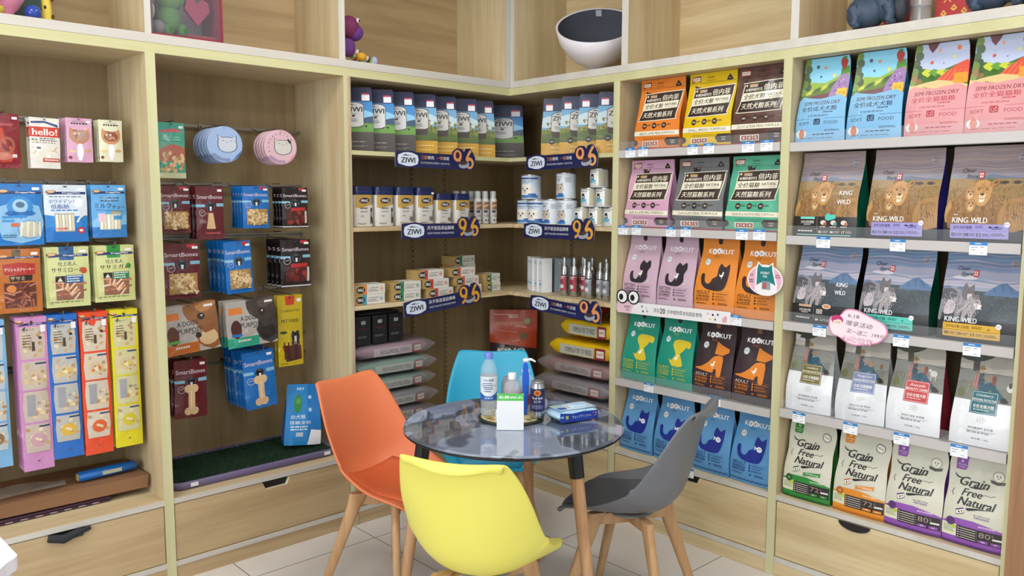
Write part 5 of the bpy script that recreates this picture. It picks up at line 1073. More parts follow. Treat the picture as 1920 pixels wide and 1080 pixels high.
def blue1(p):
    p.rect(0, 0, 1, 1, '1f74c0'); logo(p, .86); p.poly([(.10, .10), (.08, .64), (.92, .64), (.90, .10)], '86b8de', 2)
    for i in range(16): a = 2 * PI * i / 16; p.circ(.5 + .24 * math.cos(a), .62 + .24 * .62 * math.sin(a), .06, '2f86cc', 8)
    p.circ(.5, .62, .24, '2f86cc'); p.circ(.5, .64, .17, '9cc4e0'); p.ell(.5, .66, .10, .05, '4a6a8a'); p.poly([(.15, .52), (.25, .56), (.5, .54), (.75, .56), (.85, .52), (.75, .48), (.5, .50), (.25, .48)], '2468b0'); p.rect(.1, .44, .36, .48, '3f8ccc'); p.rect(.1, .38, .36, .42, '3f8ccc'); p.poly([(.28, .36), (.44, .37), (.46, .31), (.28, .30)], 'd0643a')
    p.ell(.68, .26, .26, .15, '4a90c8'); p.ell(.68, .26, .24, .14, 'b8c4c0')
    for i in range(7): p.line([(.48 + i * .07, .14), (.52 + i * .065, .38)], .045, ('e6e0cc', 'cfc4a4')[i % 2])
    p.greek(.1, .4, .16, 2, .015, '2a5a90')
def blue2(p):
    p.rect(0, 0, 1, 1, 'd0dce8'); p.rect(0, 0, 1, .26, '1f6fc0'); p.poly([(0, .26), (0, .48), (.35, .44), (1, .46), (1, .26)], '2a7fc8', 1); logo(p, .86); p.greek(.12, .9, .785, 1, .014, '4a5a70'); p.text('ホワイデント', .42, .71, .075, '2a5aa0', w=.62, bold=.01); p.text('低脂肪', .36, .62, .075, '2a5aa0', w=.42, bold=.01); p.poly([(.66, .66), (.72, .76), (.82, .78), (.90, .72), (.88, .62), (.74, .60)], 'e8eef4'); p.greek(.15, .85, .545, 1, .02, '3a78b8')
    p.rect(.22, .18, .68, .50, 'a8a294')
    for i in range(6): p.rect(.24 + i * .075, .20, .295 + i * .075, .48, ('efe8d8', 'd8ceb8')[i % 2])
    p.line([(.74, .34), (.80, .42), (.95, .50)], .05, 'dfe2dc'); p.circ(.83, .20, .09, 'b8343c'); p.rect(.79, .18, .87, .22, 'f0e4e4'); p.greek(.25, .55, .22, 1, .03, 'd05a50')
def blue3(p):
    p.rect(0, 0, 1, 1, '5aa0d8'); p.rect(0, 0, 1, .30, '2f78c0'); p.poly([(0, .3), (.3, .42), (.7, .35), (1, .45), (1, .25), (0, .2)], '7ab8e4', 2); logo(p, .86); p.greek(.25, .85, .74, 2, .03, '34506e', 1.8); p.text('ミルク', .32, .61, .09, '16243c', w=.46, bold=.01); p.text('チュー', .76, .58, .07, '16243c', w=.36, bold=.01); p.line([(.12, .53), (.9, .50)], .012, '16243c'); p.rect(.55, .44, .80, .50, 'a8a060')
    p.rect(.2, .15, .82, .46, '8fa8b8')
    for i in range(6): p.rect(.22 + i * .10, .16, .30 + i * .10, .44, ('f0ead8', 'ddd2b8')[i % 2])
    p.rect(.18, .30, .36, .46, 'e0b8c8'); p.rect(.6, .34, .86, .42, '3a90cc')
def jerky(p):
    p.rect(0, 0, 1, 1, 'b86a2a'); p.rect(.35, .88, .55, .99, '6a5a3c'); logo(p, .87, .03); p.poly([(.12, .76), (.5, .79), (.88, .76), (.86, .60), (.5, .58), (.14, .60)], 'a8281c', 1); p.text('デリシャスジャーキー', .5, .68, .055, 'f0e8d8', w=.68, bold=.01); p.poly([(.25, .58), (.8, .59), (.78, .50), (.28, .49)], '2a1c18'); p.text('ササミ', .45, .54, .06, 'e8c890', w=.32); p.rect(.14, .08, .86, .47, '5c2c22'); bones(p, .18, .82, .12, .44, 30, ('8a4c38', 'a86450', '6e3428', 'b87860'), 'stick', 9, .06); p.ell(.3, .38, .11, .06, 'd0803c'); p.text('ホットタイプ', .6, .04, .025, 'e8d8c0', w=.3)
def yg(acc, t2):
    def f(p):
        p.rect(0, 0, 1, 1, 'c8cc8e'); p.poly([(.06, .98), (.08, .1), (.2, .04), (.1, .04), (0, .1), (0, 1)], 'b4b87a'); p.rect(.33, .78, .66, 1, acc); logo(p, .86); p.text('仕上名人', .5, .72, .07, '2a3a4a', w=.42, bold=.01); p.text(t2, .5, .62, .075, '3a2c14', w=.72, bold=.012); p.circ(.86, .60, .08, 'c04a2c') if acc != '2f8a3c' else p.ell(.84, .63, .06, .05, '3a8a3c')
        p.rect(.22, .12, .84, .52, '8a6050'); bones(p, .26, .80, .15, .42, 20, ('b87a5c', 'd8a684', '9a5c44', 'e0c8a8'), 'stick', 11, .06); p.rect(.22, .42, .42, .52, '26221e'); p.poly([(.26, .43), (.32, .50), (.38, .43)], 'd8d0c0'); p.rect(.44, .40, .84, .53, '2c5c94' if acc != '2f8a3c' else '2c7a48'); p.greek(.47, .82, .50, 3, .02, 'd8e0e8'); p.greek(.1, .9, .08, 1, .014, '6a6a3a')
    return f
def strip4(base, lt, acc, sub):
    def f(p):
        p.rect(0, 0, 1, 1, base); logo(p, .955, .014, .0, 1.0)
        for i, (a, b) in enumerate(((.73, .935), (.53, .715), (.32, .52), (.12, .305))):
            p.poly([(.12, a), (.88, a), (.92, (a + b) / 2), (.88, b), (.12, b), (.08, (a + b) / 2)], lt, 0); bones(p, .16, .84, a + .02, b - .03, 12, BN, 'o', 13 + i, .085)
            if i == 0: [p.text(ch, .76, .895 - q_ * .032, .020, '2a2438', w=.10) for q_, ch in enumerate(sub)]; p.text('4', .24, .925, .030, '1c2440', bold=.02, shear=.2); p.text('連パック', .44, .920, .013, '1c2440', w=.26); p.greek(.2, .5, .88, 5, .006, '3a3440', 3); p.rect(.48, .78, .58, .84, '4a4030')
            if i in (1, 3): p.ell(.52, (a + b) / 2 - .012, .26, .045, ('c8b898', acc)[i == 3]); bones(p, .4, .64, (a + b) / 2 - .03, (a + b) / 2 + .01, 8, (acc, 'e4d4b0', 'b49468'), 'o', 30 + i, .07); p.rect(.55, b - .022, .9, b - .012, '1f3468')
            if i in (2,): p.rect(.22, a + .04, .48, b - .02, '9a9aa0'); p.text('野菜' if sub == '野菜' else 'ガード', .70, (a + b) / 2 + .02, .02, '3a3440', w=.3)
        p.rect(.0, .525, 1, .532, base); p.circ(.5, .06, .035, '6a5a60', 10)
    return f
def teal_p(p):
    p.rect(0, 0, 1, 1, '3f9c86'); p.poly([(.1, .85), (.6, .90), (.9, .86), (.9, .84), (.1, .82)], 'c45a6a'); p.text('ミニ', .5, .72, .07, 'b8d8d0', w=.7); p.rect(0, .30, 1, .62, 'b06a5a'); p.poly([(0, .50), (.5, .62), (1, .54), (1, .64), (0, .64)], '5aa48c', 1); p.text('さっくり', .5, .56, .06, 'd83c50', w=.7); bones(p, .1, .9, .12, .45, 34, ('c8a878', 'b08858', 'dcc49a', 'e0b48c'), 'o', 21, .09); p.rect(0, 0, 1, .10, 'c0c49c')
def marn(c, big=False, seed=0, red=False):
    tx = 'c4b8c4'
    def f(p):
        p.rect(0, 0, 1, 1, c); p.rect(.66, .92, .9, .985, 'b02c34' if not big else c); p.text('SmartBones', .5, .80, .072, tx, w=.90, bold=.02); p.ell(.5, .62, .15, .09, '3a4a5a'); p.poly([(.38, .64), (.42, .70), (.46, .66), (.54, .66), (.58, .70), (.62, .64), (.56, .54), (.44, .54)], '14161a', 1); p.poly([(.46, .62), (.54, .62), (.53, .54), (.47, .54)], 'dadce0')
        p.rect(.72, .62, 1, .68, '7fb4d0'); p.rect(.0, .61, .30, .66, '7fb4d0'); p.circ(.2, .50 if big else .56, .11, 'b8b4bc'); p.circ(.2, .50 if big else .56, .095, c); p.line([(.14, .5 if big else .56), (.26, .52 if big else .58)], .015, 'b8b4bc')
        if big == 'bone':
            p.line([(.5, .14), (.5, .50)], .20, 'd6b890'); [p.circ(x, y, .13, 'd6b890', 12) for x, y in ((.41, .12), (.59, .12), (.41, .51), (.59, .51))]; p.line([(.49, .16), (.49, .48)], .03, 'e8d4b4')
        elif big == 'long': p.poly([(.42, .50), (.58, .50), (.66, .2), (.34, .2)], 'd0ac80', 0); p.greek(.1, .35, .36, 3, .012, 'b0909a', 2); p.rect(.3, .10, .85, .14, 'a84c50')
        else:
            p.rect(.14, .09 if not red else .12, .92, .46, {'1c1416': '4a1c1c'}.get(c, 'a8844e')); bones(p, .22, .86, .13, .41, 40 if not red else 12, ('d8b888', 'c09a68', 'e4cca0') if not red else ('6a201c', '8a3428', '4c1614'), 'bone' if not red else 'o', 23 + seed, .075 if not red else .12)
            if red: p.poly([(.3, .50), (.88, .51), (.86, .43), (.32, .42)], 'b02a30'); p.rect(.86, .12, .94, .42, 'c8c4c4')
        p.rect(0, .02, 1, .05, 'b8b4b8' if c == '1c1416' else c)
    return f
def purpose(dark):
    def f(p):
        p.rect(0, 0, 1, 1, 'a8a29c'); p.rect(0, 0, .62, .22, 'b8642c' if not dark else '2f9a80')
        p.poly([(.40, .95), (.45, .70), (.62, .55), (.58, .30), (.70, .08), (1, .06), (1, 1), (.5, 1)], '8a5a34' if not dark else '3c3430', 2)
        p.poly([(.62, .95), (.72, .80), (.95, .88), (1, 1)], 'b07a48' if not dark else '54483f', 2); p.ell(.70, .72, .07, .07, '2a1a12'); p.circ(.715, .735, .018, 'd8c8b8', 8); p.poly([(.62, .50), (.75, .36), (.92, .40), (.98, .2), (.8, .1), (.64, .2)], 'd0b088' if not dark else '241e1c', 2); p.ell(.62, .34, .055, .06, '2a201c')
        p.rect(.05, .72, .32, .86, 'd0742c'); p.ell(.18, .40, .10, .20, '5c3428' if not dark else '4a2420'); p.rect(.08, .24, .28, .30, '5aa04c' if not dark else '2c6ab0')
        p.text("A DOG'S", .45, .62, .10, '2c2c34', w=.36, bold=.015); p.text('PURPOSE', .48, .47, .10, '2c2c34', w=.42, bold=.015); p.greek(.5, .75, .39, 1, .02, '3c3c44'); p.greek(.2, .5, .12, 1, .045, 'e4d8cc')
    return f
def yel(p):
    p.rect(0, 0, 1, 1, 'b8a218'); p.poly([(.3, .99), (.7, .99), (.66, .86), (.34, .86)], 'c03a24'); p.text('CONDUCTOR', .5, .78, .03, '2a2c1c', w=.74, bold=.02); p.text('PET FOOD', .48, .64, .045, '24281c', w=.70, bold=.03); p.ell(.2, .48, .14, .02, '3a4a2a'); p.poly([(.5, .42), (.55, .50), (.65, .47), (.8, .50), (.86, .40), (.76, .28), (.58, .28)], '22201e', 2); p.poly([(.62, .42), (.72, .42), (.72, .30), (.62, .30)], 'c8c0b8'); p.poly([(.15, .30), (.9, .28), (.95, .08), (.3, .06)], '4a241c', 1)
    for i in range(5): p.line([(.25 + i * .15, .10), (.22 + i * .15, .34)], .05, ('5c2e22', '3c1c16')[i % 2])
    p.text('100%', .22, .035, .02, '2a2c1c', w=.3)
def disc_mesh(nm, base, rim, txt, face):
    R = .078; b = B()
    b.lathe([(R * .6, -.004), (R * .96, -.005), (R, -.002), (R, .002), (R * .96, .005), (R * .6, .004)], M(base, .3, bump=.25), 30, T=Matrix.Rotation(PI / 2, 4, 'X')); p = Print(2 * R, 2 * R, .35)
    p.ell(.5, .5, .47, .47, base, 30); p.poly([(.10, .2), (.3, .08), (.6, .04), (.62, .12), (.4, .14), (.2, .26)], rim, 2); p.poly([(.66, .04), (.9, .22), (.95, .35), (.80, .20)], '4468a8' if base == '9cb4dc' else 'c8889c', 1)
    if txt:
        for i, c in enumerate('猫之派CATPIE'): a = math.radians(200 - i * 18); p.text(c, .5 + .38 * math.cos(a), .5 + .38 * math.sin(a), .055, '5a3a44', rot=math.degrees(a) - 90)
    ox = .55; pts = [(ox - .26, .50), (ox - .24, .66), (ox - .26, .76), (ox - .16, .70), (ox, .71), (ox + .18, .70), (ox + .27, .76), (ox + .26, .62), (ox + .29, .48), (ox + .22, .34), (ox, .28), (ox - .2, .34)]
    p.poly(pts, '2a2a2e', 2); p.poly([(ox + (x - ox) * .93, .5 + (y - .5) * .93) for x, y in pts], face, 2)
    for x in (-.1, .12): p.line([(ox + x - .03, .60), (ox + x, .615), (ox + x + .03, .60)], .012, '2a2a2e')
    p.line([(ox - .02, .57), (ox + .01, .56), (ox + .04, .57)], .01, '2a2a2e')
    if txt: p.ell(ox + .20, .68, .03, .08, '1c1a1c', rot=.6)
    p.lay(b, lambda u, v, o: ((u - .5) * 2 * R, -.005 - o, (v - .5) * 2 * R), 1, 1); return b.mesh(nm)
PLACES = ('', 'second from the front', 'third from the front', 'fourth from the front', 'fifth from the front', 'sixth from the front', 'rearmost')
HOOKS = {}
def stack(unit, z, me, nm, s, n, step, H, desc, rz=0, d0=.15, ry=0, cat='pet treat packet', jit=1.2):
    """n packets one behind the other on one hook, top edge at z"""
    rn = random.Random(int(s * -1000) + n); step = max(step, .026)
    for k in range(n):
        pos = 'front one on its hook' if k == 0 else (PLACES[k] if k < n - 1 or n == 2 else 'rearmost on its hook')
        if n == 1: pos = 'alone on its hook'
        if n == 2 and k == 1: pos = 'one behind the front'
        o = simple(nm, me, f'{desc}, {pos}', cat); put(o, 'L', s, d0 + k * step, z - H, rz + rn.uniform(-jit, jit), 0, ry if k == 0 else ry * rn.uniform(.2, 1))
    HOOKS.setdefault((unit.name, round(z, 2)), []).append((s, d0, z + .0015))
UA, UB = cabA, cabB
def rowA(*a, **k): stack(UA, *a, **k)
def rowB(*a, **k): stack(UB, *a, **k)
SHRT = dict(crumple=.0022)
rowA(1.862, pk('red_packet', .105, .195, .022, '7e1a24', red_p, 1), 'treat_packet', -2.342, 2, .024, .195, 'dark red treat packet at the left picture edge')
rowA(1.855, pk('hello_packet', .10, .185, .022, 'dedad2', hello_p, 2), 'treat_packet', -2.210, 2, .040, .185, 'white treat packet reading hello', ry=1)
rowA(1.862, pk('pink_packet', .090, .165, .018, 'd0a0bc', cat_p('d0a0bc', 'a88a88', 'b9825c', '8a3048'), 3), 'treat_packet', -2.090, 4, .020, .165, 'small pink packet with a cat face window')
rowA(1.862, pk('cream_packet', .086, .160, .018, 'd8d8bc', cat_p('d8d8bc', '8a4a34', 'c08858', '8a3048'), 4), 'treat_packet', -1.978, 3, .028, .160, 'small cream packet with a cat face window')
rowA(1.612, pk('blue_packet', .148, .225, .026, '1f74c0', blue1, 5), 'treat_packet', -2.303, 2, .028, .225, 'blue chew stick packet with round badge, left picture edge')
rowA(1.610, pk('blue_white_packet', .148, .215, .024, '3a80c4', blue2, 6), 'treat_packet', -2.150, 3, .028, .215, 'white and blue chew stick packet')
rowA(1.612, pk('light_blue_packet', .128, .205, .024, '5aa0d8', blue3, 7), 'treat_packet', -1.997, 4, .028, .205, 'light blue milk chew packet')
rowA(1.374, pk('jerky_packet', .142, .235, .024, 'b86a2a', jerky, 8), 'treat_packet', -2.318, 3, .028, .235, 'orange-brown jerky packet at the left picture edge')
rowA(1.376, pk('olive_packet', .155, .230, .026, 'c8cc8e', yg('2c5c94', 'ササミロール'), 9), 'treat_packet', -2.157, 3, .028, .230, 'pale green packet with a blue header')
rowA(1.376, pk('olive_packet', .152, .222, .026, 'c8cc8e', yg('2f8a3c', 'ササミガム'), 10), 'treat_packet', -1.988, 3, .028, .222, 'pale green packet with a green header')
for base, lt, acc, sub, s, n, st, L, H, ab in (('7ab0dc', 'b8c4cc', '8a6a4a', 'ガード', -2.428, 2, .028, 'light blue four-pocket treat strip cut by the picture edge', .55, 1), ('c98abf', 'c4b4a8', 'c89aa8', 'ガード', -2.290, 4, .026, 'pink four-pocket treat strip', .585, 2), ('1f68c0', 'b4b4b0', 'd8b040', 'ガード', -2.185, 4, .026, 'blue four-pocket treat strip', .560, 3), ('dc4a24', 'ccc0b0', 'd86030', 'ガード', -2.075, 4, .024, 'orange four-pocket treat strip', .568, 4), ('d8cc1c', 'c8c498', 'c8c030', '野菜', -1.962, 3, .024, 'yellow four-pocket treat strip', .560, 5)):
    rowA(1.119, pk('strip_packet', .104, H, .020, base, strip4(base, lt, acc, sub), 20 + ab, crumple=.003), 'treat_strip', s, n, st, H, L)
# right-hand hanging unit
rowB(1.868, pk('teal_packet', .108, .225, .03, '3f9c86', teal_p, 31, crumple=.003), 'treat_packet', -1.745, 2, .035, .225, 'teal and pink treat packet')
DB = disc_mesh('blue_disc', '9cb4dc', '7a8ab0', False, 'c4ccd8'); DP = disc_mesh('pink_disc', 'd4b0bc', 'a88aa4', True, 'ccc8c4')
for me, s, n, st, L in ((DB, -1.520, 6, .030, 'round pale blue packet with a cat face'), (DP, -1.262, 5, .026, 'round pink packet with a cat face')):
    for k in range(n):
        o = simple('round_packet', me, L + ', ' + ('front one on its hook' if k == 0 else PLACES[k] if k < n - 1 else 'rearmost on its hook'), 'pet treat packet'); put(o, 'L', s, .15 + k * st, 1.868 - .078, random.uniform(-3, 3), 0, random.uniform(-4, 4) if k else 0)
    HOOKS.setdefault((UB.name, 1.87), []).append((s, .15, 1.869))
MR, BL, BK = '5c1a22', '1668b4', '1c1416'
rowB(1.612, pk('maroon_packet', .125, .195, .026, MR, marn(MR, seed=1), 41), 'treat_packet', -1.742, 2, .03, .195, 'maroon small-bone packet, second row')
rowB(1.612, pk('maroon_packet', .120, .225, .028, MR, marn(MR, 'long'), 42), 'treat_packet', -1.595, 3, .04, .225, 'long maroon packet with single chew, second row')
rowB(1.615, pk('blue_bone_packet', .122, .185, .026, BL, marn(BL, seed=2), 43), 'treat_packet', -1.388, 5, .028, .185, 'blue small-bone packet, second row')
rowB(1.612, pk('black_packet', .128, .185, .024, BK, marn(BK, seed=3, red=True), 44), 'treat_packet', -1.198, 4, .030, .185, 'black packet with red label, second row')
rowB(1.374, pk('maroon_packet', .152, .232, .030, MR, marn(MR, seed=4), 45), 'treat_packet', -1.724, 2, .034, .232, 'large maroon small-bone packet, third row')
rowB(1.375, pk('blue_bone_packet', .122, .228, .030, BL, marn(BL, seed=5), 46), 'treat_packet', -1.470, 5, .045, .228, 'blue small-bone packet, third row', ry=-3)
rowB(1.374, pk('black_packet', .150, .220, .028, BK, marn(BK, seed=6, red=True), 47), 'treat_packet', -1.202, 4, .045, .220, 'black packet with red label, third row')
rowB(1.121, pk('purpose_packet', .238, .205, .026, 'a8a29c', purpose(False), 48, crumple=.0015), 'treat_packet', -1.700, 2, .034, .205, 'grey packet with brown dog photo', ry=-5, d0=.12)
rowB(1.119, pk('purpose_packet', .235, .205, .026, 'a8a29c', purpose(True), 49, crumple=.0015), 'treat_packet', -1.432, 3, .036, .205, 'grey packet with black dog photo', ry=-3, d0=.12)
rowB(1.119, pk('yellow_packet', .125, .330, .026, 'b8a218', yel, 50, crumple=.003), 'treat_packet', -1.232, 2, .03, .330, 'long yellow chew packet', d0=.16)
rowB(.880, pk('maroon_packet', .138, .250, .030, MR, marn(MR, 'bone'), 51), 'treat_packet', -1.708, 3, .034, .250, 'maroon packet with one big bone, bottom row', ry=1)
rowB(.880, pk('blue_bone_packet', .150, .262, .030, BL, marn(BL, 'bone'), 52, crumple=.003), 'treat_packet', -1.385, 7, .034, .262, 'blue packet with one big bone, bottom row', ry=-4)
for (un, z), lst in HOOKS.items():
    u = bpy.data.objects[un]; a, c = (A0, A1) if u == cabA else (A1, B1_)
    rail(u, z + .015, a + .019, c - .019, lst)
for u, z in ((cabB, .80), (cabA, .88)): rail(u, z, *( (A1 + .019, B1_ - .019) if u == cabB else (A0 + .019, A1 - .019)), [])
# turf mat in its tray
t = thing('turf_mat', 'dark green artificial turf mat in a purple tray with white price stickers', 'mat'); t.location = (-1.44, .255, .3505)
def rr(w, d, r, z): 
    return [(cx + r * math.cos(math.radians(a0 + j * 18)), cy + r * math.sin(math.radians(a0 + j * 18)), z) for cx, cy, a0 in ((w / 2 - r, d / 2 - r, 0), (-w / 2 + r, d / 2 - r, 90), (-w / 2 + r, -d / 2 + r, 180), (w / 2 - r, -d / 2 + r, 270)) for j in range(6)]
b = B(); b.rings([rr(.765, .37, .05, .0), rr(.785, .38, .055, .004), rr(.79, .385, .055, .030), rr(.775, .37, .05, .033), rr(.765, .36, .05, .026), rr(.76, .355, .05, .010)], M('6c6288', .45)); b.obj('tray', t)
b = B(); n = 0
rn = random.Random(3); G = [M('1d3a26', .85), M('16301f', .85), M('254a2e', .85)]
b.rings([rr(.757, .352, .05, .010), rr(.757, .352, .05, .024)], G[1])
for i in range(9000):
    x, y = rn.uniform(-.37, .37), rn.uniform(-.168, .168); h = rn.uniform(.008, .018); a = rn.uniform(0, PI); wd = .0016; lx, ly = rn.uniform(-.005, .005), rn.uniform(-.005, .005)
    b.add([(x - wd * math.cos(a), y - wd * math.sin(a), .022), (x + wd * math.cos(a), y + wd * math.sin(a), .022), (x + lx, y + ly, .024 + h)], [(0, 1, 2)], G[i % 3])
b.obj('turf', t)
for x in (-.30, .33): q = B(); q.box(x - .016, x + .016, -.1945, -.193, .010, .026, M('e4e2ea', .5)); q.obj('sticker', t)
# blue bag standing on the mat
p = Print(.17, .27, .3); p.rect(0, 0, 1, 1, '2472b8'); p.rect(.0, 0, .62, 1, '2f86c8'); p.poly([(.28, .55), (.22, .68), (.30, .82), (.42, .80), (.46, .68), (.40, .55)], '3c8a4c', 2); p.circ(.36, .72, .07, '58a85a'); p.circ(.7, .78, .05, '9cc8e8'); p.circ(.7, .58, .05, '9cc8e8'); p.text('PET', .42, .92, .04, 'e8f0f4', w=.22, bold=.02); p.text('幼犬粮', .35, .47, .07, 'e8f0f4', w=.42); p.text('低敏全价', .42, .38, .06, 'e8f0f4', w=.6); p.greek(.15, .75, .30, 2, .022, 'd0e0ec'); p.rect(.3, .15, .5, .22, 'b8c8d8'); p.poly([(.62, 0), (1, 0), (1, .24), (.72, .26)], 'dfe3e6')
me = bag_mesh('blue_bag', .17, .285, .085, p, 'box', '2472b8', '1d5cae', seed=88, crumple=.002, foil=.35, top=.9)[0]
o = simple('pet_food_bag', me, 'glossy blue bag standing on the turf mat behind the orange chair', 'pet food bag'); put(o, 'L', -1.172, .20, .399, -18, 0, 4)
# bottom of the leftmost unit
b = B(); K = M('8a6446', .75, bump=.3); b.rings([[(-.40, -.15, 0), (.40, -.17, 0), (.40, .12, 0), (-.40, .14, 0)], [(-.41, -.155, .052), (.405, -.172, .052), (.40, .12, .05), (-.40, .14, .052)]], K, smooth=False)
o = b.obj('cardboard_box'); tag(o, 'flat brown cardboard box lying beneath the treat strips', 'box'); put(o, 'L', -2.305, .305, .376)
b = B()
for i in range(3): b.box(-.40 + i * .02, .26, -.15 + .01 * i, .12, i * .0075, i * .0075 + .007, M(('3a2430', '5a3a4c', '2a1c26')[i], .5))
for i in range(12): b.box(-.36 + i * .05, -.335 + i * .05, -.1515, -.15, .002, .006, M('a890a0', .6))
o = b.obj('sheet_stack'); tag(o, 'thin stack of dark purple sheets under the cardboard box', 'sheets'); put(o, 'L', -2.305, .295, .351)
b = B(); b.rings([[(x, r * math.cos(a * PI / 8), r * .72 * math.sin(a * PI / 8) + .022) for a in range(16)] for x, r in ((-.115, .018), (-.11, .026), (0, .028), (.105, .026), (.112, .014))], M('1c66b4', .35, bump=.3)); b.box(-.03, .045, -.0286, -.0275, .017, .032, M('b4b49c', .4)); b.box(-.118, -.112, -.012, .012, .010, .034, M('b8a070', .5))
o = b.obj('blue_roll'); tag(o, 'rolled blue packet lying on the cardboard box', 'packet'); put(o, 'L', -2.03, .22, .4305, 4)
b = B(); b.rings([[(x, y * w_, .004 + .018 * abs(math.sin(x * 30 + y * 25)) * k) for y, k in ((-.06, 1), (-.02, 1), (.02, 1), (.06, 1))] for x, w_ in ((-.16, .4), (-.08, 1), (0, 1.1), (.08, .9), (.15, .3))], M('b8b0a8', .15, bump=.4, alpha=.45), closed=False, caps=False); o = b.obj('clear_bag'); tag(o, 'crumpled clear plastic bag on the cardboard box', 'plastic bag'); put(o, 'L', -2.34, .22, .4305)
# corner of a white counter near the lens
poly = [(0, 0), (-.012, .27), (-.31, .27), (-.31, -.40), (-.155, -.215), (-.03, -.035), (-.008, -.014)]
b = B(); b.prism(poly, .722, .752, M('e8e6f4', .3)); o_ = b.obj('counter_top', bevel=.004); b = B(); b.prism([(x * .97 - .012, y * .97) for x, y in poly], 0, .722, M('dcdae4', .4)); b_ = b.obj('counter_body')
t = thing('white_counter', 'corner of a white counter at the bottom left of the photo', 'counter'); t.location = (-2.638, -1.21, .001); o_.parent = t; b_.parent = t
# ------------------------------------------------------------------ chairs
def spl(P, t):
    n = len(P) - 1; x = t * n; i = min(int(x), n - 1); f = x - i
    p0, p1, p2, p3 = P[max(i - 1, 0)], P[i], P[i + 1], P[min(i + 2, n)]
    return [.5 * (2 * b + (c - a) * f + (2 * a - 5 * b + 4 * c - d) * f * f + (3 * b - a - 3 * c + d) * f ** 3) for a, b, c, d in zip(p0, p1, p2, p3)]
# forward, height, half width, edge curl, raked edge
SH = [(-.300, .808, .146, .0, 0), (-.297, .819, .152, .003, 0), (-.284, .825, .158, .010, 0), (-.268, .806, .167, .022, 0), (-.246, .745, .188, .044, 0), (-.226, .665, .206, .072, 0), (-.206, .585, .214, .102, 0), (-.178, .510, .222, .126, 0), (-.120, .458, .226, .128, 0), (-.030, .440, .228, .100, 0), (.060, .438, .228, .066, 0), (.140, .446, .216, .038, 0), (.200, .448, .196, .016, 0), (.226, .436, .172, .005, 0), (.232, .422, .150, .0, 0)]
def shell_pt(t, q, off=0):
    f, z, hw, cu, _ = spl(SH, t); f2, z2, *_ = spl(SH, min(1, t + .01)); f1, z1, *_ = spl(SH, max(0, t - .01))
    df, dz = f2 - f1, z2 - z1; L = math.hypot(df, dz) or 1; nf, nz = -dz / L, df / L   # towards the sitter
    edge = max(0, 1 - t * 5); k = cu * abs(q) ** 2.3 + off; g = abs(q) ** 4 * edge
    f += (-.262 - f) * g; z += (.803 - z) * g * .8
    top = (-.020 * (1 + math.cos(q * PI)) * .5 - .012 * max(0, (abs(q) - .8) / .2) ** 2) * edge; z = .424 + (z - .44) * 1.075
    return Vector((q * hw, -(f + nf * k), z + nz * k + top))
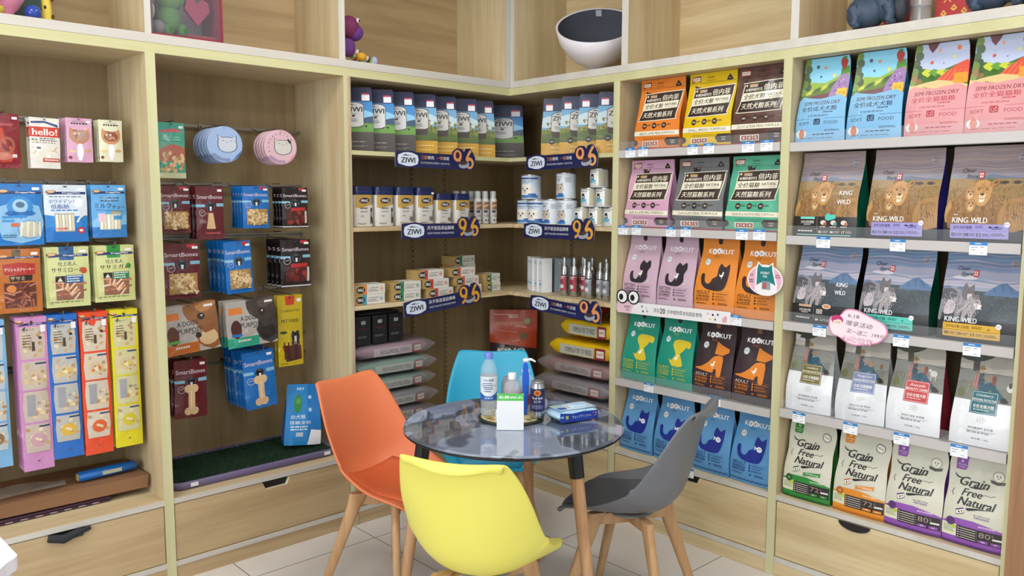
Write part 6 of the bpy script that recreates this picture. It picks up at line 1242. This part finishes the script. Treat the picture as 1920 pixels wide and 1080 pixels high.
def chair(col, pad, x, y, deg, lab):
    """the chair faces local -y"""
    t = thing('tulip_chair', lab, 'chair'); t.location = (x, y, .001); t.rotation_euler = (0, 0, math.radians(deg))
    b = B(); nt, nq = 34, 18; vs = [tuple(shell_pt(i / nt, j / nq * 2 - 1)) for i in range(nt + 1) for j in range(nq + 1)]
    fs = [(i * (nq + 1) + j, (i + 1) * (nq + 1) + j, (i + 1) * (nq + 1) + j + 1, i * (nq + 1) + j + 1) for i in range(nt) for j in range(nq)]
    b.add(vs, fs, M(col, .42), True); o = b.obj('seat_shell', t)
    md = o.modifiers.new('thickness', 'SOLIDIFY'); md.thickness = .011; md.offset = -1; md = o.modifiers.new('round', 'SUBSURF'); md.levels = 1; md.render_levels = 1
    b = B(); nt, nq = 16, 14; T0, T1 = .535, .925
    def pp(i, j, off):
        u = i / nt * 2 - 1; v = j / nq * 2 - 1; k = 1 - .18 * max(0, -u) ** 2 - .06 * u ** 4; return tuple(shell_pt(T0 + (T1 - T0) * (u + 1) / 2, v * .74 * k, off))
    def thick(i, j): u, v = abs(i / nt * 2 - 1), abs(j / nq * 2 - 1); return .004 + .017 * (1 - u ** 6) * (1 - v ** 6)
    N = (nt + 1) * (nq + 1); vs = [pp(i, j, thick(i, j)) for i in range(nt + 1) for j in range(nq + 1)] + [pp(i, j, .0012) for i in range(nt + 1) for j in range(nq + 1)]
    fs = [(i * (nq + 1) + j, (i + 1) * (nq + 1) + j, (i + 1) * (nq + 1) + j + 1, i * (nq + 1) + j + 1) for i in range(nt) for j in range(nq)]; fs += [tuple(N + k for k in f[::-1]) for f in fs]
    ed = [i * (nq + 1) for i in range(nt + 1)] + [nt * (nq + 1) + j for j in range(1, nq + 1)] + [i * (nq + 1) + nq for i in range(nt - 1, -1, -1)] + [j for j in range(nq - 1, 0, -1)]
    for k in range(len(ed)): a_, c_ = ed[k], ed[(k + 1) % len(ed)]; fs.append((a_, N + a_, N + c_, c_))
    b.add(vs, fs, M(pad, .5, bump=.15, scale=60), True); b.obj('seat_cushion', t)
    for sx in (-1, 1):
        for sy in (-1, 1):
            top, foot = Vector((sx * .105, -sy * .095 - .0, .413)), Vector((sx * .215, -sy * .205 + .0, 0)); b = B(); R = []
            dg = Vector((sx, -sy, 0)).normalized(); pr = Vector((-dg.y, dg.x, 0))
            for k, (w_, th) in ((0, (.016, .013)), (.5, (.022, .015)), (.86, (.028, .016)), (1, (.036, .016))):
                c = foot.lerp(top, k); rr_ = []
                for q in range(12): a = 2 * PI * q / 12; cx, cy = math.cos(a), math.sin(a); rr_.append(tuple(c + dg * w_ * (abs(cx) ** .6) * (1 if cx > 0 else -1) + pr * th * (abs(cy) ** .6) * (1 if cy > 0 else -1)))
                R.append(rr_)
            b.rings(R, BEECH); lg = b.obj('leg', t)
            b = B(); b.lathe([(.012, 0), (.012, .003)], M('3a342e', .6), 10, T=Matrix.Translation(foot)); b.obj('foot_pad', lg)
    b = B()
    for sg in (-1, 1):
        d = Vector((1, sg, 0)).normalized(); pr = Vector((-d.y, d.x, 0)); R = []
        for k in range(9): u = k / 4 - 1; c = d * u * .142; hz = .020 + .006 * u * u; zc = .393; R.append([tuple(c + pr * .013 + Vector((0, 0, zc - hz - .012 * (1 - u * u)))), tuple(c - pr * .013 + Vector((0, 0, zc - hz - .012 * (1 - u * u)))), tuple(c - pr * .013 + Vector((0, 0, zc + .012))), tuple(c + pr * .013 + Vector((0, 0, zc + .012)))])
        b.rings(R, BEECH, smooth=False)
    b.obj('under_frame', t)
    b = B(); b.lathe([(.085, .400), (.085, .406), (.07, .409)], M('8d8a84', .5), 24); b.obj('mount_plate', t)
    return t
chair('e27c50', 'cc6034', -1.228, -.665, 13, 'orange moulded chair with beech legs, left of the glass table')
chair('e6de66', '8f8636', -1.408, -1.415, 119, 'yellow moulded chair seen from behind, in front of the glass table')  # olive cushion: shade on the yellow pad is painted into its colour
chair('6e7178', '555860', -.682, -1.415, 200, 'grey moulded chair to the right of the glass table')
chair('27a3c8', '1f8fb4', -.635, -.575, -42, 'blue moulded chair tucked in behind the glass table')
# ------------------------------------------------------------------ glass table
t = thing('round_table', 'round table with a dark reflective glass top and three beech legs', 'table'); t.location = (-1.04, -1.152, .001)
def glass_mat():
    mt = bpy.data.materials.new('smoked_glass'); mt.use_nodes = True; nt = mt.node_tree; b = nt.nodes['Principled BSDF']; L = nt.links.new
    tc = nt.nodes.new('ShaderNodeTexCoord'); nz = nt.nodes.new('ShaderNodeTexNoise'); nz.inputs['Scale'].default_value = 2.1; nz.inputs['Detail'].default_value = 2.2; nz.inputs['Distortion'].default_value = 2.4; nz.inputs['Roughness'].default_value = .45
    cr = nt.nodes.new('ShaderNodeValToRGB'); e = cr.color_ramp.elements; e[0].position = .36; e[0].color = lin('424e5a'); e[1].position = .62; e[1].color = lin('838fa6')  # blue-grey swirls paint reflections into the glass colour
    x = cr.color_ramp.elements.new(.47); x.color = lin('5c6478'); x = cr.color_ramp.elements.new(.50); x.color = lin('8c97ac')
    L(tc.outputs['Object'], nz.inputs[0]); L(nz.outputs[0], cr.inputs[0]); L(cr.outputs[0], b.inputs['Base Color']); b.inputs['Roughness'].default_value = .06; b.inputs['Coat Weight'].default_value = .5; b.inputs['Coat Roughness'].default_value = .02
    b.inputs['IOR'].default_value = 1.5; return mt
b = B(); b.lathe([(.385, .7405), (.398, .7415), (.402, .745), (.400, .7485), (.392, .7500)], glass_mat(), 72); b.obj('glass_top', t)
b = B(); b.lathe([(.30, .728), (.392, .732), (.400, .736), (.400, .740), (.30, .7405)], M('1a1a20', .35), 72); b.obj('black_underside', t)
for th, r0, r1 in ((37, .315, .43), (-90, .30, .415), (157, .335, .435)):
    a = math.radians(th); top = Vector((r0 * math.cos(a), r0 * math.sin(a), .727)); ft = Vector((r1 * math.cos(a), r1 * math.sin(a), .012)); mid = top.lerp(ft, .14)
    b = B(); b.tube([ft, ft.lerp(mid, .5), mid], [.0155, .020, .0225], wood('turned_leg', 'c49a72', 'a87c55', 'Z', 2, .4), 18); lg = b.obj('leg', t)
    b = B(); b.tube([mid - (top - mid) * .02, top], [.0255, .0265], M('17181c', .3), 20); b.obj('black_sleeve', lg)
    b = B(); b.lathe([(.018, 0), (.018, .006), (.012, .012)], M('8a8a8c', .3, .8), 16, T=Matrix.Translation((ft.x, ft.y, 0))); b.obj('foot', lg)
b = B(); b.tube([(r0 * math.cos(math.radians(th)), r0 * math.sin(math.radians(th)), .722) for th, r0 in ((37, .31), (-90, .30), (157, .33), (37, .31))], .009, M('17181c', .4), 8); b.obj('steel_frame', t)
# ------------------------------------------------------------------ things on the table
TZ = .7525
def at(o, x, y, z=TZ, rz=-43): o.location = (x, y, z); o.rotation_euler = (0, 0, math.radians(rz)); return o
b = B(); b.lathe([(.115, 0), (.122, .002), (.122, .006), (.116, .008)], M('2a3028', .4), 48)
p = Print(.22, .22, .45); p.ell(.5, .5, .5, .5, 'c9b98a', 36)
for i in range(26):
    a = 2 * PI * i / 26; p.ell(.5 + .40 * math.cos(a), .5 + .40 * math.sin(a), .07, .035, ('2f5a3a', 'c4794a', 'e0d2ac', '3c7a5a', 'b8a04a')[i % 5], 10, a)
p.lay(b, lambda u, v, o: ((u - .5) * .224, (v - .5) * .224, .0082 + o), 1, 1); o = b.obj('round_tray'); tag(o, 'round patterned tray in the middle of the glass table', 'tray'); at(o, -1.005, -1.10)
TT = TZ + .0098
CL = lambda c='e6eef4', a=.20: M(c, .06, alpha=a)
def bottle(name, lab, parts, x, y, z=TT, rz=-43, cat='bottle'):
    t = thing(name, lab, cat); at(t, x, y, z, rz)
    for n, b in parts: b.obj(n, t)
    return t
# ethanol bottle
b1 = B(); b1.lathe([(.024, 0), (.030, .004), (.031, .02), (.029, .035), (.031, .05), (.031, .165), (.029, .182), (.018, .203), (.0135, .212), (.0135, .220)], CL(), 32)
b4 = B(); b4.lathe([(.028, .003), (.0295, .02), (.028, .035), (.0295, .05), (.0295, .158)], M('cfdde4', .05, alpha=.12), 28)
b2 = B(); b2.lathe([(.0313, .062), (.0313, .150)], M('e6ecf2', .4), 40, caps=False); p = Print(.081, .088, .4); p.poly([(0, 0), (1, 0), (1, .34), (.62, .18), (.38, .18), (0, .34)], '2c62b8'); p.text('75%酒精', .5, .86, .12, '34508c', w=.5); p.greek(.25, .75, .70, 3, .04, '4a6498'); p.greek(.3, .7, .46, 2, .05, '5a74a8'); p.rect(.1, .62, .9, .64, '6a8ac0'); p.text('消毒液', .5, .10, .09, 'e0e8f4', w=.4)
p.lay(b2, lambda u, v, o: ((.0314 + o) * math.sin((u - .5) * 2.6), -(.0314 + o) * math.cos((u - .5) * 2.6), .062 + v * .088), 12, 1)
b3 = B(); b3.lathe([(.0155, .214), (.0155, .234), (.014, .237)], M('6a86dc', .4), 24)
bottle('ethanol_bottle', 'tall clear bottle with a blue cap and blue and white label', (('bottle_body', b1), ('liquid', b4), ('label_band', b2), ('cap', b3)), -1.062, -1.040)
b1 = B(); b1.lathe([(.028, 0), (.033, .004), (.033, .095), (.028, .118), (.014, .130), (.0125, .140)], CL('e8e4ea', .3), 32); b2 = B(); b2.lathe([(.0335, .03), (.0335, .085)], M('c98aa0', .4, alpha=.7), 32, caps=False); b3 = B(); b3.lathe([(.0155, .134), (.0155, .155), (.014, .157)], M('e8e8ea', .35), 24)
bottle('clear_bottle', 'squat clear bottle with a white screw cap behind the green sign', (('bottle_body', b1), ('label_band', b2), ('cap', b3)), -.990, -1.090)
b1 = B(); b1.rings([rr(.062, .045, .014, z_) for z_ in (0, .12)] + [rr(.05, .036, .012, .135), rr(.024, .024, .011, .145)], CL('e6eef0', .3)); b2 = B(); b2.rings([rr(.058, .041, .012, z_) for z_ in (.003, .095)], M('d8c4cc', .2, alpha=.4)); b2.rings([rr(.063, .046, .014, z_) for z_ in (.03, .07)], M('b84458', .4, alpha=.8), caps=False)
b3 = B(); b3.lathe([(.015, .146), (.015, .160), (.010, .163), (.007, .168), (.007, .188), (.011, .190), (.011, .200), (.006, .203)], M('ecedef', .35), 20); b3.tube([(0, 0, .197), (.02, 0, .199), (.036, 0, .190)], [.006, .005, .0035], M('ecedef', .35), 10)
bottle('pump_bottle', 'clear hand gel bottle with a white pump, at the back of the tray', (('bottle_body', b1), ('gel', b2), ('pump', b3)), -.922, -1.093, rz=-40)
b1 = B(); b1.lathe([(.026, 0), (.028, .004), (.028, .10), (.024, .115), (.020, .118), (.020, .128), (.017, .130)], M('b8a4a8', .2, alpha=.55), 26); o = bottle('brown_capped_jar', 'small dim jar half hidden between the clear bottles', (('jar_body', b1),), -.958, -1.035, cat='jar')
b1 = B(); b1.rings([[(x * w_, y * .006, z_) for x, y in ((-1, -1), (1, -1), (1, 1), (-1, 1))] for z_, w_ in ((.008, .006), (.05, .008), (.09, .011), (.15, .013), (.195, .009), (.205, .004))], M('1f5fd0', .35), smooth=False); o = b1.obj('blue_handle_comb', bevel=.002); tag(o, 'upright blue plastic handle standing among the bottles', 'comb'); at(o, -.957, -1.128, TT - .007)
# drink can
b1 = B(); b1.lathe([(.020, 0), (.026, .006), (.0265, .012), (.0265, .118), (.022, .130), (.0225, .134)], M('b6b9be', .2, .9), 32); p = Print(.082, .085, .25); p.rect(0, 0, 1, 1, '20285c'); p.ell(.5, .82, .17, .13, 'c8862c'); p.ell(.5, .82, .09, .06, 'b83428'); p.text('Red Bull', .5, .60, .10, 'e0e0ea', w=.5, bold=.03); p.text('红牛', .5, .44, .12, 'e0e0ea', w=.36); p.greek(.2, .8, .26, 3, .03, '9aa0c8')
p.lay(b1, lambda u, v, o: ((.0266 + o) * math.sin((u - .5) * 3), -(.0266 + o) * math.cos((u - .5) * 3), .028 + v * .085), 14, 1); b2 = B(); b2.lathe([(.0225, .134), (.0235, .136), (.0225, .138), (.019, .1345), (.0, .1345)], M('c4c6ca', .2, .9), 28); b2.box(-.006, .006, -.012, .006, .1348, .1356, M('c4c6ca', .2, .9))
bottle('drink_can', 'slim silver and navy drink can right of the green sign', (('can_body', b1), ('can_lid', b2)), -.955, -1.190, rz=-46, cat='drink can')
b1 = B(); b1.lathe([(.0085, 0), (.0105, .002), (.0105, .036), (.007, .044), (.005, .046), (.005, .052)], M('e8e8ea', .4), 16); b2 = B(); b2.lathe([(.0062, .050), (.0055, .066), (.004, .068)], M('f0f0f2', .4), 14)
bottle('dropper_bottle', 'tiny white dropper bottle at the left edge of the green sign', (('bottle_body', b1), ('cap', b2)), -1.093, -1.128)
# wifi sign, its code left blank
W_, H_ = .095, .128; b1 = B(); R = Matrix.Rotation(math.radians(-11), 4, 'X'); p = Print(W_, H_, .35); p.rrect(0, 0, 1, 1, .05, 'dfe3e8'); p.poly([(0, .80), (1, .80), (1, .96), (.96, 1), (.04, 1), (0, .96)], '52b852'); p.text('免费Wi-Fi', .5, .895, .085, 'f2f6f2', w=.88, bold=.02)
b1.box(-W_ / 2, W_ / 2, 0, .0025, 0, H_, M('dfe3e8', .35), T=R); n = len(b1.v); p.lay(b1, lambda u, v, o: tuple(R @ Vector(((u - .5) * W_, -o, v * H_))), 1, 1); o1 = b1
b2 = B(); b2.box(-W_ / 2, W_ / 2, .004, .032, 0, .0025, M('e9edf1', .35)); b2.box(-.02, .02, .025, .0275, .0025, .03, M('e9edf1', .35))
t = thing('wifi_sign', 'upright white sign with a green header reading free Wi-Fi', 'sign'); at(t, -1.118, -1.218, TZ, -44); b1.obj('sign_plate', t); b2.obj('sign_base', t)
# wet wipes
b1 = B(); nx, na = 20, 20; R = []
for i in range(nx + 1):
    x = i / nx; X = (x - .5) * .185; q = ss(x, -.02, .14) * (1 - ss(x, .86, 1.02)) * .9 + .1; ring = []
    for k in range(na):
        a = 2 * PI * k / na; c, s_ = math.cos(a), math.sin(a); nn = .002 * noise.noise((X * 40, c * 3, s_ * 3)); ring.append((X, (.05 * (.88 + .12 * q) + nn) * abs(c) ** .4 * (1 if c > 0 else -1), .024 + (.021 * q + nn) * abs(s_) ** .5 * (1 if s_ > 0 else -1)))
    R.append(ring)
b1.rings(R, FOIL('a9cce6', .25)); p = Print(.165, .044, .3); p.rect(0, 0, 1, .82, '1f3fa6'); p.poly([(0, .82), (0, 1), (.3, .84), (.6, .95), (1, .82)], '1f3fa6'); p.text('ウェットティッシュ', .55, .48, .32, 'e6ecf8', w=.5); p.rect(.12, .25, .22, .75, '28362c'); p.rect(.135, .32, .205, .68, 'a8b48a'); p.text('つ', .9, .5, .4, 'd8a08a')
p.lay(b1, lambda u, v, o: ((u - .5) * .165, -.0512 - o + .004 * abs(2 * u - 1) ** 3, .004 + v * .036), 8, 2)
p = Print(.16, .08, .3); p.rect(0, 0, 1, 1, '9cc4e2'); p.poly([(.2, .1), (.35, .9), (.9, .95), (1, .3), (.7, .05)], 'c8d4dc', 2); p.ell(.75, .6, .18, .3, 'b07a5a'); p.ell(.45, .45, .12, .2, 'c8a888'); p.rrect(.05, .2, .28, .5, .04, '2a5aa8'); p.rect(.02, .7, .2, .85, 'c8d87a'); p.text('ペット', .55, .25, .14, '4a3a34', w=.3)
p.lay(b1, lambda u, v, o: ((u - .5) * .16, (v - .5) * .084, .0456 + o), 6, 4); b2 = B(); b2.rings([rr(.075, .045, .012, .0462), rr(.075, .045, .012, .052), rr(.069, .039, .010, .0545)], M('b4d0e8', .3))
t = thing('wet_wipes_pack', 'crinkled blue and white pack of wet wipes lying on the glass table', 'wipes pack'); at(t, -.845, -1.262, TZ + .001, -14); b1.obj('pack_body', t); o = b2.obj('flip_lid', t); o.location = (.02, 0, 0)
# ------------------------------------------------------------------ upper cubbies
UZ = 2.1875
b1 = B(); b1.lathe([(.0, -.035), (.05, -.030), (.095, -.008), (.135, .030), (.165, .085), (.178, .150), (.174, .1515), (.168, .148)], M('e6e3ea', .35), 56, caps=False); b2 = B(); b2.lathe([(.1695, .148), (.157, .09), (.130, .045), (.09, .015), (.045, -.005), (.0, -.010)], M('4a4e5a', .85, bump=.8, scale=70), 48, caps=False)
b3 = B(); b3.box(-.012, .014, .160, .163, .118, .146, M('c4c8d0', .4))
t = thing('pedestal_bowl', 'large white footed bowl tipped forward to show its speckled charcoal inside', 'bowl'); put(t, 'R', .440, .20, UZ + .001); t.scale = (1.13, 1.13, 1.13)
b0 = B(); b0.lathe([(.070, 0), (.073, .004), (.055, .012), (.040, .028), (.037, .045), (.045, .060), (.04, .075)], M('e6e3ea', .35), 40); b0.obj('foot', t)
for n_, q_ in (('bowl_body', b1), ('inner_lining', b2), ('sticker', b3)): o = q_.obj(n_, t); o.location = (0, .0, .088); o.rotation_euler = (math.radians(36), 0, math.radians(37))
# soft toy with striped legs
def blobs(items, mat_default=None):
    b = B()
    for (x, y, z), (rx, ry, rz_), c in items:
        n, mm = 14, 9; R = []
        for j in range(mm + 1): a = PI * (j + .12) / (mm + .24); R.append([(x + rx * math.sin(a) * math.cos(2 * PI * k / n), y + ry * math.sin(a) * math.sin(2 * PI * k / n), z - rz_ * math.cos(a)) for k in range(n)])
        b.rings(R, c if not isinstance(c, str) else M(c, .8, bump=.3, scale=80))
    return b
t = thing('plush_toy', 'purple plush toy with striped legs sitting at the cubby side', 'soft toy'); put(t, 'L', -.935, .10, UZ, 20)
blobs([((0, 0, .075), (.038, .035, .045), '6a3a86')]).obj('toy_body', t)
h = blobs([((.0, -.01, .165), (.050, .045, .052), '7a2c5a'), ((.028, -.015, .145), (.048, .042, .040), '6c3a90'), ((.052, -.015, .178), (.014, .012, .012), '6a9ac8')]).obj('toy_head', t)
blobs([((.018, -.048, .195), (.010, .006, .011), 'e8e8ec'), ((.020, -.053, .194), (.005, .004, .006), '22202a')]).obj('eye', h)
for k, sx in enumerate((0, 1)):
    b = B(); pts = [Vector((.03, -.02 + .05 * sx, .06)).lerp(Vector((.125, -.05 + .06 * sx, .020)), i / 9) for i in range(10)]
    for i in range(9): b.tube([pts[i], pts[i + 1]], .013, M(('e8e4d8', '5a3a4a', '8ac04a', 'e8e4d8', 'd87a3a')[i % 5], .8), 10)
    lg = b.obj('striped_leg', t); o = blobs([((.135, -.052 + .06 * sx, .024), (.022, .020, .022), 'c8708c'), ((.128, -.056 + .06 * sx, .024), (.018, .018, .024), 'a8b4d8')]).obj('paw', lg)
blobs([((.045, -.045, .035), (.026, .022, .020), 'dca82c')]).obj('belly_patch', t)
# boxed green plush behind a clear window
t = thing('plush_gift_box', 'gift box holding a green plush and hearts, in the second cubby', 'gift box'); put(t, 'L', -1.722, .02, UZ)
b = B(); RD = M('8a1f34', .4); b.box(-.13, .155, .0, .20, 0, .008, RD); b.box(.147, .155, 0, .20, .008, .38, RD); b.box(-.13, .147, .192, .20, .008, .38, M('8d8890', .5)); b.box(-.13, -.122, 0, .192, .008, .38, M('6a5a66', .4)); b.box(-.13, .155, 0, .20, .38, .388, RD); b.obj('box_shell', t)
b = B(); b.box(-.122, .147, .002, .004, .008, .38, M('c4c4d0', .05, alpha=.07)); b.obj('clear_window', t)
g = blobs([((-.035, .08, .075), (.05, .045, .07), '4a7a3c'), ((-.03, .07, .175), (.062, .05, .065), '5a8844'), ((-.065, .035, .205), (.016, .012, .018), 'e4e4e0'), ((-.01, .03, .208), (.016, .012, .018), 'e4e4e0'), ((-.065, .025, .205), (.007, .006, .008), '1c1c1e'), ((-.01, .02, .208), (.007, .006, .008), '1c1c1e'), ((-.055, .03, .03), (.02, .03, .03), '3c6a34'), ((.0, .03, .03), (.02, .03, .03), '3c6a34')]).obj('green_plush', t)
b = B(); b.prism([(.0, .0), (.05, .06), (.045, .095), (.02, .105), (0, .085), (-.02, .105), (-.045, .095), (-.05, .06)], -.01, .012, M('8a1f44', .6), T=Matrix.Translation((.072, .06, .065)) @ Matrix.Rotation(PI / 2, 4, 'X')); b.obj('heart', t)
b = blobs([((.04 + .09 * random.random(), .05, .17 + .12 * random.random()), (.006, .006, .006), 'e8b8c4') for _ in range(18)]); b.obj('bead_flowers', t)
blobs([((-.108, .06, .10), (.012, .03, .035), 'b8a890'), ((-.09, .04, .035), (.03, .03, .03), '6c6a72')]).obj('small_bear', t)
b = B(); b.box(-.02, .145, .03, .16, .009, .025, M('7a1a2c', .4)); b.obj('red_base', t)
# pink toy at the far left
t = thing('pink_toy', 'pink rounded plastic toy at the top left picture corner', 'toy'); put(t, 'L', -2.335, .10, UZ)
b = B(); b.lathe([(.03, .0), (.042, .006), (.04, .02), (.055, .035), (.078, .075), (.075, .12), (.05, .15)], M('d88ab0', .3), 30); b.obj('toy_shell', t)
b = B(); b.tube([(-.05, -.062, .09), (-.02, -.068, .05), (.04, -.068, .10)], .009, M('e0788a', .4), 10); b.obj('coral_band', t)
b = B(); b.lathe([(.02, 0), (.032, .012), (.028, .026), (.012, .032)], M('c8b44a', .4), 20, T=Matrix.Translation((-.03, -.055, .002))); b.obj('yellow_foot', t)
t = thing('blue_ball', 'small blue glossy ball beside the pink toy', 'ball'); put(t, 'L', -2.238, .085, UZ + .001); blobs([((0, 0, .028), (.028, .028, .028), M('2c4aa8', .15))]).obj('ball', t)
t = thing('spotted_giraffe_toy', 'yellow spotted toy neck standing in the leftmost cubby', 'toy'); put(t, 'L', -2.188, .12, UZ)
b = B(); b.tube([(0, 0, .0), (.004, 0, .05), (0, 0, .13), (.006, 0, .22)], [.020, .016, .015, .013], M('e0c84a', .45), 14); o = b.obj('neck', t); blobs([((.008 + .012 * (-1) ** i, -.012, .03 + i * .03), (.005, .005, .007), '4a3018') for i in range(6)]).obj('spots', o)
b = B(); b.box(-.065, .065, -.05, .05, 0, .30, M('24443a', .4)); o = b.obj('dark_green_box', bevel=.004); tag(o, 'dark green box standing behind the blue ball', 'box'); put(o, 'L', -2.225, .28, UZ + .001)
# red gift boxes, statues and a clear tube, right
def redbox(lab, s, w_, gold):
    b = B(); b.box(-w_ / 2, w_ / 2, -.05, .05, 0, .30, M('b01820', .4)); p = Print(w_, .30, .35)
    p.rect(0, .42, 1, 1, 'd8a83a' if gold else 'b01820'); 
    if gold: p.text('财', .5, .58, .18, 'b01820', bold=.01); p.text('旺', .5, .84, .16, 'b01820', bold=.01); p.ell(.5, .40, .5, .06, 'c01c24')
    else: p.text('福', .30, .52, .16, 'e0b450'); p.text('春', .72, .55, .16, 'e0b450')
    for i in range(5): x = .14 + i * .18; y = .12 + .05 * (i % 2); p.poly([(x - .06, y), (x, y + .05), (x + .06, y), (x, y - .03)], 'e0b450'); p.poly([(x - .03, y), (x, y + .025), (x + .03, y)], 'b01820')
    for i in range(3): x = .2 + i * .28; p.line([(x - .06, .25), (x, .30), (x + .06, .25)], .02, 'e0b450')
    p.lay(b, lambda u, v, o: ((u - .5) * w_, -.05 - o, v * .30), 1, 1); o = b.obj('red_gift_box'); tag(o, lab, 'gift box'); return o
put(redbox('red gift box with gold characters behind the left dark statue', 1.85, .15, True), 'R', 1.895, .23, UZ)
put(redbox('red gift box with gold pattern right of the clear tube', 2.2, .19, False), 'R', 2.192, .20, UZ)
def statue(lab, s, d, rz, k):
    t = thing('dark_statue', lab, 'statue'); put(t, 'R', s, d, UZ + .006, rz); c = M('34465c', .45, bump=.6, scale=60); c2 = M('262a34', .5, bump=.5, scale=60)
    blobs([((-.02, 0, .06), (.075, .05, .062), c), ((-.05, -.01, .05), (.04, .045, .05), c), ((.045, -.005, .085), (.045, .042, .07), c)]).obj('torso', t)
    blobs([((.07, -.02, .16), (.036, .034, .036), c2), ((.085, -.045, .155), (.02, .02, .018), c2)]).obj('head', t)
    for x, y in ((.06, -.035), (.075, .035), (-.06, -.035), (-.05, .04)):
        b = B(); b.tube([(x, y, .07), (x + .012, y - .004, .035), (x + .006, y - .004, .010)], [.024, .018, .016], c, 12); b.tube([(x + .004, y, .008), (x + .028, y - .008, .008)], [.013, .009], c, 10); b.obj('leg', t)
    blobs([((.10, -.02, .055), (.030, .030, .050), c2), ((.098, -.03, .10), (.018, .016, .022), M('56584e', .6))]).obj('small_figure', t)
statue('blue-black crouching statue in front of the gold-lettered box', 1.912, .055, 8, 0); statue('blue-black statue at the far top right', 2.320, .06, 0, 1)
b = B(); b.lathe([(.036, 0), (.036, .26)], CL('e8eaec', .3), 28); o1 = b; b = B(); b.lathe([(.037, .0), (.037, .004)], M('b8b8bc', .3), 28); b.lathe([(.0372, .068), (.0372, .072)], M('a8a8ac', .3), 28); b.tube([(-.004, 0, .005), (-.004, 0, .255)], .006, M('e8e8ea', .3), 8)
t = thing('clear_tube', 'clear plastic cylinder between the two red gift boxes', 'container'); put(t, 'R', 2.052, .13, UZ); o1.obj('tube_wall', t); b.obj('tube_fittings', t)
